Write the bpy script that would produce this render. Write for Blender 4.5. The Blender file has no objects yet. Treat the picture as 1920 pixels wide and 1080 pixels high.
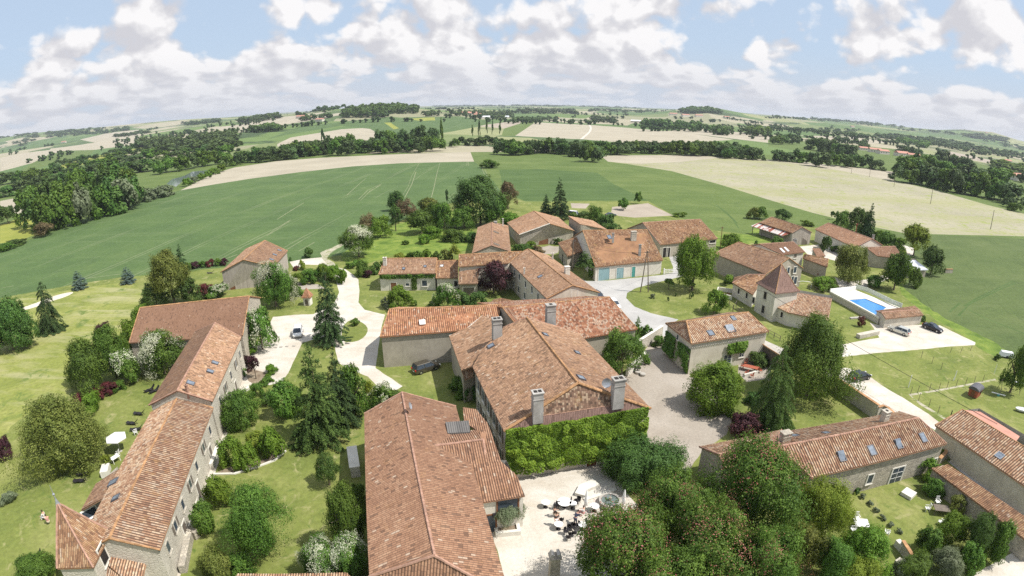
import bpy, math, random
import numpy as np
from mathutils import Vector, Matrix, geometry
random.seed(7); rng = np.random.default_rng(7)
sc = bpy.context.scene
col = sc.collection
R = math.radians

# ------------------------------------------------------------ camera
# drone camera: wide lens whose mapping measured from the horizon and plumb lines is r = 2 f tan(theta/2)
CH = 40.0; PITCH = 0.3308; FPX = 1026.0
cam = bpy.data.cameras.new('camera'); cam_o = bpy.data.objects.new('camera', cam); col.objects.link(cam_o)
cam_o.location = (0, 0, CH); cam_o.rotation_euler = (math.pi/2 - PITCH, 0, 0)
cam.type = 'PANO'; cam.sensor_width = 36; cam.sensor_fit = 'HORIZONTAL'
cam.clip_start = 0.5; cam.clip_end = 40000
cc = cam if hasattr(cam, 'fisheye_polynomial_k0') else cam.cycles
cc.panorama_type = 'FISHEYE_LENS_POLYNOMIAL'
cc.fisheye_fov = math.pi
cc.fisheye_polynomial_k0 = 0.0
cc.fisheye_polynomial_k1 = -5.19564214e-02
cc.fisheye_polynomial_k2 = -1.27208089e-05
cc.fisheye_polynomial_k3 = 1.38611021e-05
cc.fisheye_polynomial_k4 = -1.58914188e-07
sc.camera = cam_o

# ------------------------------------------------------------ sun, sky, exposure
SUN_EL = R(56); SUN_AZ = R(-14)          # azimuth measured from +X (east) towards +Y
sd = Vector((math.cos(SUN_EL)*math.cos(SUN_AZ), math.cos(SUN_EL)*math.sin(SUN_AZ), math.sin(SUN_EL)))
sun = bpy.data.lights.new('sun', 'SUN'); sun.energy = 4.9; sun.angle = R(0.53); sun.color = (1, 0.96, 0.9)
sun_o = bpy.data.objects.new('sun', sun); col.objects.link(sun_o)
sun_o.rotation_euler = sd.to_track_quat('Z', 'Y').to_euler()
sc.view_settings.view_transform = 'Standard'; sc.view_settings.look = 'None'
sc.view_settings.exposure = 0.33; sc.view_settings.gamma = 1

def ray(px, py):
    u = px-960.; v = 540.-py; r = math.hypot(u, v)+1e-9
    th = 2*math.atan(r/(2*FPX)); X = math.sin(th)*u/r; Y = math.sin(th)*v/r; Z = math.cos(th)
    return Vector((X, Z*math.cos(PITCH)+Y*math.sin(PITCH), Y*math.cos(PITCH)-Z*math.sin(PITCH)))

world = bpy.data.worlds.new('World'); sc.world = world; world.use_nodes = True
def build_sky():
    nt = world.node_tree; nt.nodes.clear(); N = nt.nodes.new; L = nt.links.new
    out = N('ShaderNodeOutputWorld'); bg = N('ShaderNodeBackground'); bg.inputs['Strength'].default_value = 0.105
    L(bg.outputs[0], out.inputs[0])
    sky = N('ShaderNodeTexSky'); sky.sky_type = 'NISHITA'; sky.sun_disc = False
    sky.sun_elevation = SUN_EL; sky.sun_rotation = R(90)-SUN_AZ; sky.air_density = 1.0; sky.dust_density = 1.2; sky.ozone_density = 1.2
    tc = N('ShaderNodeTexCoord'); sep = N('ShaderNodeSeparateXYZ'); L(tc.outputs['Generated'], sep.inputs[0])
    def M(op, a, b=None, c=None):
        m = N('ShaderNodeMath'); m.operation = op
        for i, v in enumerate((a, b, c)):
            if v is None: continue
            if isinstance(v, (int, float)): m.inputs[i].default_value = v
            else: L(v, m.inputs[i])
        return m.outputs[0]
    az = M('ARCTAN2', sep.outputs[0], sep.outputs[1]); el = M('ARCSINE', sep.outputs[2])
    elp = M('MAXIMUM', el, 0.0)
    # cloud decks flatten towards the horizon: stretch elevation there
    ew = M('LOGARITHM', M('ADD', elp, 0.05), 2.718)          # ln(el+.05)
    def combo(dx, de):
        cx = N('ShaderNodeCombineXYZ'); L(M('ADD', az, dx), cx.inputs[0])
        L(M('MULTIPLY', M('ADD', ew, de), 0.25), cx.inputs[1]); cx.inputs[2].default_value = 3.7
        return cx.outputs[0]
    def fbm(vec, scale, detail=7, rough=0.55, dist=0.0):
        n = N('ShaderNodeTexNoise'); n.noise_dimensions = '2D'; n.inputs['Scale'].default_value = scale; n.inputs['Detail'].default_value = detail
        n.inputs['Roughness'].default_value = rough; n.inputs['Distortion'].default_value = dist; L(vec, n.inputs['Vector']); return n.outputs[0]
    def billow(vec, scale):
        o = None
        for k_, w_ in ((1, .65), (2.3, .35)):
            v = N('ShaderNodeTexVoronoi'); v.feature = 'F1'; v.voronoi_dimensions = '2D'; v.inputs['Scale'].default_value = scale*k_; L(vec, v.inputs['Vector'])
            d_ = M('MULTIPLY', v.outputs['Distance'], w_); o = d_ if o is None else M('ADD', o, d_)
        return o
    def warp(vec):
        n = N('ShaderNodeTexNoise'); n.noise_dimensions = '2D'; n.inputs['Scale'].default_value = 14; n.inputs['Detail'].default_value = 3; L(vec, n.inputs['Vector'])
        s = N('ShaderNodeVectorMath'); s.operation = 'MULTIPLY_ADD'; L(n.outputs['Color'], s.inputs[0]); s.inputs[1].default_value = (.045,)*3; L(vec, s.inputs[2]); return s.outputs[0]
    p0 = combo(0, 0); p1 = combo(0.022, 0.14)
    def dens(p):
        w = warp(p)
        return M('ADD', fbm(p, 5.5, 7, 0.58), M('MULTIPLY', M('SUBTRACT', 0.42, billow(w, 15)), 0.5))
    n0 = dens(p0); n1 = dens(p1)
    blobs = [  # pixel x, y, radii, amount: cumulus banks (+) and blue openings (-)
        (95,95,75,60,.20),(285,70,85,70,.22),(480,120,190,45,.16),(700,85,60,45,.18),(830,50,110,65,.22),(1020,85,120,65,.22),
        (1250,25,140,35,.24),(1200,110,90,50,.14),(1455,85,50,50,.2),(1640,70,120,50,.2),(1860,50,100,55,.24),(560,15,70,28,.16),
        (1850,200,120,30,.12),(150,190,160,40,.15),
        (150,15,110,40,-.22),(20,60,50,60,-.16),(410,50,60,55,-.26),(590,70,60,32,-.16),(925,25,32,45,-.18),(1110,30,45,28,-.16),(1340,85,62,45,-.24),
        (1500,30,60,40,-.2),(1545,110,38,40,-.2),(1400,35,60,35,-.18),(1700,135,55,45,-.16),(1890,160,50,35,-.2),(1180,195,60,25,-.08)]
    pv = N('ShaderNodeCombineXYZ'); L(az, pv.inputs[0]); L(el, pv.inputs[1])
    cov = None
    for (px, py, rx, ry, amp) in blobs:
        d = ray(px, py); a0 = math.atan2(d.x, d.y); e0 = math.asin(max(-1, min(1, d.z)))
        th = 2*math.atan(math.hypot(px-960, py-540)/(2*FPX)); k = FPX/math.cos(th/2)**2
        ax = 1.75*rx/k/math.cos(e0); ay = 1.75*ry/k
        ma = N('ShaderNodeVectorMath'); ma.operation = 'MULTIPLY_ADD'; L(pv.outputs[0], ma.inputs[0]); ma.inputs[1].default_value = (1/ax, 1/ay, 0); ma.inputs[2].default_value = (-a0/ax, -e0/ay, 0)
        ln = N('ShaderNodeVectorMath'); ln.operation = 'LENGTH'; L(ma.outputs[0], ln.inputs[0])
        g = N('ShaderNodeMapRange'); g.interpolation_type = 'SMOOTHSTEP'; L(ln.outputs['Value'], g.inputs[0])
        for i_, v_ in enumerate((0, 1, amp, 0)): g.inputs[i_+1].default_value = v_
        cov = g.outputs[0] if cov is None else M('ADD', cov, g.outputs[0])
    low = M('MULTIPLY', M('SUBTRACT', 0.12, elp), 1.1)
    tot = M('ADD', M('ADD', n0, cov), M('MAXIMUM', low, -0.03))
    mr = N('ShaderNodeMapRange'); mr.interpolation_type = 'SMOOTHSTEP'; L(tot, mr.inputs[0]); mr.inputs[1].default_value = 0.40; mr.inputs[2].default_value = 0.60
    alpha = mr.outputs[0]
    # light side / shaded base of each billow, thick banks greyer underneath
    lit = N('ShaderNodeMapRange'); L(M('SUBTRACT', n0, n1), lit.inputs[0]); lit.inputs[1].default_value = -0.15; lit.inputs[2].default_value = 0.16
    thick = N('ShaderNodeMapRange'); L(tot, thick.inputs[0]); thick.inputs[1].default_value = 0.7; thick.inputs[2].default_value = 1.0; thick.inputs[3].default_value = 0.0; thick.inputs[4].default_value = 0.4
    lv = M('SUBTRACT', lit.outputs[0], thick.outputs[0])
    cr = N('ShaderNodeValToRGB'); L(lv, cr.inputs[0]); e = cr.color_ramp.elements
    e[0].position = 0.0; e[0].color = (5.0, 5.0, 5.35, 1); e[1].position = 0.75; e[1].color = (7.4, 7.3, 7.35, 1)
    m = e.new(0.38); m.color = (5.9, 5.85, 6.05, 1)
    # blue of the sky
    tint = N('ShaderNodeMixRGB'); tint.blend_type = 'MIX'; tint.inputs[0].default_value = 0.8; L(sky.outputs[0], tint.inputs[1]); tint.inputs[2].default_value = (4.2, 5.2, 6.6, 1)
    mix = N('ShaderNodeMixRGB'); L(alpha, mix.inputs[0]); L(tint.outputs[0], mix.inputs[1]); L(cr.outputs[0], mix.inputs[2])
    # pale air low over the horizon
    hz = N('ShaderNodeMapRange'); L(elp, hz.inputs[0]); hz.inputs[1].default_value = 0.0; hz.inputs[2].default_value = 0.12; hz.inputs[3].default_value = 0.7; hz.inputs[4].default_value = 0.0; hz.interpolation_type = 'SMOOTHSTEP'
    mix2 = N('ShaderNodeMixRGB'); L(hz.outputs[0], mix2.inputs[0]); L(mix.outputs[0], mix2.inputs[1]); mix2.inputs[2].default_value = (4.9, 5.1, 5.65, 1)
    # the lower half of the sphere stays the plain sky
    dn = M('GREATER_THAN', el, -0.03)
    mix3 = N('ShaderNodeMixRGB'); L(dn, mix3.inputs[0]); L(sky.outputs[0], mix3.inputs[1]); L(mix2.outputs[0], mix3.inputs[2])
    L(mix3.outputs[0], bg.inputs['Color'])
build_sky()
world.cycles.sampling_method = 'MANUAL'; world.cycles.sample_map_resolution = 256
sc.cycles.max_bounces = 5; sc.cycles.diffuse_bounces = 2; sc.cycles.glossy_bounces = 2; sc.cycles.transmission_bounces = 3; sc.cycles.transparent_max_bounces = 4; sc.cycles.volume_bounces = 0
sc.cycles.use_denoising = False

# ------------------------------------------------------------ tagging and mesh helpers
def tag(o, label=None, cat=None, group=None, kind=None):
    if label: o['label'] = label
    if cat: o['category'] = cat
    if group: o['group'] = group
    if kind: o['kind'] = kind
    return o
def empty(name, loc, rz=0.0, label=None, cat=None, group=None):
    o = bpy.data.objects.new(name, None); col.objects.link(o); o.location = loc; o.rotation_euler = (0, 0, rz)
    o.empty_display_size = 0.3
    return tag(o, label, cat, group)
def mesh_np(name, verts, faces, uvs=None, smooth=False, attr=None, mats=None):
    """faces: (n,4) or (n,3) numpy array, or list of tuples"""
    me = bpy.data.meshes.new(name)
    if isinstance(faces, np.ndarray) and len(faces):
        v = np.asarray(verts, np.float32); f = faces.astype(np.int32); k = f.shape[1]
        me.vertices.add(len(v)); me.vertices.foreach_set('co', v.ravel())
        me.loops.add(f.size); me.loops.foreach_set('vertex_index', f.ravel())
        me.polygons.add(len(f)); me.polygons.foreach_set('loop_start', np.arange(0, f.size, k, dtype=np.int32))
        me.update(calc_edges=True)
    else:
        me.from_pydata([tuple(p) for p in verts], [], [tuple(f) for f in faces]); me.update()
    if uvs is not None:
        uv = me.uv_layers.new(name='UVMap'); uv.data.foreach_set('uv', np.asarray(uvs, np.float32).ravel())
    if attr is not None:
        a = me.attributes.new('tint', 'FLOAT', 'FACE'); a.data.foreach_set('value', np.asarray(attr, np.float32))
    if smooth:
        me.polygons.foreach_set('use_smooth', np.ones(len(me.polygons), bool))
    for m in (mats or []): me.materials.append(m)
    return me
def obj(name, me, parent=None, loc=None):
    o = bpy.data.objects.new(name, me); col.objects.link(o)
    if parent: o.parent = parent
    if loc is not None: o.location = loc
    return o
class MB:
    """collects shapes into ONE mesh"""
    def __init__(s): s.v = []; s.f = []; s.mi = []
    def add(s, vs, fs, mi=0):
        b = len(s.v); s.v += [tuple(v) for v in vs]; s.f += [tuple(b+i for i in f) for f in fs]; s.mi += [mi]*len(fs); return s
    def box(s, c, size, rz=0.0, M=None, mi=0, taper=1.0):
        x, y, z = size[0]/2, size[1]/2, size[2]/2
        vs = [Vector((sx*x*(taper if sz > 0 else 1), sy*y*(taper if sz > 0 else 1), sz*z)) for sz in (-1, 1) for sy in (-1, 1) for sx in (-1, 1)]
        m = M or Matrix.Rotation(rz, 3, 'Z'); vs = [m @ v + Vector(c) for v in vs]
        return s.add(vs, [(0,2,3,1),(4,5,7,6),(0,1,5,4),(2,6,7,3),(0,4,6,2),(1,3,7,5)], mi)
    def tube(s, pts, r, n=8, mi=0, cap=True):
        pts = [Vector(p) for p in pts]; rr = r if isinstance(r, (list, tuple)) else [r]*len(pts)
        rings = []; b = len(s.v)
        for i, p in enumerate(pts):
            d = (pts[min(i+1, len(pts)-1)]-pts[max(i-1, 0)]).normalized()
            a = d.cross(Vector((0, 0, 1)) if abs(d.z) < .9 else Vector((1, 0, 0))).normalized(); c = d.cross(a)
            for k in range(n):
                t = 2*math.pi*k/n; s.v.append(tuple(p+(a*math.cos(t)+c*math.sin(t))*rr[i]))
        for i in range(len(pts)-1):
            for k in range(n):
                s.f.append((b+i*n+k, b+i*n+(k+1) % n, b+(i+1)*n+(k+1) % n, b+(i+1)*n+k)); s.mi.append(mi)
        if cap:
            s.f.append(tuple(b+k for k in range(n))[::-1]); s.f.append(tuple(b+(len(pts)-1)*n+k for k in range(n))); s.mi += [mi, mi]
        return s
    def lathe(s, prof, n=16, c=(0, 0, 0), mi=0):
        b = len(s.v)
        for (r, z) in prof:
            for k in range(n):
                t = 2*math.pi*k/n; s.v.append((c[0]+r*math.cos(t), c[1]+r*math.sin(t), c[2]+z))
        for i in range(len(prof)-1):
            for k in range(n):
                s.f.append((b+i*n+k, b+i*n+(k+1) % n, b+(i+1)*n+(k+1) % n, b+(i+1)*n+k)); s.mi.append(mi)
        return s
    def prism(s, poly, z0, z1, mi=0):
        n = len(poly); vs = [(x, y, z0) for x, y in poly]+[(x, y, z1) for x, y in poly]
        return s.add(vs, [tuple(range(n))[::-1], tuple(range(n, 2*n))]+[(i, (i+1) % n, n+(i+1) % n, n+i) for i in range(n)], mi)
    def build(s, name, mats, parent=None, smooth=False, loc=None):
        me = bpy.data.meshes.new(name); me.from_pydata(s.v, [], s.f)
        for m in (mats if isinstance(mats, (list, tuple)) else [mats]): me.materials.append(m)
        if any(s.mi): me.polygons.foreach_set('material_index', s.mi)
        if smooth: me.polygons.foreach_set('use_smooth', np.ones(len(me.polygons), bool))
        me.update(); return obj(name, me, parent, loc)
def copy_tree(o, parent=None):
    c = o.copy(); col.objects.link(c)
    if parent: c.parent = parent
    for ch in list(o.children): copy_tree(ch, c)
    return c

# ------------------------------------------------------------ terrain height
HILLS = [  # azimuth, distance, height, radial radius, lateral radius
    (-13.5, 1650, 40, 420, 300), (-21, 2500, 26, 700, 500), (-6, 2600, 12, 500, 500), (19.3, 2700, 46, 420, 170), (26, 3100, 26, 600, 500), (45.4, 4300, 52, 600, 260),
    (36, 4600, 26, 900, 1300), (-42, 4200, 34, 700, 900), (-33, 3800, 20, 700, 500), (-49, 4800, 52, 900, 500), (4, 5200, 12, 900, 900), (50, 5200, 22, 900, 500), (-28, 5200, 14, 800, 900)]
HC = [(d*math.sin(R(a)), d*math.cos(R(a)), math.sin(R(a)), math.cos(R(a)), h, rr, rl) for a, d, h, rr, rl in HILLS]
def ground_z(x, y):
    x = np.asarray(x, float); y = np.asarray(y, float); r = np.hypot(x, y)
    s = np.clip((r-600)/700, 0, 1); s = s*s*(3-2*s)
    z = s*(3*np.sin(x*.0021+1)*np.sin(y*.0017+2)+2.2*np.sin(x*.0051+y*.0032)+1.8*np.sin(y*.0071-x*.002)) + 40*np.clip((r-1500)/6500, 0, 1)**1.1
    for cx, cy, sx, cyy, h, rr, rl in HC:
        dx = x-cx; dy = y-cy; a = dx*sx+dy*cyy; b = dx*cyy-dy*sx
        z = z+h*np.exp(-(a/rr)**2-(b/rl)**2)*np.clip((r-600)/500, 0, 1)
    return z
def G(px, py, z=None):
    """surveyed position: where the camera station's sight line through this bearing meets height z (or the terrain)"""
    d = ray(px, py)
    if z is not None:
        t = (CH-z)/-d.z; return Vector((d.x*t, d.y*t, z))
    if d.z < -0.0005:
        t = CH/-d.z
        if math.hypot(d.x*t, d.y*t) < 600: return Vector((d.x*t, d.y*t, 0))
    t = 500.; 
    while t < 9500:
        if CH+d.z*t < float(ground_z(d.x*t, d.y*t)): break
        t *= 1.01
    x, y = d.x*t, d.y*t
    return Vector((x, y, float(ground_z(x, y))))
def hgt(b, t):
    g = G(*b); d = ray(*t); return CH+d.z*math.hypot(g.x, g.y)/math.hypot(d.x, d.y)-g.z
def mpp(p):
    """metres per photo pixel at a point"""
    p = Vector(p)-Vector((0, 0, CH)); d = p.length
    ca = p.normalized().dot(Vector((0, math.cos(PITCH), -math.sin(PITCH)))); th = math.acos(max(-1, min(1, ca)))
    return d*math.cos(th/2)**2/FPX
# ------------------------------------------------------------ materials
def newmat(name):
    m = bpy.data.materials.new(name); m.use_nodes = True; nt = m.node_tree; nt.nodes.clear()
    out = nt.nodes.new('ShaderNodeOutputMaterial'); b = nt.nodes.new('ShaderNodeBsdfPrincipled'); nt.links.new(b.outputs[0], out.inputs[0])
    b.inputs['Roughness'].default_value = 0.85
    try: b.inputs['Specular IOR Level'].default_value = 0.25
    except Exception: pass
    return m, nt, b
class NT:
    def __init__(s, nt): s.nt = nt
    def N(s, t, **k):
        n = s.nt.nodes.new(t)
        for a, v in k.items(): setattr(n, a, v)
        return n
    def L(s, a, b): s.nt.links.new(a, b)
    def math(s, op, a, b=None, c=None):
        m = s.N('ShaderNodeMath', operation=op)
        for i, v in enumerate((a, b, c)):
            if v is None: continue
            if isinstance(v, (int, float)): m.inputs[i].default_value = v
            else: s.L(v, m.inputs[i])
        return m.outputs[0]
    def noise(s, vec, scale, detail=4, rough=0.55, dist=0):
        n = s.N('ShaderNodeTexNoise'); n.inputs['Scale'].default_value = scale; n.inputs['Detail'].default_value = detail; n.inputs['Roughness'].default_value = rough; n.inputs['Distortion'].default_value = dist
        if vec is not None: s.L(vec, n.inputs['Vector'])
        return n.outputs[0]
    def ramp(s, fac, stops, interp='LINEAR'):
        r = s.N('ShaderNodeValToRGB'); s.L(fac, r.inputs[0]); e = r.color_ramp.elements; r.color_ramp.interpolation = interp
        while len(e) > 1: e.remove(e[0])
        e[0].position = stops[0][0]; e[0].color = (*stops[0][1], 1)
        for p, c in stops[1:]: e.new(p).color = (*c, 1)
        return r.outputs[0]
    def mix(s, fac, a, b, mode='MIX'):
        m = s.N('ShaderNodeMixRGB', blend_type=mode)
        for i, v in ((0, fac), (1, a), (2, b)):
            if isinstance(v, (int, float)): m.inputs[i].default_value = v
            elif isinstance(v, tuple): m.inputs[i].default_value = (*v, 1)
            else: s.L(v, m.inputs[i])
        return m.outputs[0]
    def rng(s, v, a, b, c=0., d=1.):
        m = s.N('ShaderNodeMapRange'); s.L(v, m.inputs[0])
        for i, x in enumerate((a, b, c, d)): m.inputs[i+1].default_value = x
        return m.outputs[0]
    def bump(s, h, bsdf, strength=0.5, dist=0.05):
        b = s.N('ShaderNodeBump'); b.inputs['Strength'].default_value = strength; b.inputs['Distance'].default_value = dist; s.L(h, b.inputs['Height']); s.L(b.outputs[0], bsdf.inputs['Normal'])
    def scaled(s, vec, sx, sy, sz, rot=0):
        m = s.N('ShaderNodeMapping'); m.inputs['Scale'].default_value = (sx, sy, sz); m.inputs['Rotation'].default_value = (0, 0, rot); s.L(vec, m.inputs[0]); return m.outputs[0]
def plain(name, c, rough=0.6, metal=0.0, var=0.12, scale=3.0, bump=0.0):
    m, nt, b = newmat(name); g = NT(nt); tc = g.N('ShaderNodeTexCoord').outputs['Object']
    n = g.noise(tc, scale, 5); lo = tuple(x*(1-var) for x in c); hi = tuple(min(1, x*(1+var)) for x in c)
    g.L(g.ramp(n, [(0.3, lo), (0.7, hi)]), b.inputs['Base Color']); b.inputs['Roughness'].default_value = rough; b.inputs['Metallic'].default_value = metal
    if bump: g.bump(n, b, bump)
    return m
def ground_mat(name, stops, scale=0.15, fine=3.0, fine_amt=0.35, rows=None, spots=None, streak=None, bump=0.4, tram=None):
    """stops: colour ramp over a broad noise; rows=(angle, period_m, amount) drilled lines; spots=(colour, scale, lo, hi) weeds or worn places"""
    m, nt, b = newmat(name); g = NT(nt); tc = g.N('ShaderNodeTexCoord').outputs['Object']
    n = g.noise(tc, scale, 7, 0.6, 0.4)
    c = g.ramp(n, stops)
    f = g.noise(tc, fine, 6, 0.7)
    c = g.mix(fine_amt, c, g.ramp(f, [(0.3, (0.35,)*3), (0.7, (0.65,)*3)]), 'OVERLAY')
    if streak:
        ang, sx, sy, colr, lo, hi = streak
        s_ = g.noise(g.scaled(tc, sx, sy, 1, ang), 1.0, 5, 0.6, 0.8); c = g.mix(g.rng(s_, lo, hi, 0, 0.75), c, colr)
    if rows:
        ang, per, amt = rows; w = g.N('ShaderNodeTexWave', wave_type='BANDS', bands_direction='X'); g.L(g.scaled(tc, 1, 1, 1, ang), w.inputs['Vector'])
        w.inputs['Scale'].default_value = 0.314/per; w.inputs['Distortion'].default_value = 1.2; w.inputs['Detail'].default_value = 2; w.inputs['Detail Scale'].default_value = 0.3
        c = g.mix(amt, c, g.ramp(w.outputs[0], [(0.2, (0.3,)*3), (0.8, (0.7,)*3)]), 'OVERLAY')
    if spots:
        for (sc_, scl, lo, hi) in spots:
            s2 = g.noise(g.scaled(tc, 1, 1, 1), scl, 8, 0.65, 1.0); c = g.mix(g.rng(s2, lo, hi), c, sc_)
    if tram:
        ang, sp_, colr, amt = tram; sx = g.N('ShaderNodeSeparateXYZ'); g.L(g.scaled(tc, 1, 1, 1, R(ang)), sx.inputs[0]); wob = g.math('MULTIPLY', g.noise(tc, 0.015, 2), 6.0)
        mm = g.math('MULTIPLY', g.math('SUBTRACT', g.math('FRACT', g.math('DIVIDE', g.math('ADD', sx.outputs[0], wob), sp_)), 0.5), sp_); d2 = g.math('ABSOLUTE', g.math('SUBTRACT', g.math('ABSOLUTE', mm), 0.95))
        msk = g.math('MULTIPLY', g.rng(d2, 0.12, 0.3, 1, 0), g.rng(g.noise(g.scaled(tc, 1, .12, 1, R(ang)), 0.12, 4), 0.44, 0.62)); c = g.mix(g.math('MULTIPLY', msk, amt), c, colr)
    g.L(c, b.inputs['Base Color']); b.inputs['Roughness'].default_value = 0.95
    g.bump(f, b, bump, 0.12)
    return m
def roof_mat(name, pal, patch=None, lichen=(0.42, 0.24, 0.05), lich=0.35, course=0.4, contrast=1.0, pale=0.04, chan=0.72):
    """pal: five tile colours; UV is (rib number, metres down the slope)"""
    m, nt, b = newmat(name); g = NT(nt); uv = g.N('ShaderNodeUVMap').outputs[0]; obj_ = g.N('ShaderNodeTexCoord').outputs['Object']
    sp = g.N('ShaderNodeSeparateXYZ'); g.L(uv, sp.inputs[0])
    ui = g.math('FLOOR', sp.outputs[0]); wn0 = g.N('ShaderNodeTexWhiteNoise', noise_dimensions='1D'); g.L(ui, wn0.inputs['W'])
    v = g.math('ADD', g.math('DIVIDE', sp.outputs[1], course), g.math('MULTIPLY', wn0.outputs[0], 1.0)); vi = g.math('FLOOR', v)
    cb = g.N('ShaderNodeCombineXYZ'); g.L(ui, cb.inputs[0]); g.L(vi, cb.inputs[1])
    wn = g.N('ShaderNodeTexWhiteNoise', noise_dimensions='2D'); g.L(cb.outputs[0], wn.inputs['Vector'])
    big = g.noise(obj_, 0.35, 5, 0.6, 0.5)
    f = g.math('ADD', g.math('MULTIPLY', wn.outputs[0], 0.46*contrast), g.math('MULTIPLY', big, 0.7))
    f = g.math('ADD', g.math('SUBTRACT', f, 0.23*contrast-0.15+0.06), g.math('MULTIPLY', wn0.outputs[0], 0.12))
    st = [(i/(len(pal)-1)*0.8+0.1, c) for i, c in enumerate(pal)]
    c = g.ramp(f, st)
    wn2 = g.N('ShaderNodeTexWhiteNoise', noise_dimensions='3D'); cb2 = g.N('ShaderNodeCombineXYZ'); g.L(ui, cb2.inputs[0]); g.L(vi, cb2.inputs[1]); cb2.inputs[2].default_value = 7.3; g.L(cb2.outputs[0], wn2.inputs['Vector'])
    c = g.mix(g.math('MULTIPLY', g.rng(wn2.outputs[0], 1-pale, 1-pale+0.01), 0.7), c, (0.52, 0.42, 0.32))     # pale replaced tiles
    c = g.mix(g.math('MULTIPLY', g.math('LESS_THAN', wn2.outputs[0], 0.06), 0.6), c, (0.09, 0.055, 0.04))
    # tile lap: thin dark line across each course, rib shading painted as darker colour in the channels
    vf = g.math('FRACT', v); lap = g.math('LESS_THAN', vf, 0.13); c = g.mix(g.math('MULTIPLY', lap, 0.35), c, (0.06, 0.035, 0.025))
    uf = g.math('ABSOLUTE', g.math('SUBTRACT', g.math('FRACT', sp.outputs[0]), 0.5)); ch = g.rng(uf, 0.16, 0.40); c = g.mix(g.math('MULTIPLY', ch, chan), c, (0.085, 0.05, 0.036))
    li = g.noise(obj_, 0.9, 8, 0.7); c = g.mix(g.math('MULTIPLY', g.rng(li, 0.55, 0.72), lich), c, lichen)
    if patch: c = g.mix(g.math('MULTIPLY', g.rng(g.noise(obj_, 0.22, 4, .5, 1), 0.5, 0.62), patch[1]), c, patch[0], 'MULTIPLY')
    gr = g.noise(obj_, 14, 4, 0.7); c = g.mix(0.5, c, g.ramp(gr, [(0.3, (0.38,)*3), (0.7, (0.62,)*3)]), 'OVERLAY')
    g.L(c, b.inputs['Base Color']); b.inputs['Roughness'].default_value = 0.9
    hb = g.math('ADD', g.math('MULTIPLY', wn.outputs[0], 1.0), g.math('MULTIPLY', vf, 1.2))
    g.bump(hb, b, 0.55, 0.03)
    return m
def wall_mat(name, base, dark, stone=0.0, scale=1.6):
    m, nt, b = newmat(name); g = NT(nt); tc = g.N('ShaderNodeTexCoord').outputs['Object']
    n = g.noise(tc, 0.6, 8, 0.65, 0.5); c = g.ramp(n, [(0.3, dark), (0.62, base)])
    st = g.noise(g.scaled(tc, 1.6, 1.6, 0.25), 1.0, 6, 0.7); c = g.mix(g.math('MULTIPLY', g.rng(st, 0.5, 0.75), 0.5), c, tuple(x*0.62 for x in base))
    if stone:
        v = g.N('ShaderNodeTexVoronoi', feature='F1'); v.inputs['Scale'].default_value = scale*2; g.L(g.scaled(tc, 1, 1, 1.8), v.inputs['Vector'])
        ve = g.N('ShaderNodeTexVoronoi', feature='DISTANCE_TO_EDGE'); ve.inputs['Scale'].default_value = scale*2; g.L(g.scaled(tc, 1, 1, 1.8), ve.inputs['Vector'])
        sr = g.N('ShaderNodeSeparateColor'); g.L(v.outputs['Color'], sr.inputs[0]); c = g.mix(stone*0.6, c, g.ramp(sr.outputs[0], [(0, (.3, .3, .3)), (1, (.7, .68, .64))]), 'OVERLAY'); e = g.rng(ve.outputs[0], 0.0, 0.08, 1, 0)
        c = g.mix(g.math('MULTIPLY', e, stone*0.7), c, tuple(x*0.5 for x in base)); g.bump(g.rng(ve.outputs[0], 0, 0.12), b, 0.7, 0.04)
    else:
        g.bump(g.noise(tc, 9, 5, 0.7), b, 0.35, 0.03)
    g.L(c, b.inputs['Base Color']); b.inputs['Roughness'].default_value = 0.92
    return m
def leaf_mat(name, c0, c1, c2, trans=0.35, rough=0.6):
    m, nt, b = newmat(name); g = NT(nt); at = g.N('ShaderNodeAttribute', attribute_name='tint'); geo = g.N('ShaderNodeNewGeometry'); oi = g.N('ShaderNodeObjectInfo')
    f = g.math('ADD', g.math('MULTIPLY', at.outputs['Fac'], 0.65), g.math('MULTIPLY', geo.outputs['Random Per Island'], 0.35))
    c = g.ramp(f, [(0.12, c0), (0.5, c1), (0.9, c2)])
    hs = g.N('ShaderNodeHueSaturation'); g.L(c, hs.inputs['Color']); hs.inputs['Saturation'].default_value = 1.0
    g.L(g.math('ADD', 0.485, g.math('MULTIPLY', oi.outputs['Random'], 0.03)), hs.inputs['Hue']); g.L(g.math('ADD', 0.85, g.math('MULTIPLY', oi.outputs['Random'], 0.3)), hs.inputs['Value'])
    g.L(hs.outputs[0], b.inputs['Base Color']); b.inputs['Roughness'].default_value = rough
    tr = g.N('ShaderNodeBsdfTranslucent'); tcol = g.mix(0.5, hs.outputs[0], (0.14, 0.2, 0.02)); g.L(tcol, tr.inputs['Color'])
    ms = g.N('ShaderNodeMixShader'); ms.inputs[0].default_value = trans; g.L(b.outputs[0], ms.inputs[1]); g.L(tr.outputs[0], ms.inputs[2])
    out = [n for n in nt.nodes if n.type == 'OUTPUT_MATERIAL'][0]; g.L(ms.outputs[0], out.inputs[0])
    return m
MT = {}
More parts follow.
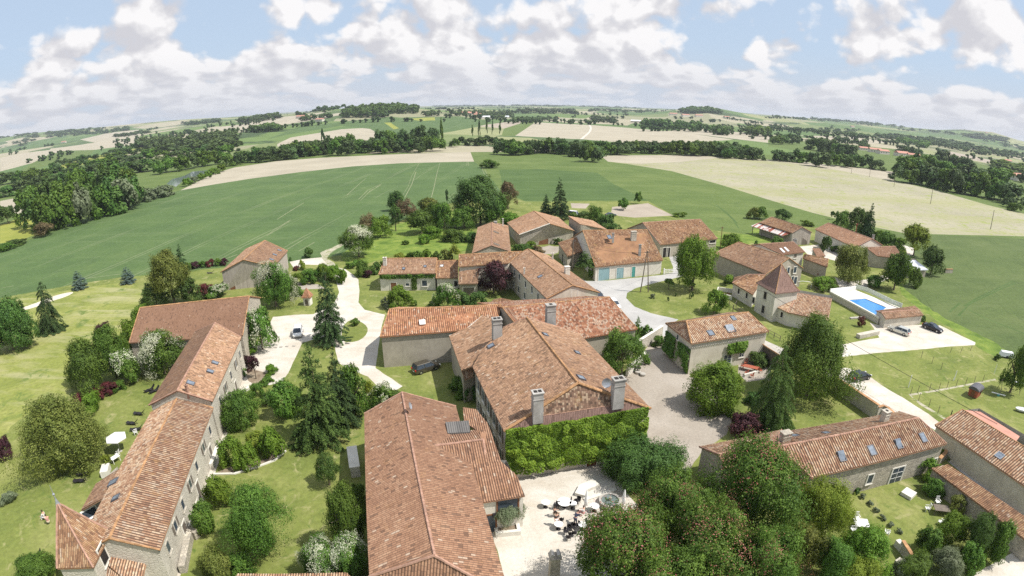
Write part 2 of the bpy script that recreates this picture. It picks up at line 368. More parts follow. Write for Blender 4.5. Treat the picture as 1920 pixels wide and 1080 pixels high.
# ground
MT['lawn'] = ground_mat('lawn', [(0.3, (0.102, 0.134, 0.030)), (0.5, (0.152, 0.178, 0.042)), (0.7, (0.225, 0.232, 0.076))], 0.13, 1.6, 0.75, spots=[((0.30, 0.28, 0.13), 0.4, 0.56, 0.72), ((0.085, 0.13, 0.026), 0.5, 0.58, 0.7)])
MT['meadow'] = ground_mat('meadow', [(0.3, (0.14, 0.168, 0.035)), (0.5, (0.2, 0.222, 0.052)), (0.7, (0.28, 0.275, 0.095))], 0.12, 1.2, 0.8, streak=(R(35), 0.06, 0.3, (0.34, 0.32, 0.17), 0.48, 0.68), spots=[((0.11, 0.155, 0.035), 0.25, 0.56, 0.66)])
MT['rough'] = ground_mat('rough_grass', [(0.3, (0.07, 0.12, 0.018)), (0.5, (0.13, 0.19, 0.03)), (0.7, (0.21, 0.25, 0.05))], 0.3, 2.5, 0.6, bump=0.8)
MT['wheat'] = ground_mat('wheat', [(0.3, (0.060, 0.102, 0.033)), (0.5, (0.074, 0.122, 0.038)), (0.7, (0.092, 0.14, 0.044))], 0.05, 0.8, 0.7, streak=(R(52), 0.02, 0.25, (0.11, 0.155, 0.06), 0.52, 0.75), spots=[((0.066, 0.108, 0.036), 0.08, 0.55, 0.68)], bump=1.0, tram=(4.5, 17.0, (0.24, 0.25, 0.15), 0.55))
MT['wheat2'] = ground_mat('young_wheat', [(0.3, (0.078, 0.118, 0.028)), (0.5, (0.096, 0.138, 0.034)), (0.7, (0.12, 0.158, 0.044))], 0.04, 0.8, 0.7, streak=(R(28), 0.015, 0.16, (0.15, 0.185, 0.06), 0.5, 0.75), spots=[((0.08, 0.118, 0.03), 0.07, 0.55, 0.68)], bump=1.0, tram=(-20, 21.0, (0.055, 0.085, 0.02), 0.6))
MT['wheat3'] = ground_mat('dark_wheat', [(0.3, (0.052, 0.092, 0.024)), (0.6, (0.07, 0.114, 0.03))], 0.05, 0.8, 0.7, streak=(R(28), 0.02, 0.2, (0.1, 0.15, 0.05), 0.5, 0.75), bump=1.0)
MT['wheat4'] = ground_mat('tall_wheat', [(0.3, (0.066, 0.098, 0.028)), (0.5, (0.082, 0.116, 0.034)), (0.7, (0.098, 0.13, 0.04))], 0.08, 0.9, 0.8, streak=(R(60), 0.02, 0.2, (0.11, 0.14, 0.05), 0.5, 0.75), bump=1.0, tram=(30, 24.0, (0.05, 0.075, 0.02), 0.5))
MT['tramsoil'] = ground_mat('worn_wheel_track', [(0.3, (0.15, 0.17, 0.08)), (0.6, (0.26, 0.26, 0.16))], 0.5, 2, 0.4)
MT['pale'] = ground_mat('pale_soil', [(0.3, (0.31, 0.275, 0.205)), (0.6, (0.375, 0.335, 0.255))], 0.03, 0.7, 0.3, streak=(R(80), 0.01, 0.15, (0.29, 0.26, 0.19), 0.5, 0.75))
MT['pale_weed'] = ground_mat('weedy_soil', [(0.3, (0.26, 0.245, 0.165)), (0.6, (0.33, 0.305, 0.215))], 0.02, 0.5, 0.5, streak=(R(-20), 0.004, 0.03, (0.28, 0.275, 0.13), 0.45, 0.65), spots=[((0.24, 0.265, 0.085), 0.16, 0.54, 0.64), ((0.20, 0.235, 0.06), 0.45, 0.6, 0.66)])
MT['tilled'] = ground_mat('tilled_soil', [(0.3, (0.28, 0.235, 0.185)), (0.6, (0.35, 0.30, 0.24))], 0.08, 1.5, 0.3)
MT['gravel'] = ground_mat('white_gravel', [(0.3, (0.44, 0.39, 0.32)), (0.5, (0.51, 0.47, 0.405)), (0.7, (0.56, 0.53, 0.48))], 0.25, 3.0, 0.4, streak=(R(60), 0.12, 0.5, (0.40, 0.35, 0.27), 0.52, 0.75), spots=[((0.34, 0.32, 0.2), 0.5, 0.64, 0.72)])
MT['tan'] = ground_mat('tan_gravel', [(0.3, (0.27, 0.232, 0.188)), (0.5, (0.32, 0.28, 0.232)), (0.7, (0.36, 0.32, 0.272))], 0.15, 3.0, 0.5, spots=[((0.26, 0.23, 0.17), 0.35, 0.6, 0.75)])
MT['asphalt'] = ground_mat('pale_asphalt', [(0.3, (0.33, 0.32, 0.305)), (0.7, (0.43, 0.42, 0.40))], 0.2, 4.0, 0.25, streak=(R(20), 0.1, 0.6, (0.28, 0.27, 0.26), 0.6, 0.8))
MT['sand'] = ground_mat('sand', [(0.3, (0.52, 0.46, 0.36)), (0.7, (0.62, 0.57, 0.47))], 0.3, 3, 0.2)
MT['track'] = ground_mat('farm_track', [(0.3, (0.27, 0.26, 0.17)), (0.6, (0.40, 0.365, 0.28))], 0.5, 2, 0.4, spots=[((0.16, 0.2, 0.05), 0.8, 0.52, 0.62)])
MT['yellow'] = ground_mat('yellow_green_meadow', [(0.3, (0.18, 0.21, 0.035)), (0.7, (0.28, 0.28, 0.06))], 0.1, 1.0, 0.4)
MT['soilbed'] = ground_mat('bare_earth', [(0.3, (0.13, 0.09, 0.06)), (0.7, (0.3, 0.25, 0.18))], 0.5, 3, 0.5)
def far_mat():
    m, nt, b = newmat('field_patchwork'); g = NT(nt); tc = g.N('ShaderNodeTexCoord').outputs['Object']
    v = g.N('ShaderNodeTexVoronoi', feature='F1', distance='CHEBYCHEV'); v.inputs['Scale'].default_value = 0.0042; v.inputs['Randomness'].default_value = 0.85
    g.L(g.scaled(tc, 1, 0.62, 0.0, R(24)), v.inputs['Vector'])
    sp = g.N('ShaderNodeSeparateColor'); g.L(v.outputs['Color'], sp.inputs[0])
    c = g.ramp(sp.outputs[0], [(0.0, (0.09, 0.145, 0.045)), (0.22, (0.32, 0.29, 0.2)), (0.36, (0.115, 0.17, 0.05)), (0.52, (0.15, 0.185, 0.07)), (0.66, (0.24, 0.235, 0.14)), (0.76, (0.08, 0.12, 0.045)), (0.9, (0.24, 0.25, 0.12))], 'CONSTANT')
    c = g.mix(0.3, c, g.ramp(g.noise(tc, 0.02, 8, .7), [(0.3, (0.3,)*3), (0.7, (0.7,)*3)]), 'OVERLAY')
    c = g.mix(g.rng(g.noise(tc, 0.0035, 9, .65, .6), 0.56, 0.6), c, (0.05, 0.08, 0.03))
    g.L(c, b.inputs['Base Color']); b.inputs['Roughness'].default_value = 1
    return m
MT['far'] = far_mat()
# roofs
pk = [(0.162, 0.105, 0.066), (0.273, 0.165, 0.101), (0.364, 0.215, 0.130), (0.424, 0.265, 0.167), (0.505, 0.360, 0.238)]
MT['roof_pink'] = roof_mat('pink_canal_tiles', pk, lich=0.25)
MT['roof_orange'] = roof_mat('orange_canal_tiles', [(0.21, 0.095, 0.052), (0.33, 0.15, 0.08), (0.42, 0.2, 0.108), (0.49, 0.27, 0.155), (0.56, 0.39, 0.27)], lich=0.35, pale=0.06)
MT['roof_mottled'] = roof_mat('mottled_canal_tiles', [(0.20, 0.085, 0.045), (0.34, 0.145, 0.08), (0.43, 0.20, 0.11), (0.52, 0.30, 0.19), (0.62, 0.48, 0.36)], lich=0.25, contrast=1.35, pale=0.2)
MT['roof_old'] = roof_mat('old_brown_canal_tiles', [(0.121, 0.070, 0.040), (0.222, 0.120, 0.066), (0.313, 0.170, 0.092), (0.404, 0.250, 0.141), (0.505, 0.370, 0.220)], lich=0.55, lichen=(0.343, 0.230, 0.079))
MT['roof_hall'] = roof_mat('brown_pink_canal_tiles', [(0.202, 0.110, 0.069), (0.273, 0.150, 0.092), (0.328, 0.185, 0.114), (0.379, 0.225, 0.141), (0.434, 0.285, 0.185)], lich=0.12, contrast=0.8, pale=0.03)
MT['roof_flat'] = roof_mat('flat_brown_tiles', [(0.192, 0.105, 0.063), (0.232, 0.128, 0.077), (0.263, 0.148, 0.092), (0.293, 0.168, 0.106), (0.333, 0.200, 0.130)], lich=0.06, contrast=0.8, course=0.3, pale=0.01)
MT['roof_dark'] = roof_mat('weathered_dark_tiles', [(0.091, 0.060, 0.044), (0.162, 0.100, 0.066), (0.232, 0.140, 0.097), (0.323, 0.210, 0.141), (0.424, 0.320, 0.220)], lich=0.5, contrast=1.7, chan=0.25, course=0.28)
MT['roof_purple'] = roof_mat('purple_brown_tiles', [(0.18, 0.115, 0.095), (0.23, 0.145, 0.12), (0.27, 0.17, 0.14), (0.31, 0.2, 0.165), (0.37, 0.25, 0.21)], lich=0.15, contrast=0.9, pale=0.01, chan=0.45)
MT['roof_striped'] = roof_mat('red_cream_canal_tiles', [(0.242, 0.130, 0.079), (0.364, 0.205, 0.123), (0.455, 0.285, 0.176), (0.535, 0.375, 0.246), (0.626, 0.490, 0.343)], lich=0.25, contrast=1.2, pale=0.10, chan=0.88)
MT['ridge'] = plain('lichened_ridge_tiles', (0.37, 0.21, 0.105), 0.9, var=0.4, scale=1.5)
MT['ridge_pink'] = plain('terracotta_ridge_tiles', (0.36, 0.215, 0.155), 0.9, var=0.3, scale=2.0)
MT['rust'] = None
# walls
MT['w_cream'] = wall_mat('cream_render', (0.60, 0.55, 0.46), (0.48, 0.43, 0.35))
MT['w_white'] = wall_mat('white_render', (0.66, 0.62, 0.54), (0.54, 0.50, 0.43))
MT['w_grey'] = wall_mat('grey_beige_render', (0.40, 0.36, 0.29), (0.30, 0.265, 0.21))
MT['w_stone'] = wall_mat('rubble_stone', (0.46, 0.42, 0.35), (0.32, 0.285, 0.23), stone=0.8)
MT['w_palestone'] = wall_mat('pale_stone', (0.54, 0.50, 0.42), (0.42, 0.385, 0.32), stone=0.14, scale=1.1)
MT['w_chim'] = wall_mat('grey_chimney_render', (0.42, 0.40, 0.37), (0.25, 0.235, 0.21))
def boards(name, base, dark, per=0.2):
    m, nt, b = newmat(name); g = NT(nt); tc = g.N('ShaderNodeTexCoord').outputs['Object']
    n = g.noise(g.scaled(tc, 5, 5, 0.3), 1, 6, .7); c = g.ramp(n, [(0.3, dark), (0.7, base)]); g.L(c, b.inputs['Base Color']); g.bump(n, b, .6, .03); return m
MT['boards'] = boards('weathered_boards', (0.47, 0.42, 0.36), (0.27, 0.235, 0.2))
MT['dark'] = plain('dark_opening', (0.025, 0.022, 0.02), 0.8)
MT['glass'] = plain('window_glass', (0.05, 0.065, 0.085), 0.12, var=0.3)
MT['skyglass'] = plain('rooflight_glass', (0.17, 0.20, 0.24), 0.15, var=0.3)
MT['frame_dark'] = plain('dark_metal_frame', (0.10, 0.10, 0.11), 0.5)
MT['white_paint'] = plain('white_paint', (0.78, 0.77, 0.74), 0.5, var=0.05)
MT['white_cloth'] = plain('white_canvas', (0.80, 0.79, 0.77), 0.8, var=0.05)
MT['bluedoor'] = boards('pale_blue_paint', (0.30, 0.43, 0.44), (0.17, 0.28, 0.30)); MT['teal'] = boards('teal_paint', (0.09, 0.33, 0.29), (0.05, 0.22, 0.2))
MT['wood_brown'] = boards('brown_wood', (0.22, 0.10, 0.05), (0.13, 0.06, 0.03)); MT['wood_grey'] = boards('grey_wood', (0.20, 0.165, 0.13), (0.10, 0.085, 0.07)); MT['redwood'] = boards('red_stained_wood', (0.40, 0.12, 0.07), (0.26, 0.07, 0.04))
MT['black'] = plain('black_plastic', (0.022, 0.020, 0.022), 0.5); MT['concrete'] = wall_mat('concrete', (0.44, 0.41, 0.37), (0.33, 0.31, 0.27)); MT['whitestone'] = wall_mat('white_limestone', (0.68, 0.65, 0.58), (0.55, 0.52, 0.45))
MT['bark'] = boards('bark', (0.20, 0.16, 0.12), (0.09, 0.07, 0.05)); MT['zinc'] = plain('zinc', (0.42, 0.44, 0.47), 0.35, 0.6)
MT['rubber'] = plain('tyre_rubber', (0.02, 0.02, 0.02), 0.8); MT['rim'] = plain('alloy_rim', (0.55, 0.55, 0.56), 0.3, 0.8); MT['redlight'] = plain('red_lamp_lens', (0.45, 0.02, 0.02), 0.2); MT['lamp'] = plain('clear_lamp_lens', (0.75, 0.75, 0.72), 0.1)
MT['skin'] = plain('skin', (0.55, 0.33, 0.24), 0.6); MT['hair'] = plain('dark_hair', (0.04, 0.025, 0.015), 0.7)
def paint(name, c, metal=0.3):
    m, nt, b = newmat(name); b.inputs['Base Color'].default_value = (*c, 1); b.inputs['Metallic'].default_value = metal; b.inputs['Roughness'].default_value = 0.25
    g = NT(nt); tc = g.N('ShaderNodeTexCoord').outputs['Object']; n = g.noise(tc, 6, 4); g.L(g.ramp(n, [(0.3, tuple(x*.92 for x in c)), (0.7, c)]), b.inputs['Base Color'])
    b.inputs['Coat Weight'].default_value = 0.6; b.inputs['Coat Roughness'].default_value = 0.08; return m
def stripes(name, c0, c1, lo, hi):
    m, nt, b = newmat(name); g = NT(nt); uv = g.N('ShaderNodeUVMap').outputs[0]; tc = g.N('ShaderNodeTexCoord').outputs['Object']
    sp = g.N('ShaderNodeSeparateXYZ'); g.L(uv, sp.inputs[0]); w = g.N('ShaderNodeTexWhiteNoise', noise_dimensions='1D'); g.L(g.math('FLOOR', g.math('DIVIDE', sp.outputs[0], 3)), w.inputs['W'])
    n = g.noise(tc, 0.4, 5, .6); f = g.rng(g.math('ADD', g.math('MULTIPLY', w.outputs[0], .5), n), lo, hi); g.L(g.mix(f, c0, c1), b.inputs['Base Color']); b.inputs['Roughness'].default_value = .6; return m
MT['rust'] = stripes('rusty_sheet', (0.27, 0.075, 0.045), (0.55, 0.50, 0.47), 0.72, 0.8); MT['redsheet'] = plain('red_flat_roofing', (0.44, 0.22, 0.165), 0.8, var=0.12, scale=0.8); MT['whitesheet'] = plain('white_sheet', (0.72, 0.73, 0.76), 0.4, var=0.1)
MT['darksheet'] = stripes('grey_ribbed_sheet', (0.10, 0.095, 0.09), (0.16, 0.15, 0.14), 0.4, 1.0)
def water(name, c):
    m, nt, b = newmat(name); g = NT(nt); b.inputs['Roughness'].default_value = 0.08; tc = g.N('ShaderNodeTexCoord').outputs['Object']; n = g.noise(tc, 2.2, 4, .6, .6)
    g.L(g.ramp(n, [(0.35, tuple(x*.8 for x in c)), (0.65, c)]), b.inputs['Base Color']); g.bump(n, b, 0.35, 0.05); return m
MT['pool'] = water('pool_water', (0.07, 0.26, 0.60)); MT['river'] = water('river_water', (0.16, 0.20, 0.19))
# leaves
MT['l_mid'] = leaf_mat('leaf_mid', (0.046, 0.101, 0.016), (0.096, 0.178, 0.025), (0.186, 0.295, 0.046))
MT['l_dark'] = leaf_mat('leaf_dark', (0.032, 0.074, 0.016), (0.067, 0.131, 0.025), (0.131, 0.219, 0.042), 0.25)
MT['l_bright'] = leaf_mat('leaf_bright', (0.075, 0.149, 0.014), (0.138, 0.247, 0.023), (0.230, 0.345, 0.046), 0.4)
MT['l_ivy'] = leaf_mat('leaf_ivy', (0.075, 0.15, 0.012), (0.15, 0.27, 0.02), (0.27, 0.39, 0.04), 0.35)
MT['l_yellow'] = leaf_mat('leaf_yellowgreen', (0.126, 0.179, 0.016), (0.221, 0.284, 0.032), (0.336, 0.378, 0.063), 0.4)
MT['l_olive'] = leaf_mat('leaf_olive', (0.078, 0.105, 0.019), (0.155, 0.182, 0.035), (0.270, 0.284, 0.068), 0.3)
MT['l_grey'] = leaf_mat('leaf_grey_green', (0.09, 0.12, 0.055), (0.17, 0.205, 0.11), (0.28, 0.31, 0.20), 0.3)
MT['l_purple'] = leaf_mat('leaf_purple', (0.021, 0.008, 0.012), (0.052, 0.016, 0.023), (0.111, 0.036, 0.046), 0.2)
MT['l_red'] = leaf_mat('leaf_red', (0.05, 0.012, 0.012), (0.11, 0.025, 0.025), (0.19, 0.05, 0.04), 0.25)
MT['l_brown'] = leaf_mat('leaf_brown', (0.099, 0.077, 0.033), (0.182, 0.132, 0.066), (0.275, 0.209, 0.110), 0.3)
MT['l_conif'] = leaf_mat('needle_dark', (0.019, 0.045, 0.018), (0.045, 0.088, 0.029), (0.099, 0.160, 0.045), 0.12, 0.8)
MT['l_spruce'] = leaf_mat('needle_green', (0.022, 0.048, 0.012), (0.055, 0.098, 0.02), (0.115, 0.175, 0.035), 0.12, 0.8)
MT['l_blue'] = leaf_mat('needle_blue', (0.042, 0.074, 0.060), (0.090, 0.138, 0.114), (0.180, 0.240, 0.198), 0.1, 0.8)
MT['l_far'] = leaf_mat('leaf_far', (0.033, 0.069, 0.019), (0.068, 0.117, 0.033), (0.117, 0.180, 0.054), 0.2)
MT['fl_white'] = leaf_mat('blossom_cream', (0.50, 0.52, 0.32), (0.62, 0.62, 0.45), (0.75, 0.74, 0.62), 0.3)
MT['fl_pink'] = leaf_mat('blossom_pink', (0.42, 0.12, 0.10), (0.55, 0.19, 0.16), (0.62, 0.30, 0.25), 0.3)
# ------------------------------------------------------------ ground: ONE continuous sheet, cut along the edges of fields, drives and lawns
def px_poly(pts, step=14, jit=0.0):
    out = []
    for i, (x, y) in enumerate(pts):
        x2, y2 = pts[(i+1) % len(pts)]; d = math.hypot(x2-x, y2-y); n = max(1, int(d/step))
        for k in range(n):
            t = k/n; out.append((x+(x2-x)*t+(random.uniform(-jit, jit) if k else 0), y+(y2-y)*t+(random.uniform(-jit, jit) if k else 0)))
    return out
def smooth_poly(pts, it=1):
    for _ in range(it):
        q = []
        for i in range(len(pts)):
            a = pts[i]; b = pts[(i+1) % len(pts)]; q += [(a[0]*.75+b[0]*.25, a[1]*.75+b[1]*.25), (a[0]*.25+b[0]*.75, a[1]*.25+b[1]*.75)]
        pts = q
    return pts
REG = []   # (name, material, world polygon)
def region(name, mat, pts, step=14, jit=0.0, smooth=0, world_xy=None):
    if world_xy is None:
        pts = smooth_poly(pts, smooth) if smooth else pts
        world_xy = [tuple(G(x, y).xy) for x, y in px_poly(pts, step, jit)]
    REG.append((name, mat, world_xy))
def build_ground():
    vs = []; es = []; fs = []
    for name, mat, poly in REG:
        if sum(poly[i-1][0]*poly[i][1]-poly[i][0]*poly[i-1][1] for i in range(len(poly))) < 0: poly = poly[::-1]
        b = len(vs); n = len(poly); vs += [Vector(p) for p in poly]; fs.append(list(range(b, b+n)))
    rings = [12]; 
    while rings[-1] < 11500: rings.append(rings[-1]*1.09 if rings[-1] > 300 else rings[-1]*1.35)
    b0 = len(vs)
    for i, r in enumerate(rings):
        n = 128 if r > 350 else 40
        for k in range(n):
            a = 2*math.pi*(k+0.5*(i % 2))/n; 
            if r > 800 and abs(((a+math.pi/2) % (2*math.pi))-math.pi) > 0 and math.sin(a) < -0.2 and k % 4: continue
            vs.append(Vector((r*math.cos(a), r*math.sin(a))))
    # outer rim as a face so everything inside is triangulated
    b = len(vs); n = 96; vs += [Vector((12000*math.cos(2*math.pi*k/n), 12000*math.sin(2*math.pi*k/n))) for k in range(n)]; fs.append(list(range(b, b+n)))
    ov, oe, of, ovo, oeo, ofo = geometry.delaunay_2d_cdt(vs, es, fs, 0, 1e-4)
    xy = np.array([(v.x, v.y) for v in ov]); z = ground_z(xy[:, 0], xy[:, 1]); co = np.column_stack([xy, z])
    groups = {}
    last = len(REG)
    for f, src in zip(of, ofo):
        s = [k for k in src if k < last]; key = max(s) if s else -1
        groups.setdefault(key, []).append(tuple(f))
    byname = {}
    for k, faces in groups.items():
        nm, mt = ('countryside', 'far') if k < 0 else (REG[k][0], REG[k][1]); byname.setdefault((nm, mt, k if k >= 0 else -1), []).extend(faces)
    for (nm, mt, k), faces in byname.items():
        used = sorted({i for f in faces for i in f}); mp = {i: j for j, i in enumerate(used)}
        me = mesh_np(nm, co[used], [tuple(mp[i] for i in f) for f in faces], mats=[MT[mt]])
        tag(obj(nm, me), kind='structure')

# ------------------------------------------------------------ foliage
def quads(P, Nn, size, aspect=1.6, r=None, fold=0.0, zs=0.5):
    """leaf-sized four-cornered faces at points P facing Nn"""
    n = len(P); r = r or rng
    a = r.normal(size=(n, 3)); T = np.cross(Nn, a); T /= np.linalg.norm(T, axis=1)[:, None]+1e-9; B = np.cross(Nn, T)
    s = size*(0.65+0.7*r.random(n))[:, None]
    q = np.array([1, 1, zs]); v = np.stack([P-T*s*aspect*.5*q, P+(-B*s*.5+Nn*s*fold)*q, P+T*s*aspect*.5*q, P+(B*s*.5+Nn*s*fold)*q], 1).reshape(-1, 3)
    return v, np.arange(4*n, dtype=np.int32).reshape(-1, 4)
def unit(a): return a/(np.linalg.norm(a, axis=1)[:, None]+1e-9)
def crown_pts(n, r, shape='round', K=34, rough=0.42):
    """leaf positions in a crown x,y in -1..1, z 0..1 : clumps spread over limbs, ragged outline"""
    d = unit(r.normal(size=(K, 3))); d[:, 2] = np.where(d[:, 2] < -0.55, -d[:, 2], d[:, 2]); rad = 0.50+0.30*r.random(K)
    cr = 0.15+0.24*r.random(K)**1.3; rad = 0.46+0.38*r.random(K)
    if shape == 'column': cr *= 0.9
    C = d*rad[:, None]
    w = cr**2; w /= w.sum(); k = r.choice(K, n, p=w)
    q = unit(r.normal(size=(n, 3))); out = unit(C)[k]; q = unit(q+0.55*out)
    rr = cr[k]*(0.62+0.42*r.random(n)**0.6); lump = 1+0.22*np.sin(q[:, 0]*7+k)+0.18*np.sin(q[:, 1]*9+2*k)
    P = C[k]+q*(rr*lump)[:, None]
    Nn = unit(q*0.8+out*0.3+r.normal(size=(n, 3))*rough)
    tint = 0.55*r.random(K)[k]+0.45*r.random(n)
    ph = np.arctan2(P[:, 1], P[:, 0]); a_ = r.random(4)*6.28; P[:, :2] *= (0.98+0.13*np.sin(2*ph+a_[0])+0.10*np.sin(3*ph+a_[1])+0.07*np.sin(5*ph+a_[2])+0.06*np.sin(4*P[:, 2]+a_[3]))[:, None]
    P[:, 2] = P[:, 2]*0.5+0.5
    if shape == 'round': P[:, :2] *= (1+0.75*np.clip(0.5-P[:, 2], 0, .4))[:, None]; P[:, 2] = np.clip((P[:, 2]-0.13)/0.87, -.02, 1.05)
    if shape == 'column':
        f = np.sin(np.clip(P[:, 2], 0, 1)*math.pi)**0.4; P[:, :2] *= (0.55+0.45*f)[:, None]
    if shape == 'dome': P[:, 2] = np.clip(P[:, 2], 0, None)**1.35*0.95
    if shape == 'bush': P[:, 2] = np.clip((P[:, 2]-0.18)/0.8, 0, 1.02)**1.05
    return P, Nn, tint, k, C
def make_crown(name, n, seed, shape='round', K=34, leaf=1.0):
    r = np.random.default_rng(seed); P, Nn, tint, k, C = crown_pts(n, r, shape, K)
    size = leaf*math.sqrt(4*math.pi*2.9/n)
    v, f = quads(P, Nn, size, 1.5, r, 0.12)
    return mesh_np(name, v, f, attr=tint)
def make_blossom(name, n, seed, shape='round', K=34, leaf=1.0, total=None):
    r = np.random.default_rng(seed); P, Nn, tint, k, C = crown_pts(n*4, r, shape, K)
    cen = np.array([0, 0, 0.45]); D = P-cen; dist = np.linalg.norm(D*np.array([1, 1, 2]), axis=1); pr = dist+0.35*D[:, 2]
    idx = np.argsort(-(pr+0.25*r.random(len(pr))))[:n]; P = P[idx]+unit(D[idx])*0.02; Nn = unit(unit(D[idx])+0.5*r.normal(size=(len(idx), 3)))
    v, f = quads(P, Nn, leaf*math.sqrt(4*math.pi*2.1/(total or n*3)), 1.3, r, 0.1)
    return mesh_np(name, v, f, attr=r.random(len(idx)))
def make_conifer(name, n, seed, droop=0.25, levels=16, power=0.9, bushy=1.0, leaf=1.0):
    r = np.random.default_rng(seed); br = []
    for i in range(levels):
        t = (i+0.5)/levels; m = int(6+9*(1-t))
        for j in range(m):
            z = 0.04+0.93*t+r.uniform(-.02, .02); L_ = (1-t)**power*r.uniform(0.84, 1.1)+0.03; br.append((z, r.uniform(0, 2*math.pi), L_))
    br = np.array(br); w = br[:, 2]**1.5+0.02; w /= w.sum(); k = r.choice(len(br), n, p=w); s = r.random(n)**0.65
    z0, a, L_ = br[k].T; rad = L_*s; side = (r.random(n)-.5)*0.42*L_*(1.15-s)*bushy
    x = rad*np.cos(a)-side*np.sin(a); y = rad*np.sin(a)+side*np.cos(a); z = z0+0.05*s-droop*0.35*L_*s**2-0.035*r.random(n)-np.abs(side)*0.12
    P = np.column_stack([x, y, np.clip(z, 0, 1.02)])
    Nn = unit(np.column_stack([np.cos(a)*.35, np.sin(a)*.35, np.full(n, .8)])+0.5*r.normal(size=(n, 3)))
    size = leaf*math.sqrt(4*math.pi*1.35/n); v, f = quads(P, Nn, size*.9, 3.0, r, 0.1, .42)
    tint = 0.4*r.random(len(br))[k]+0.3*s+0.3*r.random(n)
    tip, tf = quads(np.array([[0, 0, 0.985]]), np.array([[1., 0, 0]]), 0.03, 3, r)
    return mesh_np(name, v, f, attr=tint)
def make_trunk(name, seed, top=0.55, r0=0.05, limbs=6, spread=0.55, zb=0.0):
    r = random.Random(seed); mb = MB(); b = [(0, 0, -0.03)]
    for i in range(1, 6): b.append((r.uniform(-.02, .02)*i, r.uniform(-.02, .02)*i, top*i/5))
    mb.tube(b, [r0*1.5, r0*1.1, r0*.95, r0*.85, r0*.7, r0*.5], 8)
    for i in range(limbs):
        z = top*r.uniform(.4, .95); a = 2*math.pi*(i+r.uniform(-.3, .3))/limbs; L_ = spread*r.uniform(.6, 1)
        p0 = Vector((0, 0, z)); p1 = p0+Vector((math.cos(a)*L_*.5, math.sin(a)*L_*.5, .14)); p2 = p0+Vector((math.cos(a)*L_, math.sin(a)*L_, .3*r.uniform(.5, 1.1)))
        mb.tube([p0, p1, p2], [r0*.5, r0*.3, r0*.1], 5)
        for s_ in (-1, 1):
            a2 = a+s_*.6; mb.tube([p1, p1+Vector((math.cos(a2)*L_*.4, math.sin(a2)*L_*.4, .16))], [r0*.22, r0*.07], 4)
    me = bpy.data.meshes.new(name); me.from_pydata(mb.v, [], mb.f); me.materials.append(MT['bark']); me.update(); return me
PR = {}
def proto(kind, lod, var):
    key = (kind, lod, var)
    if key in PR: return PR[key]
    n = {'xl': 52000, 'hi': 24000, 'mid': 8000, 'lo': 1800, 'tiny': 420, 'dust': 130}[lod]; K = {'xl': 90, 'hi': 54, 'mid': 34, 'lo': 20, 'tiny': 10, 'dust': 6}[lod]; sd_ = hash((kind, var)) if False else (sum(ord(c) for c in kind)*7+var*13)
    if kind in ('round', 'dome', 'bush', 'column'): me = make_crown('crown_'+kind, n, sd_, kind, K)
    elif kind == 'blossom': me = make_blossom('blossom', int(n*.2), sd_, 'round', K, 0.85, n)
    elif kind == 'fewblossom': me = make_blossom('blossom', int(n*.03), sd_, 'round', K, 0.75, n)
    elif kind == 'bushblossom': me = make_blossom('blossom', int(n*.33), sum(ord(c) for c in 'bush')*7+var*13, 'bush', K, 0.85, n)
    elif kind == 'spruce': me = make_conifer('crown_spruce', n, sd_, 0.42, {'xl': 24, 'hi': 20, 'mid': 15, 'lo': 10, 'tiny': 7}[lod], 0.8, 1.0)
    elif kind == 'cedar': me = make_conifer('crown_cedar', n, sd_, 0.8, {'xl': 16, 'hi': 13, 'mid': 10, 'lo': 8, 'tiny': 6}[lod], 0.55, 1.5)
    elif kind == 'cone': me = make_conifer('crown_cone', n, sd_, 0.05, 12, 0.55, 1.7)
    elif kind == 'airy': me = make_crown('crown_airy', int(n*.55), sd_, 'round', K, 0.8)
    PR[key] = me; return me
TR = {}
def trunk_me(kind, var):
    if (kind, var) not in TR:
        TR[(kind, var)] = make_trunk('trunk', 100+var, 0.92, 0.022, 0) if kind == 'con' else make_trunk('trunk', var, 0.6, 0.045, 7)
    return TR[(kind, var)]
def setmat(o, m):
    if len(o.data.materials) == 0: o.data.materials.append(None)
    o.material_slots[0].link = 'OBJECT'; o.material_slots[0].material = m
def proj(p):
    dz = p[2]-CH; y = dz*math.cos(PITCH)+p[1]*math.sin(PITCH); z = p[1]*math.cos(PITCH)-dz*math.sin(PITCH); n = math.hypot(p[0], y)+1e-9; r = 2*FPX*math.tan(math.atan2(n, z)/2); return 960+r*p[0]/n, 540-r*y/n
TREES = []
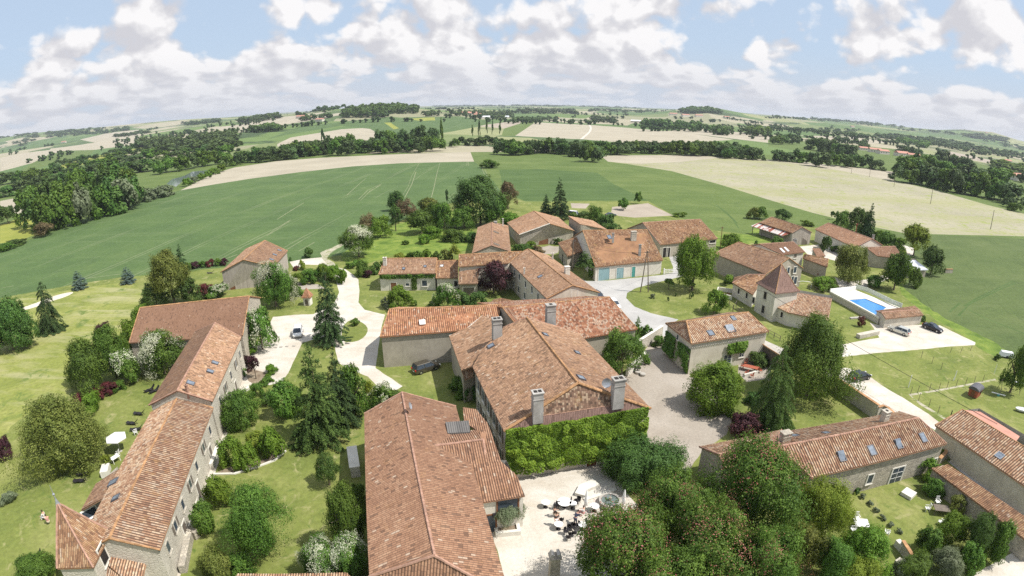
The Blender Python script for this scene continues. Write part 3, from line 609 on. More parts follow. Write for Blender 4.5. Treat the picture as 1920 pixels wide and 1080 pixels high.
def plant(base, width, height, kind, mat, name, label, cat, group=None, lod=None, bare=0.12, bloom=None, trunk=True, var=None, wy=None, z=None):
    """width and height in metres; bare = share of the height that is clear trunk"""
    base = Vector(base); m = mpp(base+Vector((0, 0, height/2))); pxw = width/m
    if lod is None: lod = 'xl' if pxw > 130 else 'hi' if pxw > 62 else 'mid' if pxw > 26 else 'lo' if pxw > 10 else 'tiny'
    var = random.randrange(3) if var is None else var
    rz = random.uniform(0, 6.28); con = kind in ('spruce', 'cedar', 'cone'); small = pxw < 16 or not trunk
    me = proto(kind, lod, var)
    if small:
        o = obj(name, me); setmat(o, MT[mat]); o.location = base+Vector((0, 0, height*(bare if trunk else -0.02))); o.rotation_euler = (0, 0, rz)
        o.scale = (width/2, (wy or width)/2, height*(1-(bare if trunk else 0))); root = o; cr = o
        tag(root, label, cat, group)
    else:
        root = empty(name, base, rz, label, cat, group)
        cr = obj('crown', me, root, (0, 0, height*bare)); setmat(cr, MT[mat]); cr.scale = (width/2, (wy or width)/2, height*(1-bare))
        tm = obj('trunk', trunk_me('con' if con else 'dec', var), root); tm.scale = (width/2*(1 if not con else .8), width/2*(1 if not con else .8), height*(0.98 if con else 0.9))
        if not con: tm.scale = (height*.42, height*.42, height*.9)
    if bloom:
        bl = obj('blossom', proto('bushblossom' if kind == 'bush' else 'fewblossom' if bloom == 'fl_pink' else 'blossom', lod, var), root)
        setmat(bl, MT[bloom])
        if cr is not root: bl.location = cr.location; bl.scale = cr.scale
    TREES.append(root); return root
def T(px, py, top, wpx, kind, mat, label, name=None, cat=None, group=None, **k):
    bare_ = k.get('bare', .07); k['bare'] = bare_
    """tree from its foot (px,py), the height of its top in the photo and its crown width in photo pixels"""
    py = py-wpx*0.5*(-ray(px, py).z)*(0.6 if kind == 'bush' else 0.3 if bare_ < .16 else 0)
    cx_ = px
    for _ in range(2):
        b = G(px, py); h = max(0.3, hgt((px, py), (cx_, top))); px += cx_-proj(b+Vector((0, 0, h*.5)))[0]
    b = G(px, py); w = wpx*mpp(b+Vector((0, 0, h*.6)))
    nm = name or {'spruce': 'spruce_tree', 'cedar': 'cedar_tree', 'cone': 'conifer', 'column': 'poplar_tree', 'bush': 'shrub'}.get(kind, 'broadleaf_tree')
    ct = cat or ('bush' if nm == 'shrub' else 'tree')
    if nm == 'shrub': k.setdefault('trunk', False)
    return plant(b, w, h, kind, mat, nm, label, ct, group, **k)
def mass(name, pts, n, h, w, mat, label, lod='tiny', kind='round', names=None):
    """a far-off wood that reads as one mass: one object"""
    poly = [G(x, y).xy for x, y in pts]; xs = [p.x for p in poly]; ys = [p.y for p in poly]; V = []; F = []; TT = []; c = 0
    def inside(x, y):
        r_ = False
        for i in range(len(poly)):
            a, b = poly[i], poly[i-1]
            if (a.y > y) != (b.y > y) and x < (b.x-a.x)*(y-a.y)/(b.y-a.y)+a.x: r_ = not r_
        return r_
    me = proto(kind, lod, 0); base = np.array([v.co[:] for v in me.vertices]); fb = np.arange(len(base), dtype=np.int32).reshape(-1, 4)
    at = np.array([d.value for d in me.attributes['tint'].data]); tries = 0; r = random.Random(len(pts)*31+n)
    while c < n and tries < n*40:
        tries += 1; x = r.uniform(min(xs), max(xs)); y = r.uniform(min(ys), max(ys))
        if not inside(x, y): continue
        a = r.uniform(0, 6.28); s = w/2*r.uniform(.75, 1.3); hh = h*r.uniform(.75, 1.2); ca, sa = math.cos(a), math.sin(a)
        z = float(ground_z(x, y)); P = np.column_stack([x+(base[:, 0]*ca-base[:, 1]*sa)*s, y+(base[:, 0]*sa+base[:, 1]*ca)*s, z-hh*.05+base[:, 2]*hh])
        V.append(P); F.append(fb+len(base)*c); TT.append(np.clip(at*0.6+r.uniform(0, .45), 0, 1)); c += 1
    if not c: return
    o = obj(name, mesh_np(name, np.concatenate(V), np.concatenate(F), attr=np.concatenate(TT), mats=[MT[mat]]))
    tag(o, label, 'wood', kind='stuff'); return o

# ------------------------------------------------------------ roofs: every slope is real corrugated canal tiling
def slope_mesh(poly, pitch=0.32, amp=None, mat=None, rows=1.1, name='roof_slope', flat=False):
    """poly[0]-poly[1] is the eave; returns verts, faces, uvs of the ribbed sheet plus its rim and underside"""
    P = [Vector(p) for p in poly]; pitch = pitch*0.78; amp = pitch*0.32 if amp is None else amp
    U = (P[1]-P[0]); U.z = 0; Lu = U.length; U.normalize(); Vd = Vector((-U.y, U.x, 0)); cen = sum(P, Vector())/len(P)
    if (cen-P[0]).dot(Vd) < 0: Vd = -Vd
    q = [((p-P[0]).dot(U), (p-P[0]).dot(Vd), p.z) for p in P]
    u0 = min(a[0] for a in q)+1e-3; u1 = max(a[0] for a in q)-1e-3; n = max(2, int((u1-u0)/pitch*4)); us = np.linspace(u0, u1, n+1)
    V = []; UVv = []; F = []; UV = []; cols = []
    prof = [0, .75, 1, .75]
    vmaxall = max(a[1] for a in q); nr = max(1, int(math.hypot(vmaxall, 1)/rows))
    jr = random.Random(int(abs(P[0].x*100)))
    jit = {}
    for i, u in enumerate(us):
        hit = []
        for a, b in zip(q, q[1:]+q[:1]):
            if (a[0]-u)*(b[0]-u) <= 0 and abs(a[0]-b[0]) > 1e-6:
                t = (u-a[0])/(b[0]-a[0]); hit.append((a[1]+(b[1]-a[1])*t, a[2]+(b[2]-a[2])*t))
        hit.sort()
        if len(hit) < 2: hit = hit*2 if hit else [(0, P[0].z)]*2
        (va, za), (vb, zb) = hit[0], hit[-1]; off = 0 if flat else amp*prof[i % 4]; c = []
        for j in range(nr+1):
            t = j/nr; v = va+(vb-va)*t; z = za+(zb-za)*t
            wob = 0.035*math.sin(u*.7+v*.5)+0.025*math.sin(v*1.3-u*.31)+(jit.setdefault((i//4, j), jr.uniform(-.012, .012)) if not flat else 0)
            edge = min(1, min(t, 1-t)*6)
            p = P[0]+U*u+Vd*v; V.append((p.x, p.y, z+off+wob*edge)); c.append((len(V)-1, u/pitch, math.hypot(v-va, z-za) if vb > va else 0, v))
        cols.append(c)
    for a, b in zip(cols, cols[1:]):
        for j in range(nr):
            F.append((a[j][0], b[j][0], b[j+1][0], a[j+1][0]))
            for (w, k) in ((a, j), (b, j), (b, j+1), (a, j+1)): UV.append((w[k][1], w[k][2]))
    # rim and underside
    b0 = len(V); k = len(P)
    for p in P: V.append((p.x, p.y, p.z+0.01))
    for p in P: V.append((p.x, p.y, p.z-0.13))
    for i in range(k):
        j = (i+1) % k; F.append((b0+i, b0+j, b0+k+j, b0+k+i)); UV += [(0.5, 0.3)]*4
    F.append(tuple(b0+k+i for i in range(k))); UV += [(0.5, 0.3)]*k
    me = bpy.data.meshes.new(name); me.from_pydata(V, [], F); me.uv_layers.new(name='UVMap').data.foreach_set('uv', np.array(UV, np.float32).ravel())
    me.materials.append(mat); me.update(); return me
class House:
    def __init__(s, label, cat='house', name='farmhouse', at=None, group=None):
        s.root = empty(name, at, 0, label, cat, group); s.off = -Vector(at); s.wc = []; s.slopes = []
    def part(s, name, me, parent=None, label=None):
        o = obj(name, me, parent or s.root); 
        if parent is None: o.location = s.off
        if label: o['label'] = label
        return o
    def mb(s, name, mb, mats, parent=None, label=None, smooth=False):
        o = mb.build(name, mats, parent or s.root, smooth)
        if parent is None: o.location = s.off
        if label: o['label'] = label
        return o
    def slope(s, poly, mat, pitch=0.3, flat=False, parent=None, name='roof_slope', label=None):
        s.slopes.append([Vector(p) for p in poly]); return s.part(name, slope_mesh(poly, pitch, mat=MT[mat], flat=flat), parent, label)
    def caps(s, lines, mat='ridge', r=0.13, parent=None):
        for a, b in lines:
            mb = MB()
            a = Vector(a); b = Vector(b); n = max(2, int((b-a).length/0.45)); pts = []
            for i in range(n):
                p = a.lerp(b, i/n); q = a.lerp(b, (i+1)/n); k = random.uniform(-.015, .015)
                mb.tube([p+Vector((0, 0, .05+k)), q+(q-p)*.08+Vector((0, 0, .05+k))], [r*1.1, r*.88], 6)
            s.mb('ridge_cap', mb, MT[mat], parent)
    def walls(s, foot, tops, mat, base=-0.3, peaks=None, name='wall', label=None):
        """foot: xy corners in order; tops: wall-top z at each; peaks: {side: (x,y,z)} gable apex on the side i -> i+1"""
        mb = MB(); n = len(foot); s.wc = [Vector((p[0], p[1], 0)) for p in foot]; s.cen = sum(s.wc, Vector())/n
        for i in range(n):
            j = (i+1) % n; a, b = foot[i], foot[j]
            vs = [(a[0], a[1], base), (b[0], b[1], base), (b[0], b[1], tops[j])]
            if peaks and i in peaks: vs.append(tuple(peaks[i]))
            vs.append((a[0], a[1], tops[i])); mb.add(vs, [tuple(range(len(vs)))])
        return s.mb(name, mb, MT[mat], label=label)
    def wallpt(s, side, px, py):
        a = s.wc[side]; b = s.wc[(side+1) % len(s.wc)]; d = (b-a).normalized(); n = Vector((-d.y, d.x, 0))
        if (s.cen-a).dot(n) > 0: n = -n
        r_ = ray(px, py); o = Vector((0, 0, CH)); t = (a-o).dot(n)/r_.dot(n); return o+r_*t, d, n
    def opening(s, side, px, py, w, h, kind='window', surround='whitestone', pane='glass', bars=0, shutters=None, z=None, label=None, frac=None):
        if z is None: z_ = h/2
        else: z_ = z
        if frac is not None:
            a = s.wc[side]; b = s.wc[(side+1) % len(s.wc)]; d = (b-a).normalized(); n = Vector((-d.y, d.x, 0)); n = -n if (s.cen-a).dot(n) > 0 else n; p = a.lerp(b, frac); p.z = z_
        else:
            p, d, n = s.wallpt(side, px, py)
            if z is not None: p.z = z
        if kind == 'door': p.z = h/2
        M = Matrix((d, n, Vector((0, 0, 1)))).transposed()
        if M.determinant() < 0: M = Matrix((-d, n, Vector((0, 0, 1)))).transposed()
        t = 0.16; mb = MB()
        for (cx, cz, sx, sz) in ((-w/2-t/2, 0, t, h+2*t), (w/2+t/2, 0, t, h+2*t), (0, h/2+t/2, w, t)) + (((0, -h/2-t/2, w, t),) if kind != 'door' else ()):
            mb.box(p+M@Vector((cx, .02, cz)), (sx, .1, sz), M=M)
        if kind != 'door': mb.box(p+M@Vector((0, .07, -h/2-t)), (w+.4, .16, .08), M=M)
        f = s.mb(kind, mb, MT[surround], label=label)
        m2 = MB(); m2.box(p+M@Vector((0, .0, 0)), (w, .05, h), M=M); s.mb({'door': 'door_panel'}.get(kind, 'pane'), m2, MT[pane], f)
        if bars:
            m3 = MB(); m3.box(p+M@Vector((0, .035, 0)), (.06, .03, h), M=M)
            for k in range(1, bars): m3.box(p+M@Vector((0, .035, -h/2+h*k/bars)), (w, .03, .05), M=M)
            for sx in (-1, 1): m3.box(p+M@Vector((sx*(w/2-.03), .035, 0)), (.07, .03, h), M=M)
            s.mb('glazing_bar', m3, MT['white_paint'], f)
        if shutters:
            for sx in (-1, 1):
                m4 = MB(); m4.box(p+M@Vector((sx*(w/2+t+w*.27), .05, 0)), (w*.5, .06, h), M=M); s.mb('shutter', m4, MT[shutters], f)
        if kind == 'door':
            m5 = MB(); m5.box(p+M@Vector((w*.35, .06, -.05)), (.04, .08, .14), M=M); s.mb('handle', m5, MT['frame_dark'], f)
        return f
    def on_slope(s, k, px, py):
        P = s.slopes[k]; n = (P[1]-P[0]).cross(P[2]-P[0]).normalized(); n = n if n.z > 0 else -n; r_ = ray(px, py); o = Vector((0, 0, CH)); t = (P[0]-o).dot(n)/r_.dot(n)
        u = (P[1]-P[0]).normalized(); v = n.cross(u); return o+r_*t, u, v, n
    def rooflight(s, k, px, py, w=.78, h=1.05, open_=0, frame='frame_dark', pane='skyglass'):
        p, u, v, n = s.on_slope(k, px, py); M = Matrix((u, v, n)).transposed(); mb = MB()
        for (cx, cy, sx, sy) in ((-w/2, 0, .1, h+.1), (w/2, 0, .1, h+.1), (0, h/2, w, .1), (0, -h/2, w, .1)): mb.box(p+M@Vector((cx, cy, .1)), (sx, sy, .16), M=M)
        f = s.mb('rooflight', mb, MT[frame]); m2 = MB(); M2 = M
        if open_: M2 = Matrix.Rotation(open_, 3, u) @ M
        m2.box(p+M@Vector((0, 0, .13+abs(math.sin(open_))*.2)), (w, h, .04), M=M2); s.mb('pane', m2, MT[pane], f)
    def chimney(s, x, y, z0, w, d, h, rz=0, mat='w_chim', pots=2, cap=True, label=None):
        mb = MB(); mb.box((x, y, z0+h/2), (w, d, h), rz, taper=.94)
        c = s.mb('chimney', mb, MT[mat], label=label); m2 = MB(); m2.box((x, y, z0+h+.02), (w+.12, d+.12, .1), rz); mb2 = MB(); mb2.box((x, y, z0+h*.8), (w+.06, d+.06, .09), rz); s.mb('chimney_band', mb2, MT[mat], c)
        s.mb('chimney_cap', m2, MT[mat], c)
        ca, sa = math.cos(rz), math.sin(rz); 
        for i in range(pots):
            m3 = MB(); o_ = (i-(pots-1)/2)*w*.42; m3.box((x+ca*o_, y+sa*o_, z0+h+.09), (w*.3, d*.5, .06), rz); s.mb('flue_opening', m3, MT['dark'], c)
        return c
def gable(pts, label, mat='roof_pink', wall='w_grey', hip=(0, 0), cat='house', name='farmhouse', pitch=0.3, cap='ridge', ov=0.3, gv=0.15, verge=True, walls=True, base=-0.3, flat=False, group=None, wallmats=None):
    e00, e10, e11, e01, r0, r1 = [Vector(p) for p in pts]
    H_ = House(label, cat, name, Vector(((e00.x+e11.x)/2, (e00.y+e11.y)/2, 0)), group)
    H_.slope([e00, e10, r1, r0], mat, pitch, flat); H_.slope([e11, e01, r0, r1], mat, pitch, flat)
    if hip[0]: H_.slope([e01, e00, r0], mat, pitch, flat)
    if hip[1]: H_.slope([e10, e11, r1], mat, pitch, flat)
    lines = [(r0, r1)]
    if hip[0]: lines += [(r0, e00), (r0, e01)]
    if hip[1]: lines += [(r1, e10), (r1, e11)]
    H_.caps(lines, cap)
    if verge:
        v = []
        if not hip[0]: v += [(e00, r0), (e01, r0)]
        if not hip[1]: v += [(e10, r1), (e11, r1)]
        if v: H_.caps(v, cap, r=0.09)
    if walls:
        L0 = (e10-e00).length; W0 = max(.1, (e01-e00).length); W1 = max(.1, (e11-e10).length)
        def P(s_, t_): a = e00.lerp(e10, s_); b = e01.lerp(e11, s_); return a.lerp(b, t_)
        gs = gv/L0; gh0 = (ov/L0 if hip[0] else gs); gh1 = (ov/L0 if hip[1] else gs); t0 = ov/W0; t1 = ov/W1
        c = [P(gh0, t0), P(1-gh1, t1), P(1-gh1, 1-t1), P(gh0, 1-t0)]
        def top(cn, e, r): return e.z+(r.z-e.z)*(2*ov/max(W0, W1))-.12
        tops = [top(0, e00, r0), top(1, e10, r1), top(2, e11, r1), top(3, e01, r0)]; peaks = {}
        if not hip[1]: q = r1.lerp(r0, gv/max(.1, (r1-r0).length)); peaks[1] = (q.x, q.y, r1.z-.13)
        if not hip[0]: q = r0.lerp(r1, gv/max(.1, (r1-r0).length)); peaks[3] = (q.x, q.y, r0.z-.13)
        H_.walls([(p.x, p.y) for p in c], tops, wall, base, peaks)
    return H_
# ------------------------------------------------------------ the ground's fields, lawns and drives
region('green_field', 'wheat2', [(-900,700),(-300,420),(0,330),(200,300),(500,290),(900,285),(1300,285),(1700,300),(1920,330),(2300,430),(2900,800),(2600,1600),(1900,2600),(100,2600),(-700,1600)], 60)
# far fields
region('pale_field', 'pale', [(520,270),(545,258),(640,243),(690,240),(706,248),(700,262),(640,272),(520,275)], 14)
region('pale_field', 'pale', [(966,255),(985,242),(1004,229),(1050,232),(1100,234),(1180,240),(1290,250),(1375,262),(1250,272),(1245,278),(1190,270),(1100,262)], 14)
region('tilled_field', 'tilled', [(895,237),(940,230),(978,227),(975,232),(945,241)], 14)
region('green_field', 'wheat2', [(940,256),(945,241),(975,232),(978,227),(1004,229),(985,242),(966,255)], 10)
region('green_field', 'wheat', [(700,243),(640,236),(600,243),(540,252),(500,262),(560,238),(700,222),(860,218),(930,228),(895,238),(830,250),(712,262)], 16)
region('meadow', 'yellow', [(720,230),(732,230),(748,241),(738,243)], 8)
region('meadow', 'yellow', [(760,223),(815,220),(816,226),(790,227)], 8)
region('pale_field', 'pale', [(1240,247),(1300,240),(1400,250),(1480,262),(1440,268),(1380,261),(1290,250)], 14)
region('pale_field', 'pale', [(0,296),(45,287),(95,281),(88,292),(60,306),(0,322)], 14)
region('green_field', 'wheat2', [(30,328),(60,306),(88,292),(120,283),(178,281),(170,290),(110,305),(50,322)], 14)
region('pale_field', 'pale', [(88,290),(95,279),(180,268),(262,256),(262,262),(245,272),(178,281),(120,283)], 14)
region('pale_field', 'pale', [(150,262),(200,250),(260,243),(262,256),(180,268)], 12)
region('meadow', 'yellow', [(105,312),(170,295),(260,278),(290,270),(290,275),(200,300),(120,316)], 12)
region('pale_field', 'pale', [(390,240),(470,232),(560,222),(640,212),(640,216),(585,226),(500,240),(440,246)], 12)
region('pale_field', 'pale', [(440,228),(560,216),(625,208),(560,224),(470,234)], 12)
region('pale_field', 'pale', [(0,377),(68,364),(72,378),(66,396),(30,401),(0,385)], 12)
region('meadow', 'yellow', [(0,421),(40,408),(62,414),(66,440),(30,454),(0,456)], 10)
region('pale_field', 'pale', [(1498,254),(1590,256),(1670,266),(1640,270),(1560,264)], 12)
region('green_field', 'wheat2', [(1440,262),(1560,268),(1700,282),(1830,305),(1890,322),(1830,326),(1720,312),(1600,296),(1500,282),(1440,275)], 14)
region('pale_field', 'tilled', [(1773,283),(1820,292),(1880,305),(1850,306),(1780,292)], 12)
region('pale_field', 'pale', [(1430,299),(1480,300),(1560,310),(1640,318),(1676,322),(1676,339),(1600,327),(1520,314)], 12)
region('water', 'river', [(312,345),(322,336),(345,330),(360,322),(400,318),(370,332),(345,338),(330,350)], 8)
# fields round the village
region('pale_strip_field', 'pale', [(338,357),(400,326),(440,314),(520,302),(600,296),(700,291),(800,287),(882,285),(889,303),(830,304),(750,306),(660,312),(560,323),(470,335),(400,346)], 12, smooth=0)
region('wheat_field', 'wheat', [(-500,700),(-200,560),(0,468),(60,449),(140,418),(220,390),(290,368),(338,357),(400,346),(470,335),(560,323),(660,312),(750,306),(830,304),(889,303),(900,312),(925,340),(940,360),(850,380),(760,410),(690,440),(650,475),(600,487),(545,493),(430,500),(400,503),(310,512),(230,519),(140,533),(60,547),(0,559),(-200,620)], 14)
region('wheat_field', 'wheat3', [(936,318),(1010,317),(1120,324),(1150,345),(1215,376),(1100,376),(985,377),(945,360)], 14)
region('weedy_field', 'pale_weed', [(1126,292),(1300,290),(1440,299),(1560,317),(1676,339),(1760,358),(1850,384),(1960,410),(2080,450),(1920,443),(1700,438),(1600,418),(1520,398),(1440,374),(1350,346),(1260,321),(1180,308),(1140,303)], 12)
region('pale_strip_field', 'pale', [(1126,292),(1300,290),(1350,296),(1280,303),(1200,307),(1165,305),(1140,303)], 12)
region('wheat_field', 'wheat4', [(1600,430),(1700,440),(1800,442),(1960,450),(2200,470),(2500,800),(2300,1100),(1960,760),(1872,665),(1806,622),(1719,573),(1680,545),(1640,470)], 12)
region('lawn', 'lawn', [(-900,1500),(-600,800),(-200,622),(0,560),(60,548),(140,534),(230,520),(310,513),(400,504),(430,500),(545,493),(600,487),(650,475),(690,440),(760,410),(850,380),(940,362),(985,378),(1100,377),(1215,377),(1262,404),(1330,430),(1400,440),(1500,420),(1600,440),(1640,450),(1700,470),(1710,512),(1690,540),(1719,569),(1752,590),(1806,618),(1840,636),(1872,660),(1960,700),(2300,800),(2600,1500),(1900,2400),(100,2400)], 12, jit=1.0)
region('meadow', 'meadow', [(-700,1500),(-400,800),(-100,610),(0,565),(60,556),(140,542),(240,528),(290,560),(250,590),(235,630),(170,680),(130,740),(110,760),(60,770),(20,800),(-100,1000)], 14)
region('rough_grass', 'rough', [(640,476),(700,440),(770,412),(850,395),(890,420),(880,470),(820,480),(740,478),(700,490),(665,500),(640,487)], 10, jit=2)
region('rough_grass', 'rough', [(1280,440),(1400,440),(1420,425),(1475,450),(1410,455),(1350,480)], 10, jit=2)
region('rough_grass', 'rough', [(1686,525),(1700,545),(1735,573),(1770,596),(1815,617),(1850,634),(1885,655),(1865,668),(1840,655),(1800,625),(1750,597),(1712,570),(1690,552)], 8, jit=1.5)
region('vegetable_plot', 'tilled', [(1148,388),(1215,381),(1262,404),(1190,408),(1160,405),(1146,398)], 10)
region('vegetable_plot', 'tilled', [(1070,381),(1106,382),(1098,391),(1072,390)], 10)
region('bunker', 'sand', [(30,580),(60,571),(95,557),(122,549),(141,547),(125,556),(95,565),(72,574),(45,582)], 6, smooth=1)
for a, b in (((640,470),(905,303)),):
    pass
region('drive', 'gravel', [(607,484),(618,500),(638,515),(650,532),(648,550),(640,570),(628,588),(614,600),(612,630),(567,642),(558,662),(545,690),(530,716),(505,722),(478,716),(450,740),(435,790),(415,850),(400,900),(372,960),(352,1010),(338,1080),(300,1090),(330,1000),(372,890),(400,800),(425,735),(445,690),(462,660),(490,640),(512,594),(560,590),(588,589),(625,570),(636,548),(630,525),(615,508),(600,494)], 8, jit=.6)
region('drive', 'gravel', [(648,550),(640,515),(630,500),(648,505),(662,515),(672,524),(674,545),(672,567),(684,581),(722,590),(716,610),(712,635),(704,690),(728,706),(755,724),(742,732),(710,726),(690,706),(650,690),(634,680),(628,650),(615,640),(614,600),(628,588),(640,570)], 8, jit=.6)
region('lawn', 'lawn', [(642,642),(640,620),(648,604),(665,598),(684,607),(691,618),(684,632),(668,641)], 6, smooth=1)
region('garden_court', 'gravel', [(543,491),(567,486),(607,482),(625,492),(618,500),(598,497),(574,496),(552,504)], 8)
region('garden_court', 'tan', [(556,530),(597,533),(610,541),(562,543)], 8)
region('farm_track', 'track', [(600,474),(612,468),(640,457),(644,459),(620,474),(613,484),(626,492),(632,500),(618,500),(605,486)], 6, jit=.8)
region('cafe_court', 'gravel', [(900,925),(945,890),(1000,880),(1040,870),(1085,860),(1130,860),(1180,930),(1230,985),(1200,1060),(1120,1120),(955,1130),(935,1040),(915,980)], 10, jit=.8)
region('courtyard', 'tan', [(1165,712),(1180,690),(1205,662),(1222,640),(1240,620),(1256,630),(1262,660),(1293,703),(1345,740),(1372,790),(1362,815),(1315,848),(1290,885),(1225,865),(1205,848),(1215,770),(1190,740)], 10, jit=.8)
region('village_road', 'asphalt', [(1085,520),(1100,527),(1140,526),(1238,516),(1262,512),(1262,500),(1250,470),(1275,470),(1284,512),(1276,519),(1230,530),(1190,541),(1176,549),(1174,559),(1190,575),(1220,587),(1272,599),(1262,606),(1250,628),(1225,640),(1195,612),(1160,590),(1130,568),(1105,545),(1085,530)], 8, jit=.4)
region('drive', 'gravel', [(1631,605),(1657,612),(1725,609),(1762,610),(1812,634),(1829,642),(1828,647),(1775,650),(1719,656),(1640,662),(1570,670),(1560,650),(1604,641),(1649,633),(1640,618)], 8, jit=.4)
region('drive', 'gravel', [(1540,690),(1590,690),(1631,706),(1653,722),(1700,750),(1741,776),(1765,795),(1756,808),(1722,790),(1700,775),(1640,772),(1600,745),(1560,722)], 8, jit=.5)
region('path', 'asphalt', [(1722,784),(1752,808),(1775,840),(1800,866),(1842,893),(1890,934),(1930,962),(1925,984),(1880,950),(1850,922),(1800,884),(1778,866),(1750,830)], 8, jit=.4)
region('drive', 'gravel', [(1800,1100),(1822,1078),(1856,1060),(1895,1038),(1960,1040),(2050,1100),(1950,1200)], 10)
region('path', 'gravel', [(1565,520),(1590,528),(1640,522),(1655,516),(1668,522),(1640,533),(1600,545),(1575,540)], 8, jit=.5)
region('farmyard', 'gravel', [(1500,462),(1540,458),(1580,475),(1570,490),(1548,484),(1515,478)], 8)
region('path', 'gravel', [(1690,458),(1715,466),(1712,478),(1698,480),(1700,470)], 8)
region('path', 'track', [(1703,739),(1760,730),(1866,710),(1868,713),(1762,733),(1708,742),(1730,757),(1776,785),(1772,787),(1725,759)], 6)
region('terrace', 'tan', [(1385,675),(1425,672),(1440,690),(1445,710),(1400,716),(1384,700)], 8)
region('terrace', 'tan', [(988,470),(1030,460),(1050,462),(1046,474),(1010,480)], 8, jit=1.5)
region('flower_bed', 'soilbed', [(462,690),(480,694),(505,700),(497,715),(478,722),(462,712)], 6, smooth=1)
region('flower_bed', 'soilbed', [(405,886),(440,886),(480,874),(520,862),(540,835),(534,830),(500,860),(440,872)], 6)
# tramlines worn through the wheat, as thin bare strips of ground
def tram(pts, w=0.35, mat='tramsoil', nm='wheel_track'):
    p = [G(x, y).xy for x, y in pts]; L_ = []; Rr = []
    for i, q in enumerate(p):
        d = (p[min(i+1, len(p)-1)]-p[max(i-1, 0)]).normalized(); n = Vector((-d.y, d.x))*w/2*random.uniform(.5, 1.3); L_.append(q+n); Rr.append(q-n)
    REG.append((nm, mat, [tuple(a) for a in L_]+[tuple(a) for a in Rr[::-1]]))
for pts in ([(500,442),(520,430),(543,414)],[(506,436),(545,412)],[(672,374),(690,356),(712,346)],[(676,376),(694,358),(714,347)],[(690,362),(716,344)],[(755,366),(765,350),(772,330),(786,306)],[(759,370),(772,346),(780,322)],
            [(809,370),(814,350),(820,322),(825,305)],[(875,311),(876,303)],[(879,311),(878,303)],[(906,336),(908,326),(904,316)],[(911,335),(913,326),(909,318)],[(650,366),(668,350),(686,334)],[(545,395),(570,380)],[(520,411),(552,391)],
            [(0,540),(25,536)],[(160,522),(200,517),(225,514)],[(400,494),(445,477)],[(560,471),(590,454)]):
    tram(pts, 0.28)
for pts in ([(1331,382),(1350,390),(1375,412),(1385,428)],[(1342,383),(1362,398),(1382,418)],[(1780,585),(1800,568),(1810,574)],[(1797,592),(1815,573),(1826,566),(1870,545),(1905,530)],[(1808,574),(1830,560),(1880,536),(1900,527)],[(1815,580),(1850,598),(1920,625)]):
    tram(pts, 0.55, 'wheat3', 'wheel_track')
build_ground()
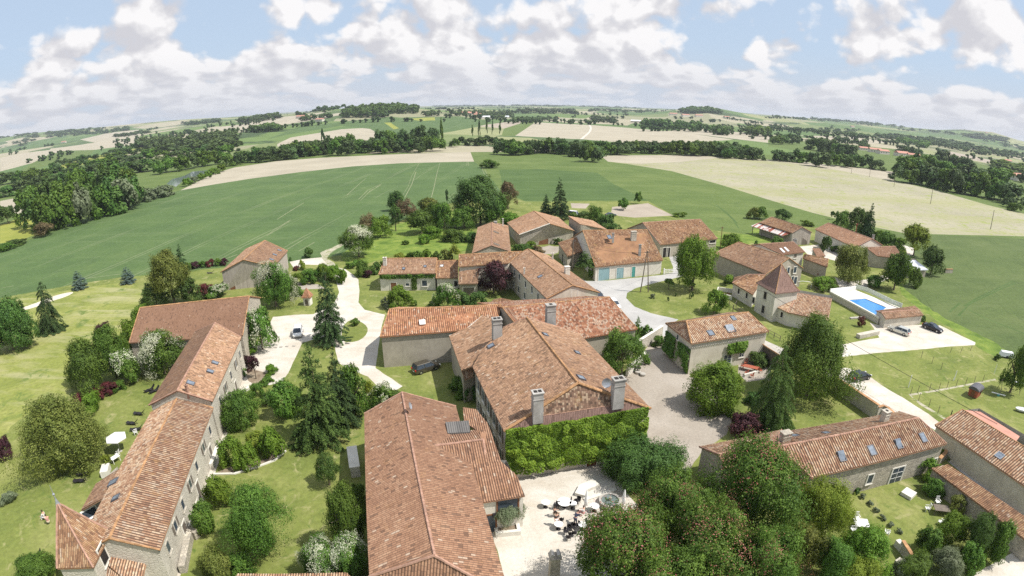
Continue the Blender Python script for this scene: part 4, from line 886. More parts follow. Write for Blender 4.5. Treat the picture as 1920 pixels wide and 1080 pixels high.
GEO = {
'wood_barn':[(-68.66,114.39,4.59),(-72.43,135.57,4.59),(-58.81,132.97,4.59),(-56.63,118.70,4.59),(-62.75,115.58,7.25),(-65.62,134.27,7.25)],
'brown_barn':[(-64.44,73.20,5.09),(-44.40,77.44,5.09),(-49.38,95.72,5.09),(-67.81,87.15,5.09),(-66.12,80.18,8.71),(-46.89,86.58,8.71)],
'left_upper':[(-46.30,53.06,5.97),(-52.92,76.67,5.97),(-43.21,74.84,5.97),(-37.77,55.06,5.97),(-41.73,53.77,8.00),(-48.07,75.76,8.00)],
'left_lower':[(-39.15,28.27,4.97),(-46.14,52.76,4.97),(-37.92,55.08,4.97),(-31.07,30.83,4.97),(-35.11,29.55,6.74),(-42.29,54.11,6.74)],
'near_hall':[(-11.09,29.48,6.21),(-17.10,53.42,6.21),(-7.66,56.03,6.21),(-1.31,32.05,6.21),(-5.85,30.00,8.28),(-12.78,55.00,8.28)],
'manor':[(-0.85,49.21,6.94),(-7.20,71.37,6.94),(10.15,76.26,6.94),(15.99,53.47,6.94),(7.24,52.74,10.83),(2.08,71.90,10.83)],
'long_a':[(-20.60,76.90,5.50),(-2.50,80.73,5.50),(-1.24,90.22,5.50),(-20.00,89.86,5.50),(-20.30,83.38,7.63),(-1.87,85.47,7.63)],
'long_b':[(3.18,74.13,5.29),(20.33,80.57,5.29),(13.37,96.14,5.29),(-6.32,92.70,5.29),(-1.57,83.41,7.95),(16.85,88.36,7.95)],
'ivy_house':[(-29.63,114.18,3.99),(-16.90,114.74,3.99),(-17.47,124.95,3.99),(-28.87,125.06,3.99),(-29.25,119.62,6.06),(-17.19,119.85,6.06)],
'link':[(-16.70,113.85,3.17),(-11.89,114.10,3.17),(-12.83,126.09,3.17),(-17.36,124.94,3.17),(-17.03,119.39,5.43),(-12.36,120.09,5.43)],
'back_link':[(-11.47,112.97,6.03),(-0.82,115.54,6.03),(5.16,123.56,6.03),(-11.99,120.57,6.03),(-11.73,116.77,7.65),(2.17,119.55,7.65)],
'garage_lean':[(-11.66,112.71,2.22),(-7.49,112.99,2.22),(-7.30,123.83,2.22),(-12.33,123.33,2.22),(-11.99,118.02,4.31),(-7.39,118.41,4.31)],
'long_house':[(6.27,93.16,5.94),(-1.23,118.95,5.94),(8.61,122.04,5.94),(16.54,96.49,5.94),(11.11,94.66,7.99),(3.69,120.50,7.99)],
'north_small':[(-9.83,129.66,4.51),(-10.16,158.29,4.51),(-1.12,160.48,4.51),(-0.26,131.17,4.51),(-5.03,130.54,6.24),(-5.84,157.58,6.24)],
'stone_barn':[(2.10,153.23,3.51),(-1.55,169.52,3.51),(15.55,177.83,3.51),(18.54,158.52,3.51),(10.90,154.30,6.56),(7.00,173.68,6.56)],
'blue_door':[(19.39,121.07,3.56),(37.12,127.00,3.56),(32.78,146.06,3.56),(16.40,148.66,3.56),(17.90,134.87,9.04),(34.95,136.53,9.04)],
'east_barn':[(40.26,141.37,3.84),(59.72,149.31,3.84),(54.00,166.29,3.84),(34.90,160.57,3.84),(37.39,151.53,7.73),(56.86,157.80,7.73)],
'rust_barn':[(83.69,172.75,4.05),(88.54,158.16,4.05),(96.80,159.77,4.05),(93.25,174.40,4.05),(88.47,173.58,5.95),(92.25,158.77,5.95)],
'far_barn':[(100.79,164.85,4.03),(101.20,141.38,4.03),(114.24,145.23,4.03),(110.64,165.15,4.03),(105.72,165.00,6.33),(108.62,143.76,6.33)],
'shed22':[(104.52,134.41,3.52),(112.10,131.58,3.52),(115.57,146.02,3.52),(98.39,138.18,3.52),(101.46,136.29,5.41),(113.83,138.80,5.41)],
'gable_barn':[(51.28,130.18,4.66),(57.79,112.46,4.66),(70.27,117.56,4.66),(64.98,131.06,4.66),(58.13,130.62,7.58),(65.18,116.01,7.58)],
'brown_house':[(69.99,128.01,5.06),(78.17,131.24,5.06),(74.48,138.32,5.06),(59.48,135.29,5.06),(64.74,131.65,6.86),(76.32,134.78,6.86)],
'small25':[(77.59,130.89,3.48),(80.36,122.67,3.48),(85.41,130.65,3.48),(78.72,131.18,3.48),(78.16,131.04,4.48),(82.89,126.66,4.48)],
'tower':[(51.65,95.19,6.09),(58.02,96.88,6.09),(56.64,103.28,6.09),(50.49,102.13,6.09),(54.26,99.40,11.02)],
'pool_house':[(76.01,90.84,2.15),(87.18,92.31,2.15),(89.15,97.84,2.15),(76.67,95.43,2.15),(76.68,93.48,2.50),(87.78,94.63,2.50)],
'court_house':[(27.51,74.22,5.45),(42.52,78.46,5.45),(38.13,86.95,5.45),(25.56,82.41,5.45),(27.93,79.02,7.20),(40.32,82.70,7.20)],
'spire':[(-38.63,25.73,5.97),(-35.22,26.69,5.97),(-36.33,31.17,5.97),(-40.00,30.02,5.97),(-37.76,28.12,11.49)],
}
def Q(*a): return G(a[0], a[1], a[2])
g = GEO
# -- weathered wood barn by the wheat
b = gable(g['wood_barn'], 'weathered grey board barn with a wide tiled gable at the wheat field edge', 'roof_pink', 'boards', cat='barn', name='barn')
b.opening(3, 436, 536, 1.3, 2.1, 'door', 'boards', 'wood_brown'); b.opening(3, 448, 502, .5, .5, pane='dark', surround='boards')
b.rooflight(1, 509, 487); b.rooflight(1, 524, 470); b.rooflight(1, 515, 478)
# -- big flat-tiled barn
b = gable(g['brown_barn'], 'big barn with one smooth dark red-brown tiled slope facing the camera', 'roof_flat', 'w_stone', cat='barn', name='barn', pitch=.25)
b.opening(1, 476, 574, 2.0, 2.4, 'door', 'boards', 'wood_grey')
# -- left long house, two stepped roofs
b = gable(g['left_upper'], 'upper half of the long narrow stone house, taller roof with two rooflights', 'roof_pink', 'w_palestone', cap='ridge_pink')
b.rooflight(1, 403, 681, .7, .9); b.rooflight(1, 394, 697, .7, .9); b.rooflight(1, 357, 719, .8, 1.0)
b.chimney(*(b.on_slope(1, 352, 736)[0].xy), 6.6, .32, .32, 1.9, mat='ridge_pink', pots=1)
for i, fr in enumerate((.18, .36, .55, .74, .9)): b.opening(2, 0, 0, .8, 1.2, 'window', 'w_palestone', 'glass', frac=1-fr, z=3.9, shutters='wood_grey' if i % 2 else None)
for fr in (.27, .62): b.opening(2, 0, 0, 1.0, 2.1, 'door', 'whitestone', 'wood_grey', frac=1-fr)
b = gable(g['left_lower'], 'lower half of the long narrow house with orange ridge and striped sunlit tiles', 'roof_striped', 'w_palestone', pitch=.4)
b.rooflight(0, 218, 934, .7, .9)
b.rooflight(0, 213, 905, .9, 1.2)
for i, fr in enumerate((.08, .2, .33, .47, .6, .75, .9)): b.opening(2, 0, 0, .75, 1.1, 'window', 'w_palestone', 'glass', frac=1-fr, z=3.3, shutters='wood_grey' if i % 2 else None)
for fr in (.27, .54, .83): b.opening(2, 0, 0, 1.0, 2.1, 'door', 'whitestone', 'wood_grey', frac=1-fr)
# side bay roof and its terrace side
b = House('small lean-to roof jutting from the long house beside the spire roof', 'extension', 'lean_to', Q(170, 920, 0))
b.slope([Q(152,957,3.0), Q(180,907,3.0), Q(235,872,5.0), Q(212,925,5.0)], 'roof_pink'); b.walls([Q(155,957,2.9).xy, Q(181,909,2.9).xy, Q(222,880,3.0).xy, Q(200,930,3).xy], [2.8, 2.8, 3.4, 3.4], 'w_palestone')
b.opening(3, 168, 962, 1.6, 1.0, 'window', 'white_paint', 'glass')
# spire tower
P = [Vector(p) for p in g['spire']]; b = House('tower with tall four-sided pointed roof and lead finial, lower left corner', 'tower', 'spire_tower', (P[0]+P[2])/2*Vector((1, 1, 0)) if False else Vector(((P[0].x+P[2].x)/2, (P[0].y+P[2].y)/2, 0)))
ap = G(107.5, 943, 10.2)
ap = Vector((ap.x, ap.y, 10.2)); cs = P[:4]
for i in range(4): b.slope([cs[i], cs[(i+1) % 4], ap], 'roof_old', .22)
b.caps([(ap, c) for c in cs], 'ridge_pink', .1)
mb = MB(); mb.lathe([(.45, -.9), (.16, .1), (.07, .5), (.05, .8), (.13, .95), (.05, 1.1), (.02, 1.9), (0, 1.95)], 10, tuple(ap)); b.mb('finial', mb, MT['zinc'])
m_ = sum(cs, Vector())/4; b.walls([(c+(m_-c)*.07).xy for c in cs], [5.85]*4, 'w_palestone', -.3); b.opening(1, 193, 1040, 1.1, 1.9, pane='dark'); b.opening(1, 0, 0, .9, 1.1, frac=.4, z=1.9)
# hipped porch in front
b = House('low hipped tiled porch between the spire tower and the terrace', 'porch', 'porch', Q(240, 1060, 0))
rg = [Q(213,1034,4.2), Q(212,1050,4.4)]
b.slope([Q(277,1045,3.2), Q(213,1034,4.4), Q(203,1060,4.4), Q(262,1110,3.2)][::1], 'roof_striped'); b.slope([Q(190,1100,3.0), Q(262,1110,3.2), Q(205,1050,4.4)], 'roof_striped')
b.walls([Q(275,1047,3.1).xy, Q(214,1036,4).xy, Q(196,1098,3).xy, Q(258,1106,3).xy], [3.0, 4.0, 3.2, 3.0], 'w_palestone')
# -- near hall
hall = [tuple(G(692.5,1082,6.21)), tuple(G(683,776,6.21)), tuple(G(855,762,6.21)), tuple(G(957,1120,6.21)), tuple(G(815,1042.5,8.28)), tuple(G(753.7,736,8.28))]
b = gable(hall, 'long wide barn-like hall with brown canal tiles filling the foreground', 'roof_hall', 'w_white', hip=(1, 0), cap='ridge_pink', cat='hall', name='hall', pitch=.32)
m1 = MB(); q = b.on_slope(1, 769, 772)[0]; m1.tube([q, q+Vector((0, 0, .7))], .04, 6); d = b.mb('satellite_dish', m1, MT['zinc']); m2 = MB(); m2.lathe([(0, 0), (.25, .03), (.42, .1)], 14); 
m2.v = [tuple(Matrix.Rotation(R(70), 3, 'Y') @ Vector(v)+q+Vector((0, 0, .75))) for v in m2.v]; b.mb('dish', m2, MT['zinc'], d)
for fr in (.15, .5): b.opening(0, 0, 0, 1.0, 1.3, frac=fr, z=4.2)
hall_off = b
# cross wing of the hall
b = House('wide tiled cross wing of the foreground hall running under the ivy wall', 'extension', 'cross_wing', Q(930, 930, 0))
b.slope([Q(902.5,943,4.3), Q(984,930,4.3), Q(969,892,5.2), Q(940,866,5.9), Q(912,868,5.95), Q(906,825,7.3), Q(800,838,7.4)], 'roof_hall', .32)
b.slope([Q(906,825,7.3), Q(800,838,7.4), Q(815,828,7.1), Q(840,812,6.5), Q(893,806,6.2)], 'roof_hall', .3)
b.slope([Q(940,866,5.9), Q(912,868,5.95), Q(906,825,6.4), Q(893,806,6.2), Q(870,792,6.3), Q(868,764,6.3), Q(893,768,6.2), Q(915,795,6.1)], 'roof_hall', .3)
b.caps([(Q(906,825,7.3), Q(800,838,7.4)), (Q(912,868,6.0), Q(906,825,7.3))], 'ridge_pink')
b.slope([Q(882,811,6.75), Q(839,813,6.9), Q(835,792,7.0), Q(879,789,6.85)], 'darksheet', .3)
b.walls([Q(904,941,4.2).xy, Q(981,928,4.2).xy, Q(950,880,4.2).xy, Q(905,880,4.2).xy], [4.15, 4.15, 5.4, 5.4], 'w_white', -.3)
b.opening(0, 918, 958, 1.1, 2.3, 'door', 'wood_brown', 'glass'); b.opening(0, 952, 948, 2.0, 2.2, 'window', 'wood_brown', 'glass')
m1 = MB(); q, d_, n_ = b.wallpt(0, 926, 952); q.z = 2.3; m1.box(q+n_*.12, (.3, .25, .45), math.atan2(d_.y, d_.x)); b.mb('wall_lamp', m1, MT['black'])
# -- manor
M_ = [Vector(p) for p in g['manor']]; e00, e10, e11, e01, r0, r1 = M_
b = House('large manor with four tall grey chimneys and an ivy-covered end wall', 'manor', 'manor_house', Vector(((e00.x+e11.x)/2, (e00.y+e11.y)/2, 0)))
fa = e10.lerp(r1, .78); fb = G(1085, 620, 7.6)
fb = Vector((fb.x, fb.y, 7.2))
lf = Q(886, 688, 6.94); lt = Q(944, 614, 9.4)
b.slope([e00, lf, Q(905,655,7.9), lt, r1, r0], 'roof_pink', .34); b.slope([fb, e01, r0, r1], 'roof_pink', .34)
hl = e00.lerp(r0, .26); hr = e01.lerp(r0, .26); 
b.slope([e00, e01, hr, hl], 'roof_purple', .26); b.slope([hl+Vector((0,0,.03)), hr+Vector((0,0,.03)), r0], 'roof_dark', .3, flat=True)
b.slope([fb, r1, lt, Q(905,655,6.6)][::1], 'roof_old', .3) if False else None
b.caps([(r0, r1), (r0, e01)], 'ridge', .17); b.caps([(r0, e00)], 'ridge', .17); b.caps([(r1, lt)], 'ridge_pink', .09); b.caps([(r1, fb)], 'ridge_pink', .09); b.caps([(hl, hr)], 'ridge_pink', .04)
m_ = (e00+e01+fb+lf)/4
wc = [e00+(e01-e00).normalized()*.35+(lf-e00).normalized()*.35, e01+(e00-e01).normalized()*.35+(fb-e01).normalized()*.35, fb+(e00-e01).normalized()*.35, Q(948, 612, 0)*0+Vector((lt.x+.5, lt.y, 0)), lf+(e01-e00).normalized()*.35]
b.walls([p.xy for p in wc], [6.9, 6.9, 7.0, 7.2, 6.9], 'w_palestone', -.3)
for i, fr in enumerate((.12, .3, .48, .66, .84)):
    b.opening(4, 0, 0, 1.0, 1.7, frac=fr, z=5.1, shutters='wood_grey', pane='glass'); b.opening(4, 0, 0, 1.0, 1.7, frac=fr, z=1.9, shutters='wood_grey')
for i, fr in enumerate((.15, .4, .65, .88)): b.opening(1, 0, 0, 1.0, 1.6, frac=fr, z=5.0, shutters='wood_grey')
b.opening(0, 1107, 890, 1.2, 2.2, 'door', 'whitestone', 'wood_brown')
rz = math.atan2((e01-e00).y, (e01-e00).x)
def chim(px, py, kslope, w, d, top, lab, pots=2):
    p = b.on_slope(kslope, px, py)[0]; z0 = p.z-.45; h = top-z0; return b.chimney(p.x, p.y, z0, w, d, h, rz, label=lab, pots=pots)
chim(1007, 784, 2, 1.15, .9, 11.1, 'tall chimney at the left of the ivy wall')
chim(1156, 757, 2, 1.35, 1.0, 11.3, 'tall chimney at the right of the ivy wall')
chim(932, 630, 0, 1.3, 1.1, 11.6, 'square chimney at the back left of the manor roof')
p = Q(1032, 608, 8.6); b.chimney(p.x, p.y+.3, 7.2, 1.4, 1.1, 4.4, rz, pots=1)
b.rooflight(0, 921, 649, .8, .9); b.rooflight(1, 1082, 662, .8, .7); b.rooflight(1, 1089, 709, .9, .9); b.rooflight(1, 1022, 628, .8, .7)
q = b.on_slope(1, 1136, 732)[0]; m1 = MB(); m1.tube([q, q+Vector((0, 0, .9))], .04, 6); d = b.mb('satellite_dish', m1, MT['zinc'], label='grey dish beside the right chimney'); m2 = MB(); m2.lathe([(0, 0), (.3, .04), (.55, .13), (.56, .14)], 18)
m2.v = [tuple(Matrix.Rotation(R(75), 3, 'X') @ Vector(v)+q+Vector((0, 0, 1.0))) for v in m2.v]; b.mb('dish', m2, MT['zinc'], d)
b.slope([Q(842,630,5.3), Q(865,694.5,5.4), Q(887,687,6.3), Q(938,640,8.45), Q(925,600,7.9), Q(905,592,7.2), Q(871,620,6.0)], 'roof_pink', .34)
b.caps([(Q(842,630,5.3), Q(871,620,6.0)), (Q(871,620,6.0), Q(905,592,7.2))], 'whitestone', .07)
b.slope([Q(865,694.5,5.2), Q(887,687,5.4), Q(887,706,4.2), Q(872,712,4.0)], 'roof_striped', .28)
b.mb('side_wall', MB().prism([Q(845,632,0).lerp(Q(845,632,5.3), 1).xy, Q(868,693,5.3).xy, Q(888,686,5.3).xy, Q(925,600,5.3).xy, Q(876,620,5.3).xy], -.3, 5.15), MT['w_grey'])
manor = b
# ivy over the end wall: one climbing plant
def ivy(p0, p1, z0, z1, depth, n, mat, label, seed=1, top=None, name='ivy', size=.26, prob=None):
    r = np.random.default_rng(seed); p0 = Vector(p0); p1 = Vector(p1); d = (p1-p0); d.z = 0; L_ = d.length; d.normalize(); nn = Vector((d.y, -d.x, 0))
    if (Vector((0, 0, 0))-p0).dot(nn) < 0: nn = -nn
    t = r.random(n)*L_; z = z0+(z1-z0)*r.random(n)
    if prob is not None: keep = np.array([prob(a/L_, (c-z0)/(z1-z0)) for a, c in zip(t, z)]) > r.random(n)*1.0; t = t[keep]; z = z[keep]; n = len(t)
    K = max(4, int(L_*(z1-z0)/1.1)); ct = r.random(K)*L_; cz = z0+(z1-z0)*r.random(K); cd = (t[:, None]-ct)**2+(z[:, None]-cz)**2; ki = np.argmin(cd, 1); dd = np.sqrt(cd[np.arange(n), ki]); kr = r.random(K)
    bulge = depth*(0.25+0.75*kr[ki])*np.clip(1-dd/1.5, .2, 1)**.5; o = bulge*(.55+.45*r.random(n))
    P = np.column_stack([p0.x+d.x*t+nn.x*o, p0.y+d.y*t+nn.y*o, z]); base = np.array([nn.x, nn.y, .55]); Nn = unit(base+np.column_stack([d.x*(t-ct[ki]), d.y*(t-ct[ki]), (z-cz[ki])])*.7+0.4*r.normal(size=(n, 3)))
    v, f = quads(P, Nn, size, 1.2, r, .1, 1.0); tint = 0.5*kr[ki]+0.5*r.random(n)
    o_ = obj(name, mesh_np(name, v, f, attr=tint, mats=[MT[mat]])); return tag(o_, label, 'ivy')
ivy(wc[0]-(wc[1]-wc[0]).normalized()*.2+Vector((.1, -.32, 0)), wc[1]+Vector((.1, -.32, 0)), .9, 7.25, .75, 30000, 'l_ivy', 'thick bright green ivy covering the whole end wall of the manor', 3, size=.2, prob=lambda a, c: 1 if c > .12+.25*max(0, a-.72)*3 else .25)
# -- long range behind the manor
b = gable(g['long_a'], 'left half of the long bright orange tiled range behind the manor', 'roof_orange', 'w_grey', pitch=.42, hip=(0, 0)); q = b.on_slope(0, 792, 605)[0]
mb = MB(); u, v, n = b.on_slope(0, 792, 605)[1:]; mb.box(q+n*.12, (.95, 1.0, .12), M=Matrix((u, v, n)).transposed()); b.mb('white_rooflight', mb, MT['white_paint'])
b = gable(g['long_b'], 'right half of the long range, orange tiles mottled with cream', 'roof_mottled', 'w_grey', pitch=.42, hip=(0, 0)); b.opening(0, 1150, 632, .8, .4, pane='dark')
# little hip roof behind
b = House('small hipped tiled shed roof peeping over the orange range', 'shed', 'shed', Q(950, 575, 0))
ap = Q(939, 559, 5.6); c_ = [Q(914,573,4.6), Q(965,570,4.6), Q(975,566,4.8), Q(925,562,4.6)]
b.slope([c_[0], c_[1], ap], 'roof_old'); b.slope([c_[1], c_[2], ap], 'roof_old'); b.slope([c_[3], c_[0], ap], 'roof_old'); b.walls([c.xy for c in c_], [4.5]*4, 'w_white')
# -- ivy house row
b = gable(g['ivy_house'], 'whitewashed cottage with vine under its eave and a white chimney at the left', 'roof_pink', 'w_white', pitch=.34)
b.opening(0, 738, 534, 1.3, 1.9, 'door', 'whitestone', 'wood_brown'); b.opening(0, 764, 533.5, .8, .6); b.opening(0, 796, 531, 1.1, 1.3)
b.rooflight(0, 757, 504, .55, .7); b.rooflight(0, 797, 500, .55, .7); p = Q(722, 494, 5.6); b.chimney(p.x, p.y, 5.0, .8, .6, 2.0, mat='w_white', pots=1)
ivy(b.wc[0], b.wc[1], 2.9, 3.9, .5, 900, 'l_mid', 'green vine trained along the whitewashed cottage wall', 5, size=.3, prob=lambda a, c: 1 if (a < .6 or c > .4) else .5)
ivy(b.wc[0].lerp(b.wc[1], .57), b.wc[0].lerp(b.wc[1], .66), .3, 3.2, .4, 260, 'l_mid', 'vine stem with leaves between the cottage windows', 6, size=.3)
b = gable(g['link'], 'low tiled link between the whitewashed cottage and the taller back range', 'roof_old', 'w_cream', pitch=.34); b.rooflight(0, 828, 499, .8, .8, pane='white_paint'); b.opening(0, 826, 533, .8, 1.4, 'door', 'whitestone', 'wood_brown'); b.opening(0, 855, 532, .8, 1.3, pane='dark')
b = gable(g['back_link'], 'brown tiled back range joining the long house to the cottages', 'roof_old', 'w_cream', pitch=.34)
b = House('small square tiled garage beside the purple tree', 'garage', 'garage', Q(880, 540, 0)); b.slope([Q(859.6,532.5,2.8), Q(896,531.7,2.8), Q(898.7,502,5.4), Q(860.4,503,5.4)], 'roof_pink', .34); b.walls([Q(861,532,2.7).xy, Q(895,531,2.7).xy, Q(897,505,5.2).xy, Q(862,505,5.2).xy], [2.75, 2.75, 5.2, 5.2], 'w_grey'); b.opening(0, 879, 541, 2.4, 1.8, 'door', 'whitestone', 'wood_grey')
b = gable(g['long_house'], 'long two-storey cream house with pink tiles and windows down its side', 'roof_pink', 'w_cream')
for i, fr in enumerate((.06, .2, .34, .5, .66, .8, .92)): b.opening(0, 0, 0, .85, 1.3, frac=fr, z=4.4 if i % 2 else 4.6); b.opening(0, 0, 0, .9, 1.3, frac=fr+.02, z=1.7)
b.opening(3, 1077, 555, 1.1, 2.4, 'window', 'whitestone', 'dark'); 
q, d_, n_ = b.wallpt(3, 1072, 566); mb = MB(); 
for k in range(7): mb.tube([q+d_*(k*.35-1.05)+n_*.7, q+d_*(k*.35-1.05)+n_*.7+Vector((0, 0, .95))], .02, 4)
mb.tube([q-d_*1.05+n_*.7+Vector((0, 0, .95)), q+d_*1.05+n_*.7+Vector((0, 0, .95))], .03, 5); mb.box(q+n_*.35, (2.1, .7, .08), math.atan2(d_.y, d_.x)); b.mb('balcony', mb, MT['wood_grey'])
p = b.on_slope(1, 1063, 515)[0]; b.chimney(p.x, p.y, p.z-.6, 1.0, .8, 2.3, R(16), mat='w_white', pots=0); p = b.on_slope(1, 1036, 487)[0]; b.chimney(p.x, p.y, p.z-.4, .4, .4, 1.9, mat='w_white', pots=1); p = b.on_slope(0, 983, 514)[0]; b.chimney(p.x, p.y, p.z-.4, .3, .3, 1.7, mat='w_white', pots=1)
b.rooflight(0, 1013, 519, .8, .9)
b = gable(g['north_small'], 'narrow tiled barn standing end-on between the garden and the stone barn', 'roof_pink', 'w_stone', cat='barn', name='barn', cap='ridge_pink')
for px, py in ((930, 436), (931, 459)): b.rooflight(1, px, py, 1.3, 1.4, frame='wood_grey', pane='wood_grey')
p = b.on_slope(1, 943, 424)[0]; b.chimney(p.x, p.y, p.z-.4, .4, .4, 2.6, mat='whitestone', pots=1); p = Q(929, 419, 5.9); b.chimney(p.x, p.y, 5.3, .9, .6, 1.2, mat='w_chim', pots=0)
b = gable(g['stone_barn'], 'broad stone barn with a brown barn door and white-edged gable', 'roof_pink', 'w_stone', cat='barn', name='barn')
b.caps([(b.slopes[0][0], b.slopes[0][3])], 'whitestone', .16)
b.opening(3, 1019, 447, 3.0, 3.4, 'door', 'w_stone', 'wood_brown'); b.opening(3, 983, 455, 1.0, 1.9, 'door', 'w_stone', 'wood_brown')
b = House('barn with one long pale tiled slope and a dark stone side behind the blue-door house', 'barn', 'barn', Q(1100, 440, 0))
b.slope([Q(1138.6,430.7,3.6), Q(1110.8,413.3,3.6), Q(1065,405,5.6), Q(1087.2,420.3,5.6)], 'roof_pink', .36); b.walls([Q(1089,421,5.5).xy, Q(1136,430.5,3.5).xy, Q(1110,414,3.5).xy, Q(1067,406,5.5).xy], [5.4, 3.5, 3.5, 5.4], 'w_stone', -.3); b.opening(0, 0, 0, 2.6, 2.2, 'door', 'w_grey', 'boards', frac=.35)
# -- blue-door house
b = gable(g['blue_door'], 'steep wide tiled house with pale blue garage doors and one teal door', 'roof_orange' if False else 'roof_old', 'w_white', pitch=.36)
b.opening(0, 1132.5, 511, 2.9, 3.0, 'door', 'whitestone', 'bluedoor'); b.opening(0, 1162.5, 511, 1.9, 2.7, 'door', 'whitestone', 'bluedoor'); b.opening(0, 1187.5, 511, .95, 2.6, 'door', 'whitestone', 'teal')
b.rooflight(0, 1142.5, 445, 1.0, 1.3); p = b.on_slope(0, 1149, 453)[0]; b.chimney(p.x, p.y, p.z-.3, .5, .4, 2.4, mat='w_chim', pots=1)
p = b.on_slope(0, 1187.5, 449)[0]; b.chimney(p.x, p.y, p.z-.3, 1.4, .8, 2.4, R(10), mat='w_palestone', pots=0); p = b.on_slope(0, 1199, 478)[0]; b.chimney(p.x, p.y, p.z-.3, .6, .5, 2.9, mat='w_chim', pots=1)
b = House('small old shed with two brown tiled slopes beside the palm', 'shed', 'shed', Q(1078, 490, 0))
b.slope([Q(1046,455,3.8), Q(1063.6,480.7,3.8), Q(1076,446,5.6)], 'roof_old', .34); b.slope([Q(1063.6,480.7,3.8), Q(1110.8,464,3.8), Q(1084,443,5.6), Q(1076,446,5.6)], 'roof_old', .34)
b.walls([Q(1048,456,3.7).xy, Q(1064,479,3.7).xy, Q(1108,463,3.7).xy, Q(1085,448,3.8).xy], [3.6]*4, 'w_stone', -.3); b.opening(0, 0, 0, 1.3, 2.4, 'door', 'w_stone', 'dark', frac=.5)
b = gable(g['east_barn'], 'large long barn with brown-pink tiles right of the blue-door house', 'roof_old', 'w_grey', cat='barn', name='barn', pitch=.36, cap='ridge_pink')
b.opening(0, 1247, 473, 1.6, 2.8, 'door', 'whitestone', 'dark'); b.opening(0, 1336, 453, 2.2, .8, pane='dark'); b.opening(0, 1253, 472, 1.2, 2.6, 'door', 'whitestone', 'dark')
b = gable(g['rust_barn'], 'grey board barn with a rust-streaked sheet lean-to', 'roof_old', 'boards', cat='barn', name='barn', pitch=.36, cap='ridge_pink')
b.opening(1, 1509, 449, 2.2, 3.0, 'door', 'boards', 'wood_grey')
b.slope([Q(1408,423.7,2.7), Q(1467.5,442.5,2.7), Q(1485,436.5,3.95), Q(1424,417,3.95)], 'rust', .3, name='lean_to_roof')
for t in (.05, .35, .65, .95): q = Q(1409,424,0).lerp(Q(1467,443,0), t); qq = Q(1408,423.7,2.7).lerp(Q(1467.5,442.5,2.7), t); mb = MB(); mb.box((qq.x+.3, qq.y+.2, 1.3), (.18, .18, 2.6)); b.mb('post', mb, MT['wood_grey'])
b = gable(g['far_barn'], 'brown tiled barn with a white gable among the right-hand trees', 'roof_hall', 'w_white', cat='barn', name='barn', pitch=.36, cap='ridge_pink'); p = Q(1637, 447, 6.2); b.chimney(p.x, p.y, 5.8, .6, .5, 1.5)
b = gable(g['shed22'], 'low farm building with red-brown tiles beside white sheet roof', 'roof_hall', 'w_stone', cat='barn', name='barn', pitch=.36, cap='ridge_pink')
b = House('glossy white sheet roof shelter under the dark right-hand trees', 'shelter', 'shelter', Q(1717, 505, 0)); b.slope([Q(1704,507,2.4), Q(1740,506,2.4), Q(1716,488,3.2), Q(1693,489,3.2)], 'whitesheet', .5); b.walls([Q(1703,506,2.3).xy, Q(1737,505,2.3).xy, Q(1715,489,2.3).xy, Q(1694,490,2.3).xy], [2.2, 2.2, 3, 3], 'w_grey')
b = gable(g['gable_barn'], 'big pink-tiled barn house whose two-storey gable faces right behind the square tower', 'roof_pink', 'w_grey', pitch=.36)
b.wc and b.opening(1, 1490.5, 506, 1.0, 1.5, pane='glass'); b.opening(1, 1491, 526, 1.1, 1.8); b.opening(1, 1478, 507, .8, 1.5); b.opening(1, 1485.5, 525, .8, 1.8)
b = gable(g['brown_house'], 'white-walled house with dark red-brown roof and two slim rooflights', 'roof_flat', 'w_white', pitch=.3, cap='ridge_pink')
b.rooflight(0, 1466.5, 470, .6, 1.6, pane='white_paint', frame='white_paint'); b.rooflight(0, 1474.5, 468, .6, 1.6, pane='white_paint', frame='white_paint'); p = Q(1490, 455, 6.5); b.chimney(p.x, p.y, 6.2, .9, .7, 1.3); b.opening(0, 1491, 480, 1.2, 1.0, pane='wood_grey')
b = gable(g['small25'], 'small brown tiled outhouse right of the white-walled house', 'roof_old', 'w_grey', cat='outhouse', name='outhouse', pitch=.36)
b = House('low lean-to with plain red roof in the farmyard', 'outhouse', 'outhouse', Q(1535, 475, 0)); b.slope([Q(1532,482,2.6), Q(1548,480,2.6), Q(1537,466,3.6), Q(1523,466,3.6)], 'roof_hall'); b.walls([Q(1531,482,2.5).xy, Q(1546,480,2.5).xy, Q(1537,468,2.5).xy, Q(1524,468,2.5).xy], [2.5, 2.5, 3.4, 3.4], 'w_grey')
# -- square tower with wings
P = [Vector(p) for p in g['tower']]; cs = P[:4]; ap = P[4]; b = House('square white dovecote tower with steep purple-brown pyramid roof', 'tower', 'dovecote_tower', Vector(((P[0].x+P[2].x)/2, (P[0].y+P[2].y)/2, 0)))
# bell-cast pyramid: eaves flare out
for i in range(4):
    a, c = cs[i], cs[(i+1) % 4]; a2 = a.lerp(ap, .25)-Vector((0, 0, .38)); c2 = c.lerp(ap, .25)-Vector((0, 0, .38)); b.slope([a, c, c2, a2], 'roof_purple', .18); b.slope([a2, c2, ap], 'roof_purple', .18)
b.caps([(cs[i], cs[i].lerp(ap, .25)-Vector((0, 0, .38))) for i in range(4)]+[(cs[i].lerp(ap, .25)-Vector((0, 0, .38)), ap) for i in range(4)], 'ridge', .08)
m_ = sum(cs, Vector())/4; b.walls([(c+(m_-c)*.09).xy for c in cs], [6.0]*4, 'w_white', -.3)
b.opening(3, 1435, 554, .9, 1.5, pane='dark', surround='w_palestone'); b.opening(3, 1431, 580, .9, 1.6, pane='dark', surround='w_palestone')
b = House('low tiled wing on the left of the white tower', 'extension', 'tower_wing', Q(1400, 550, 0))
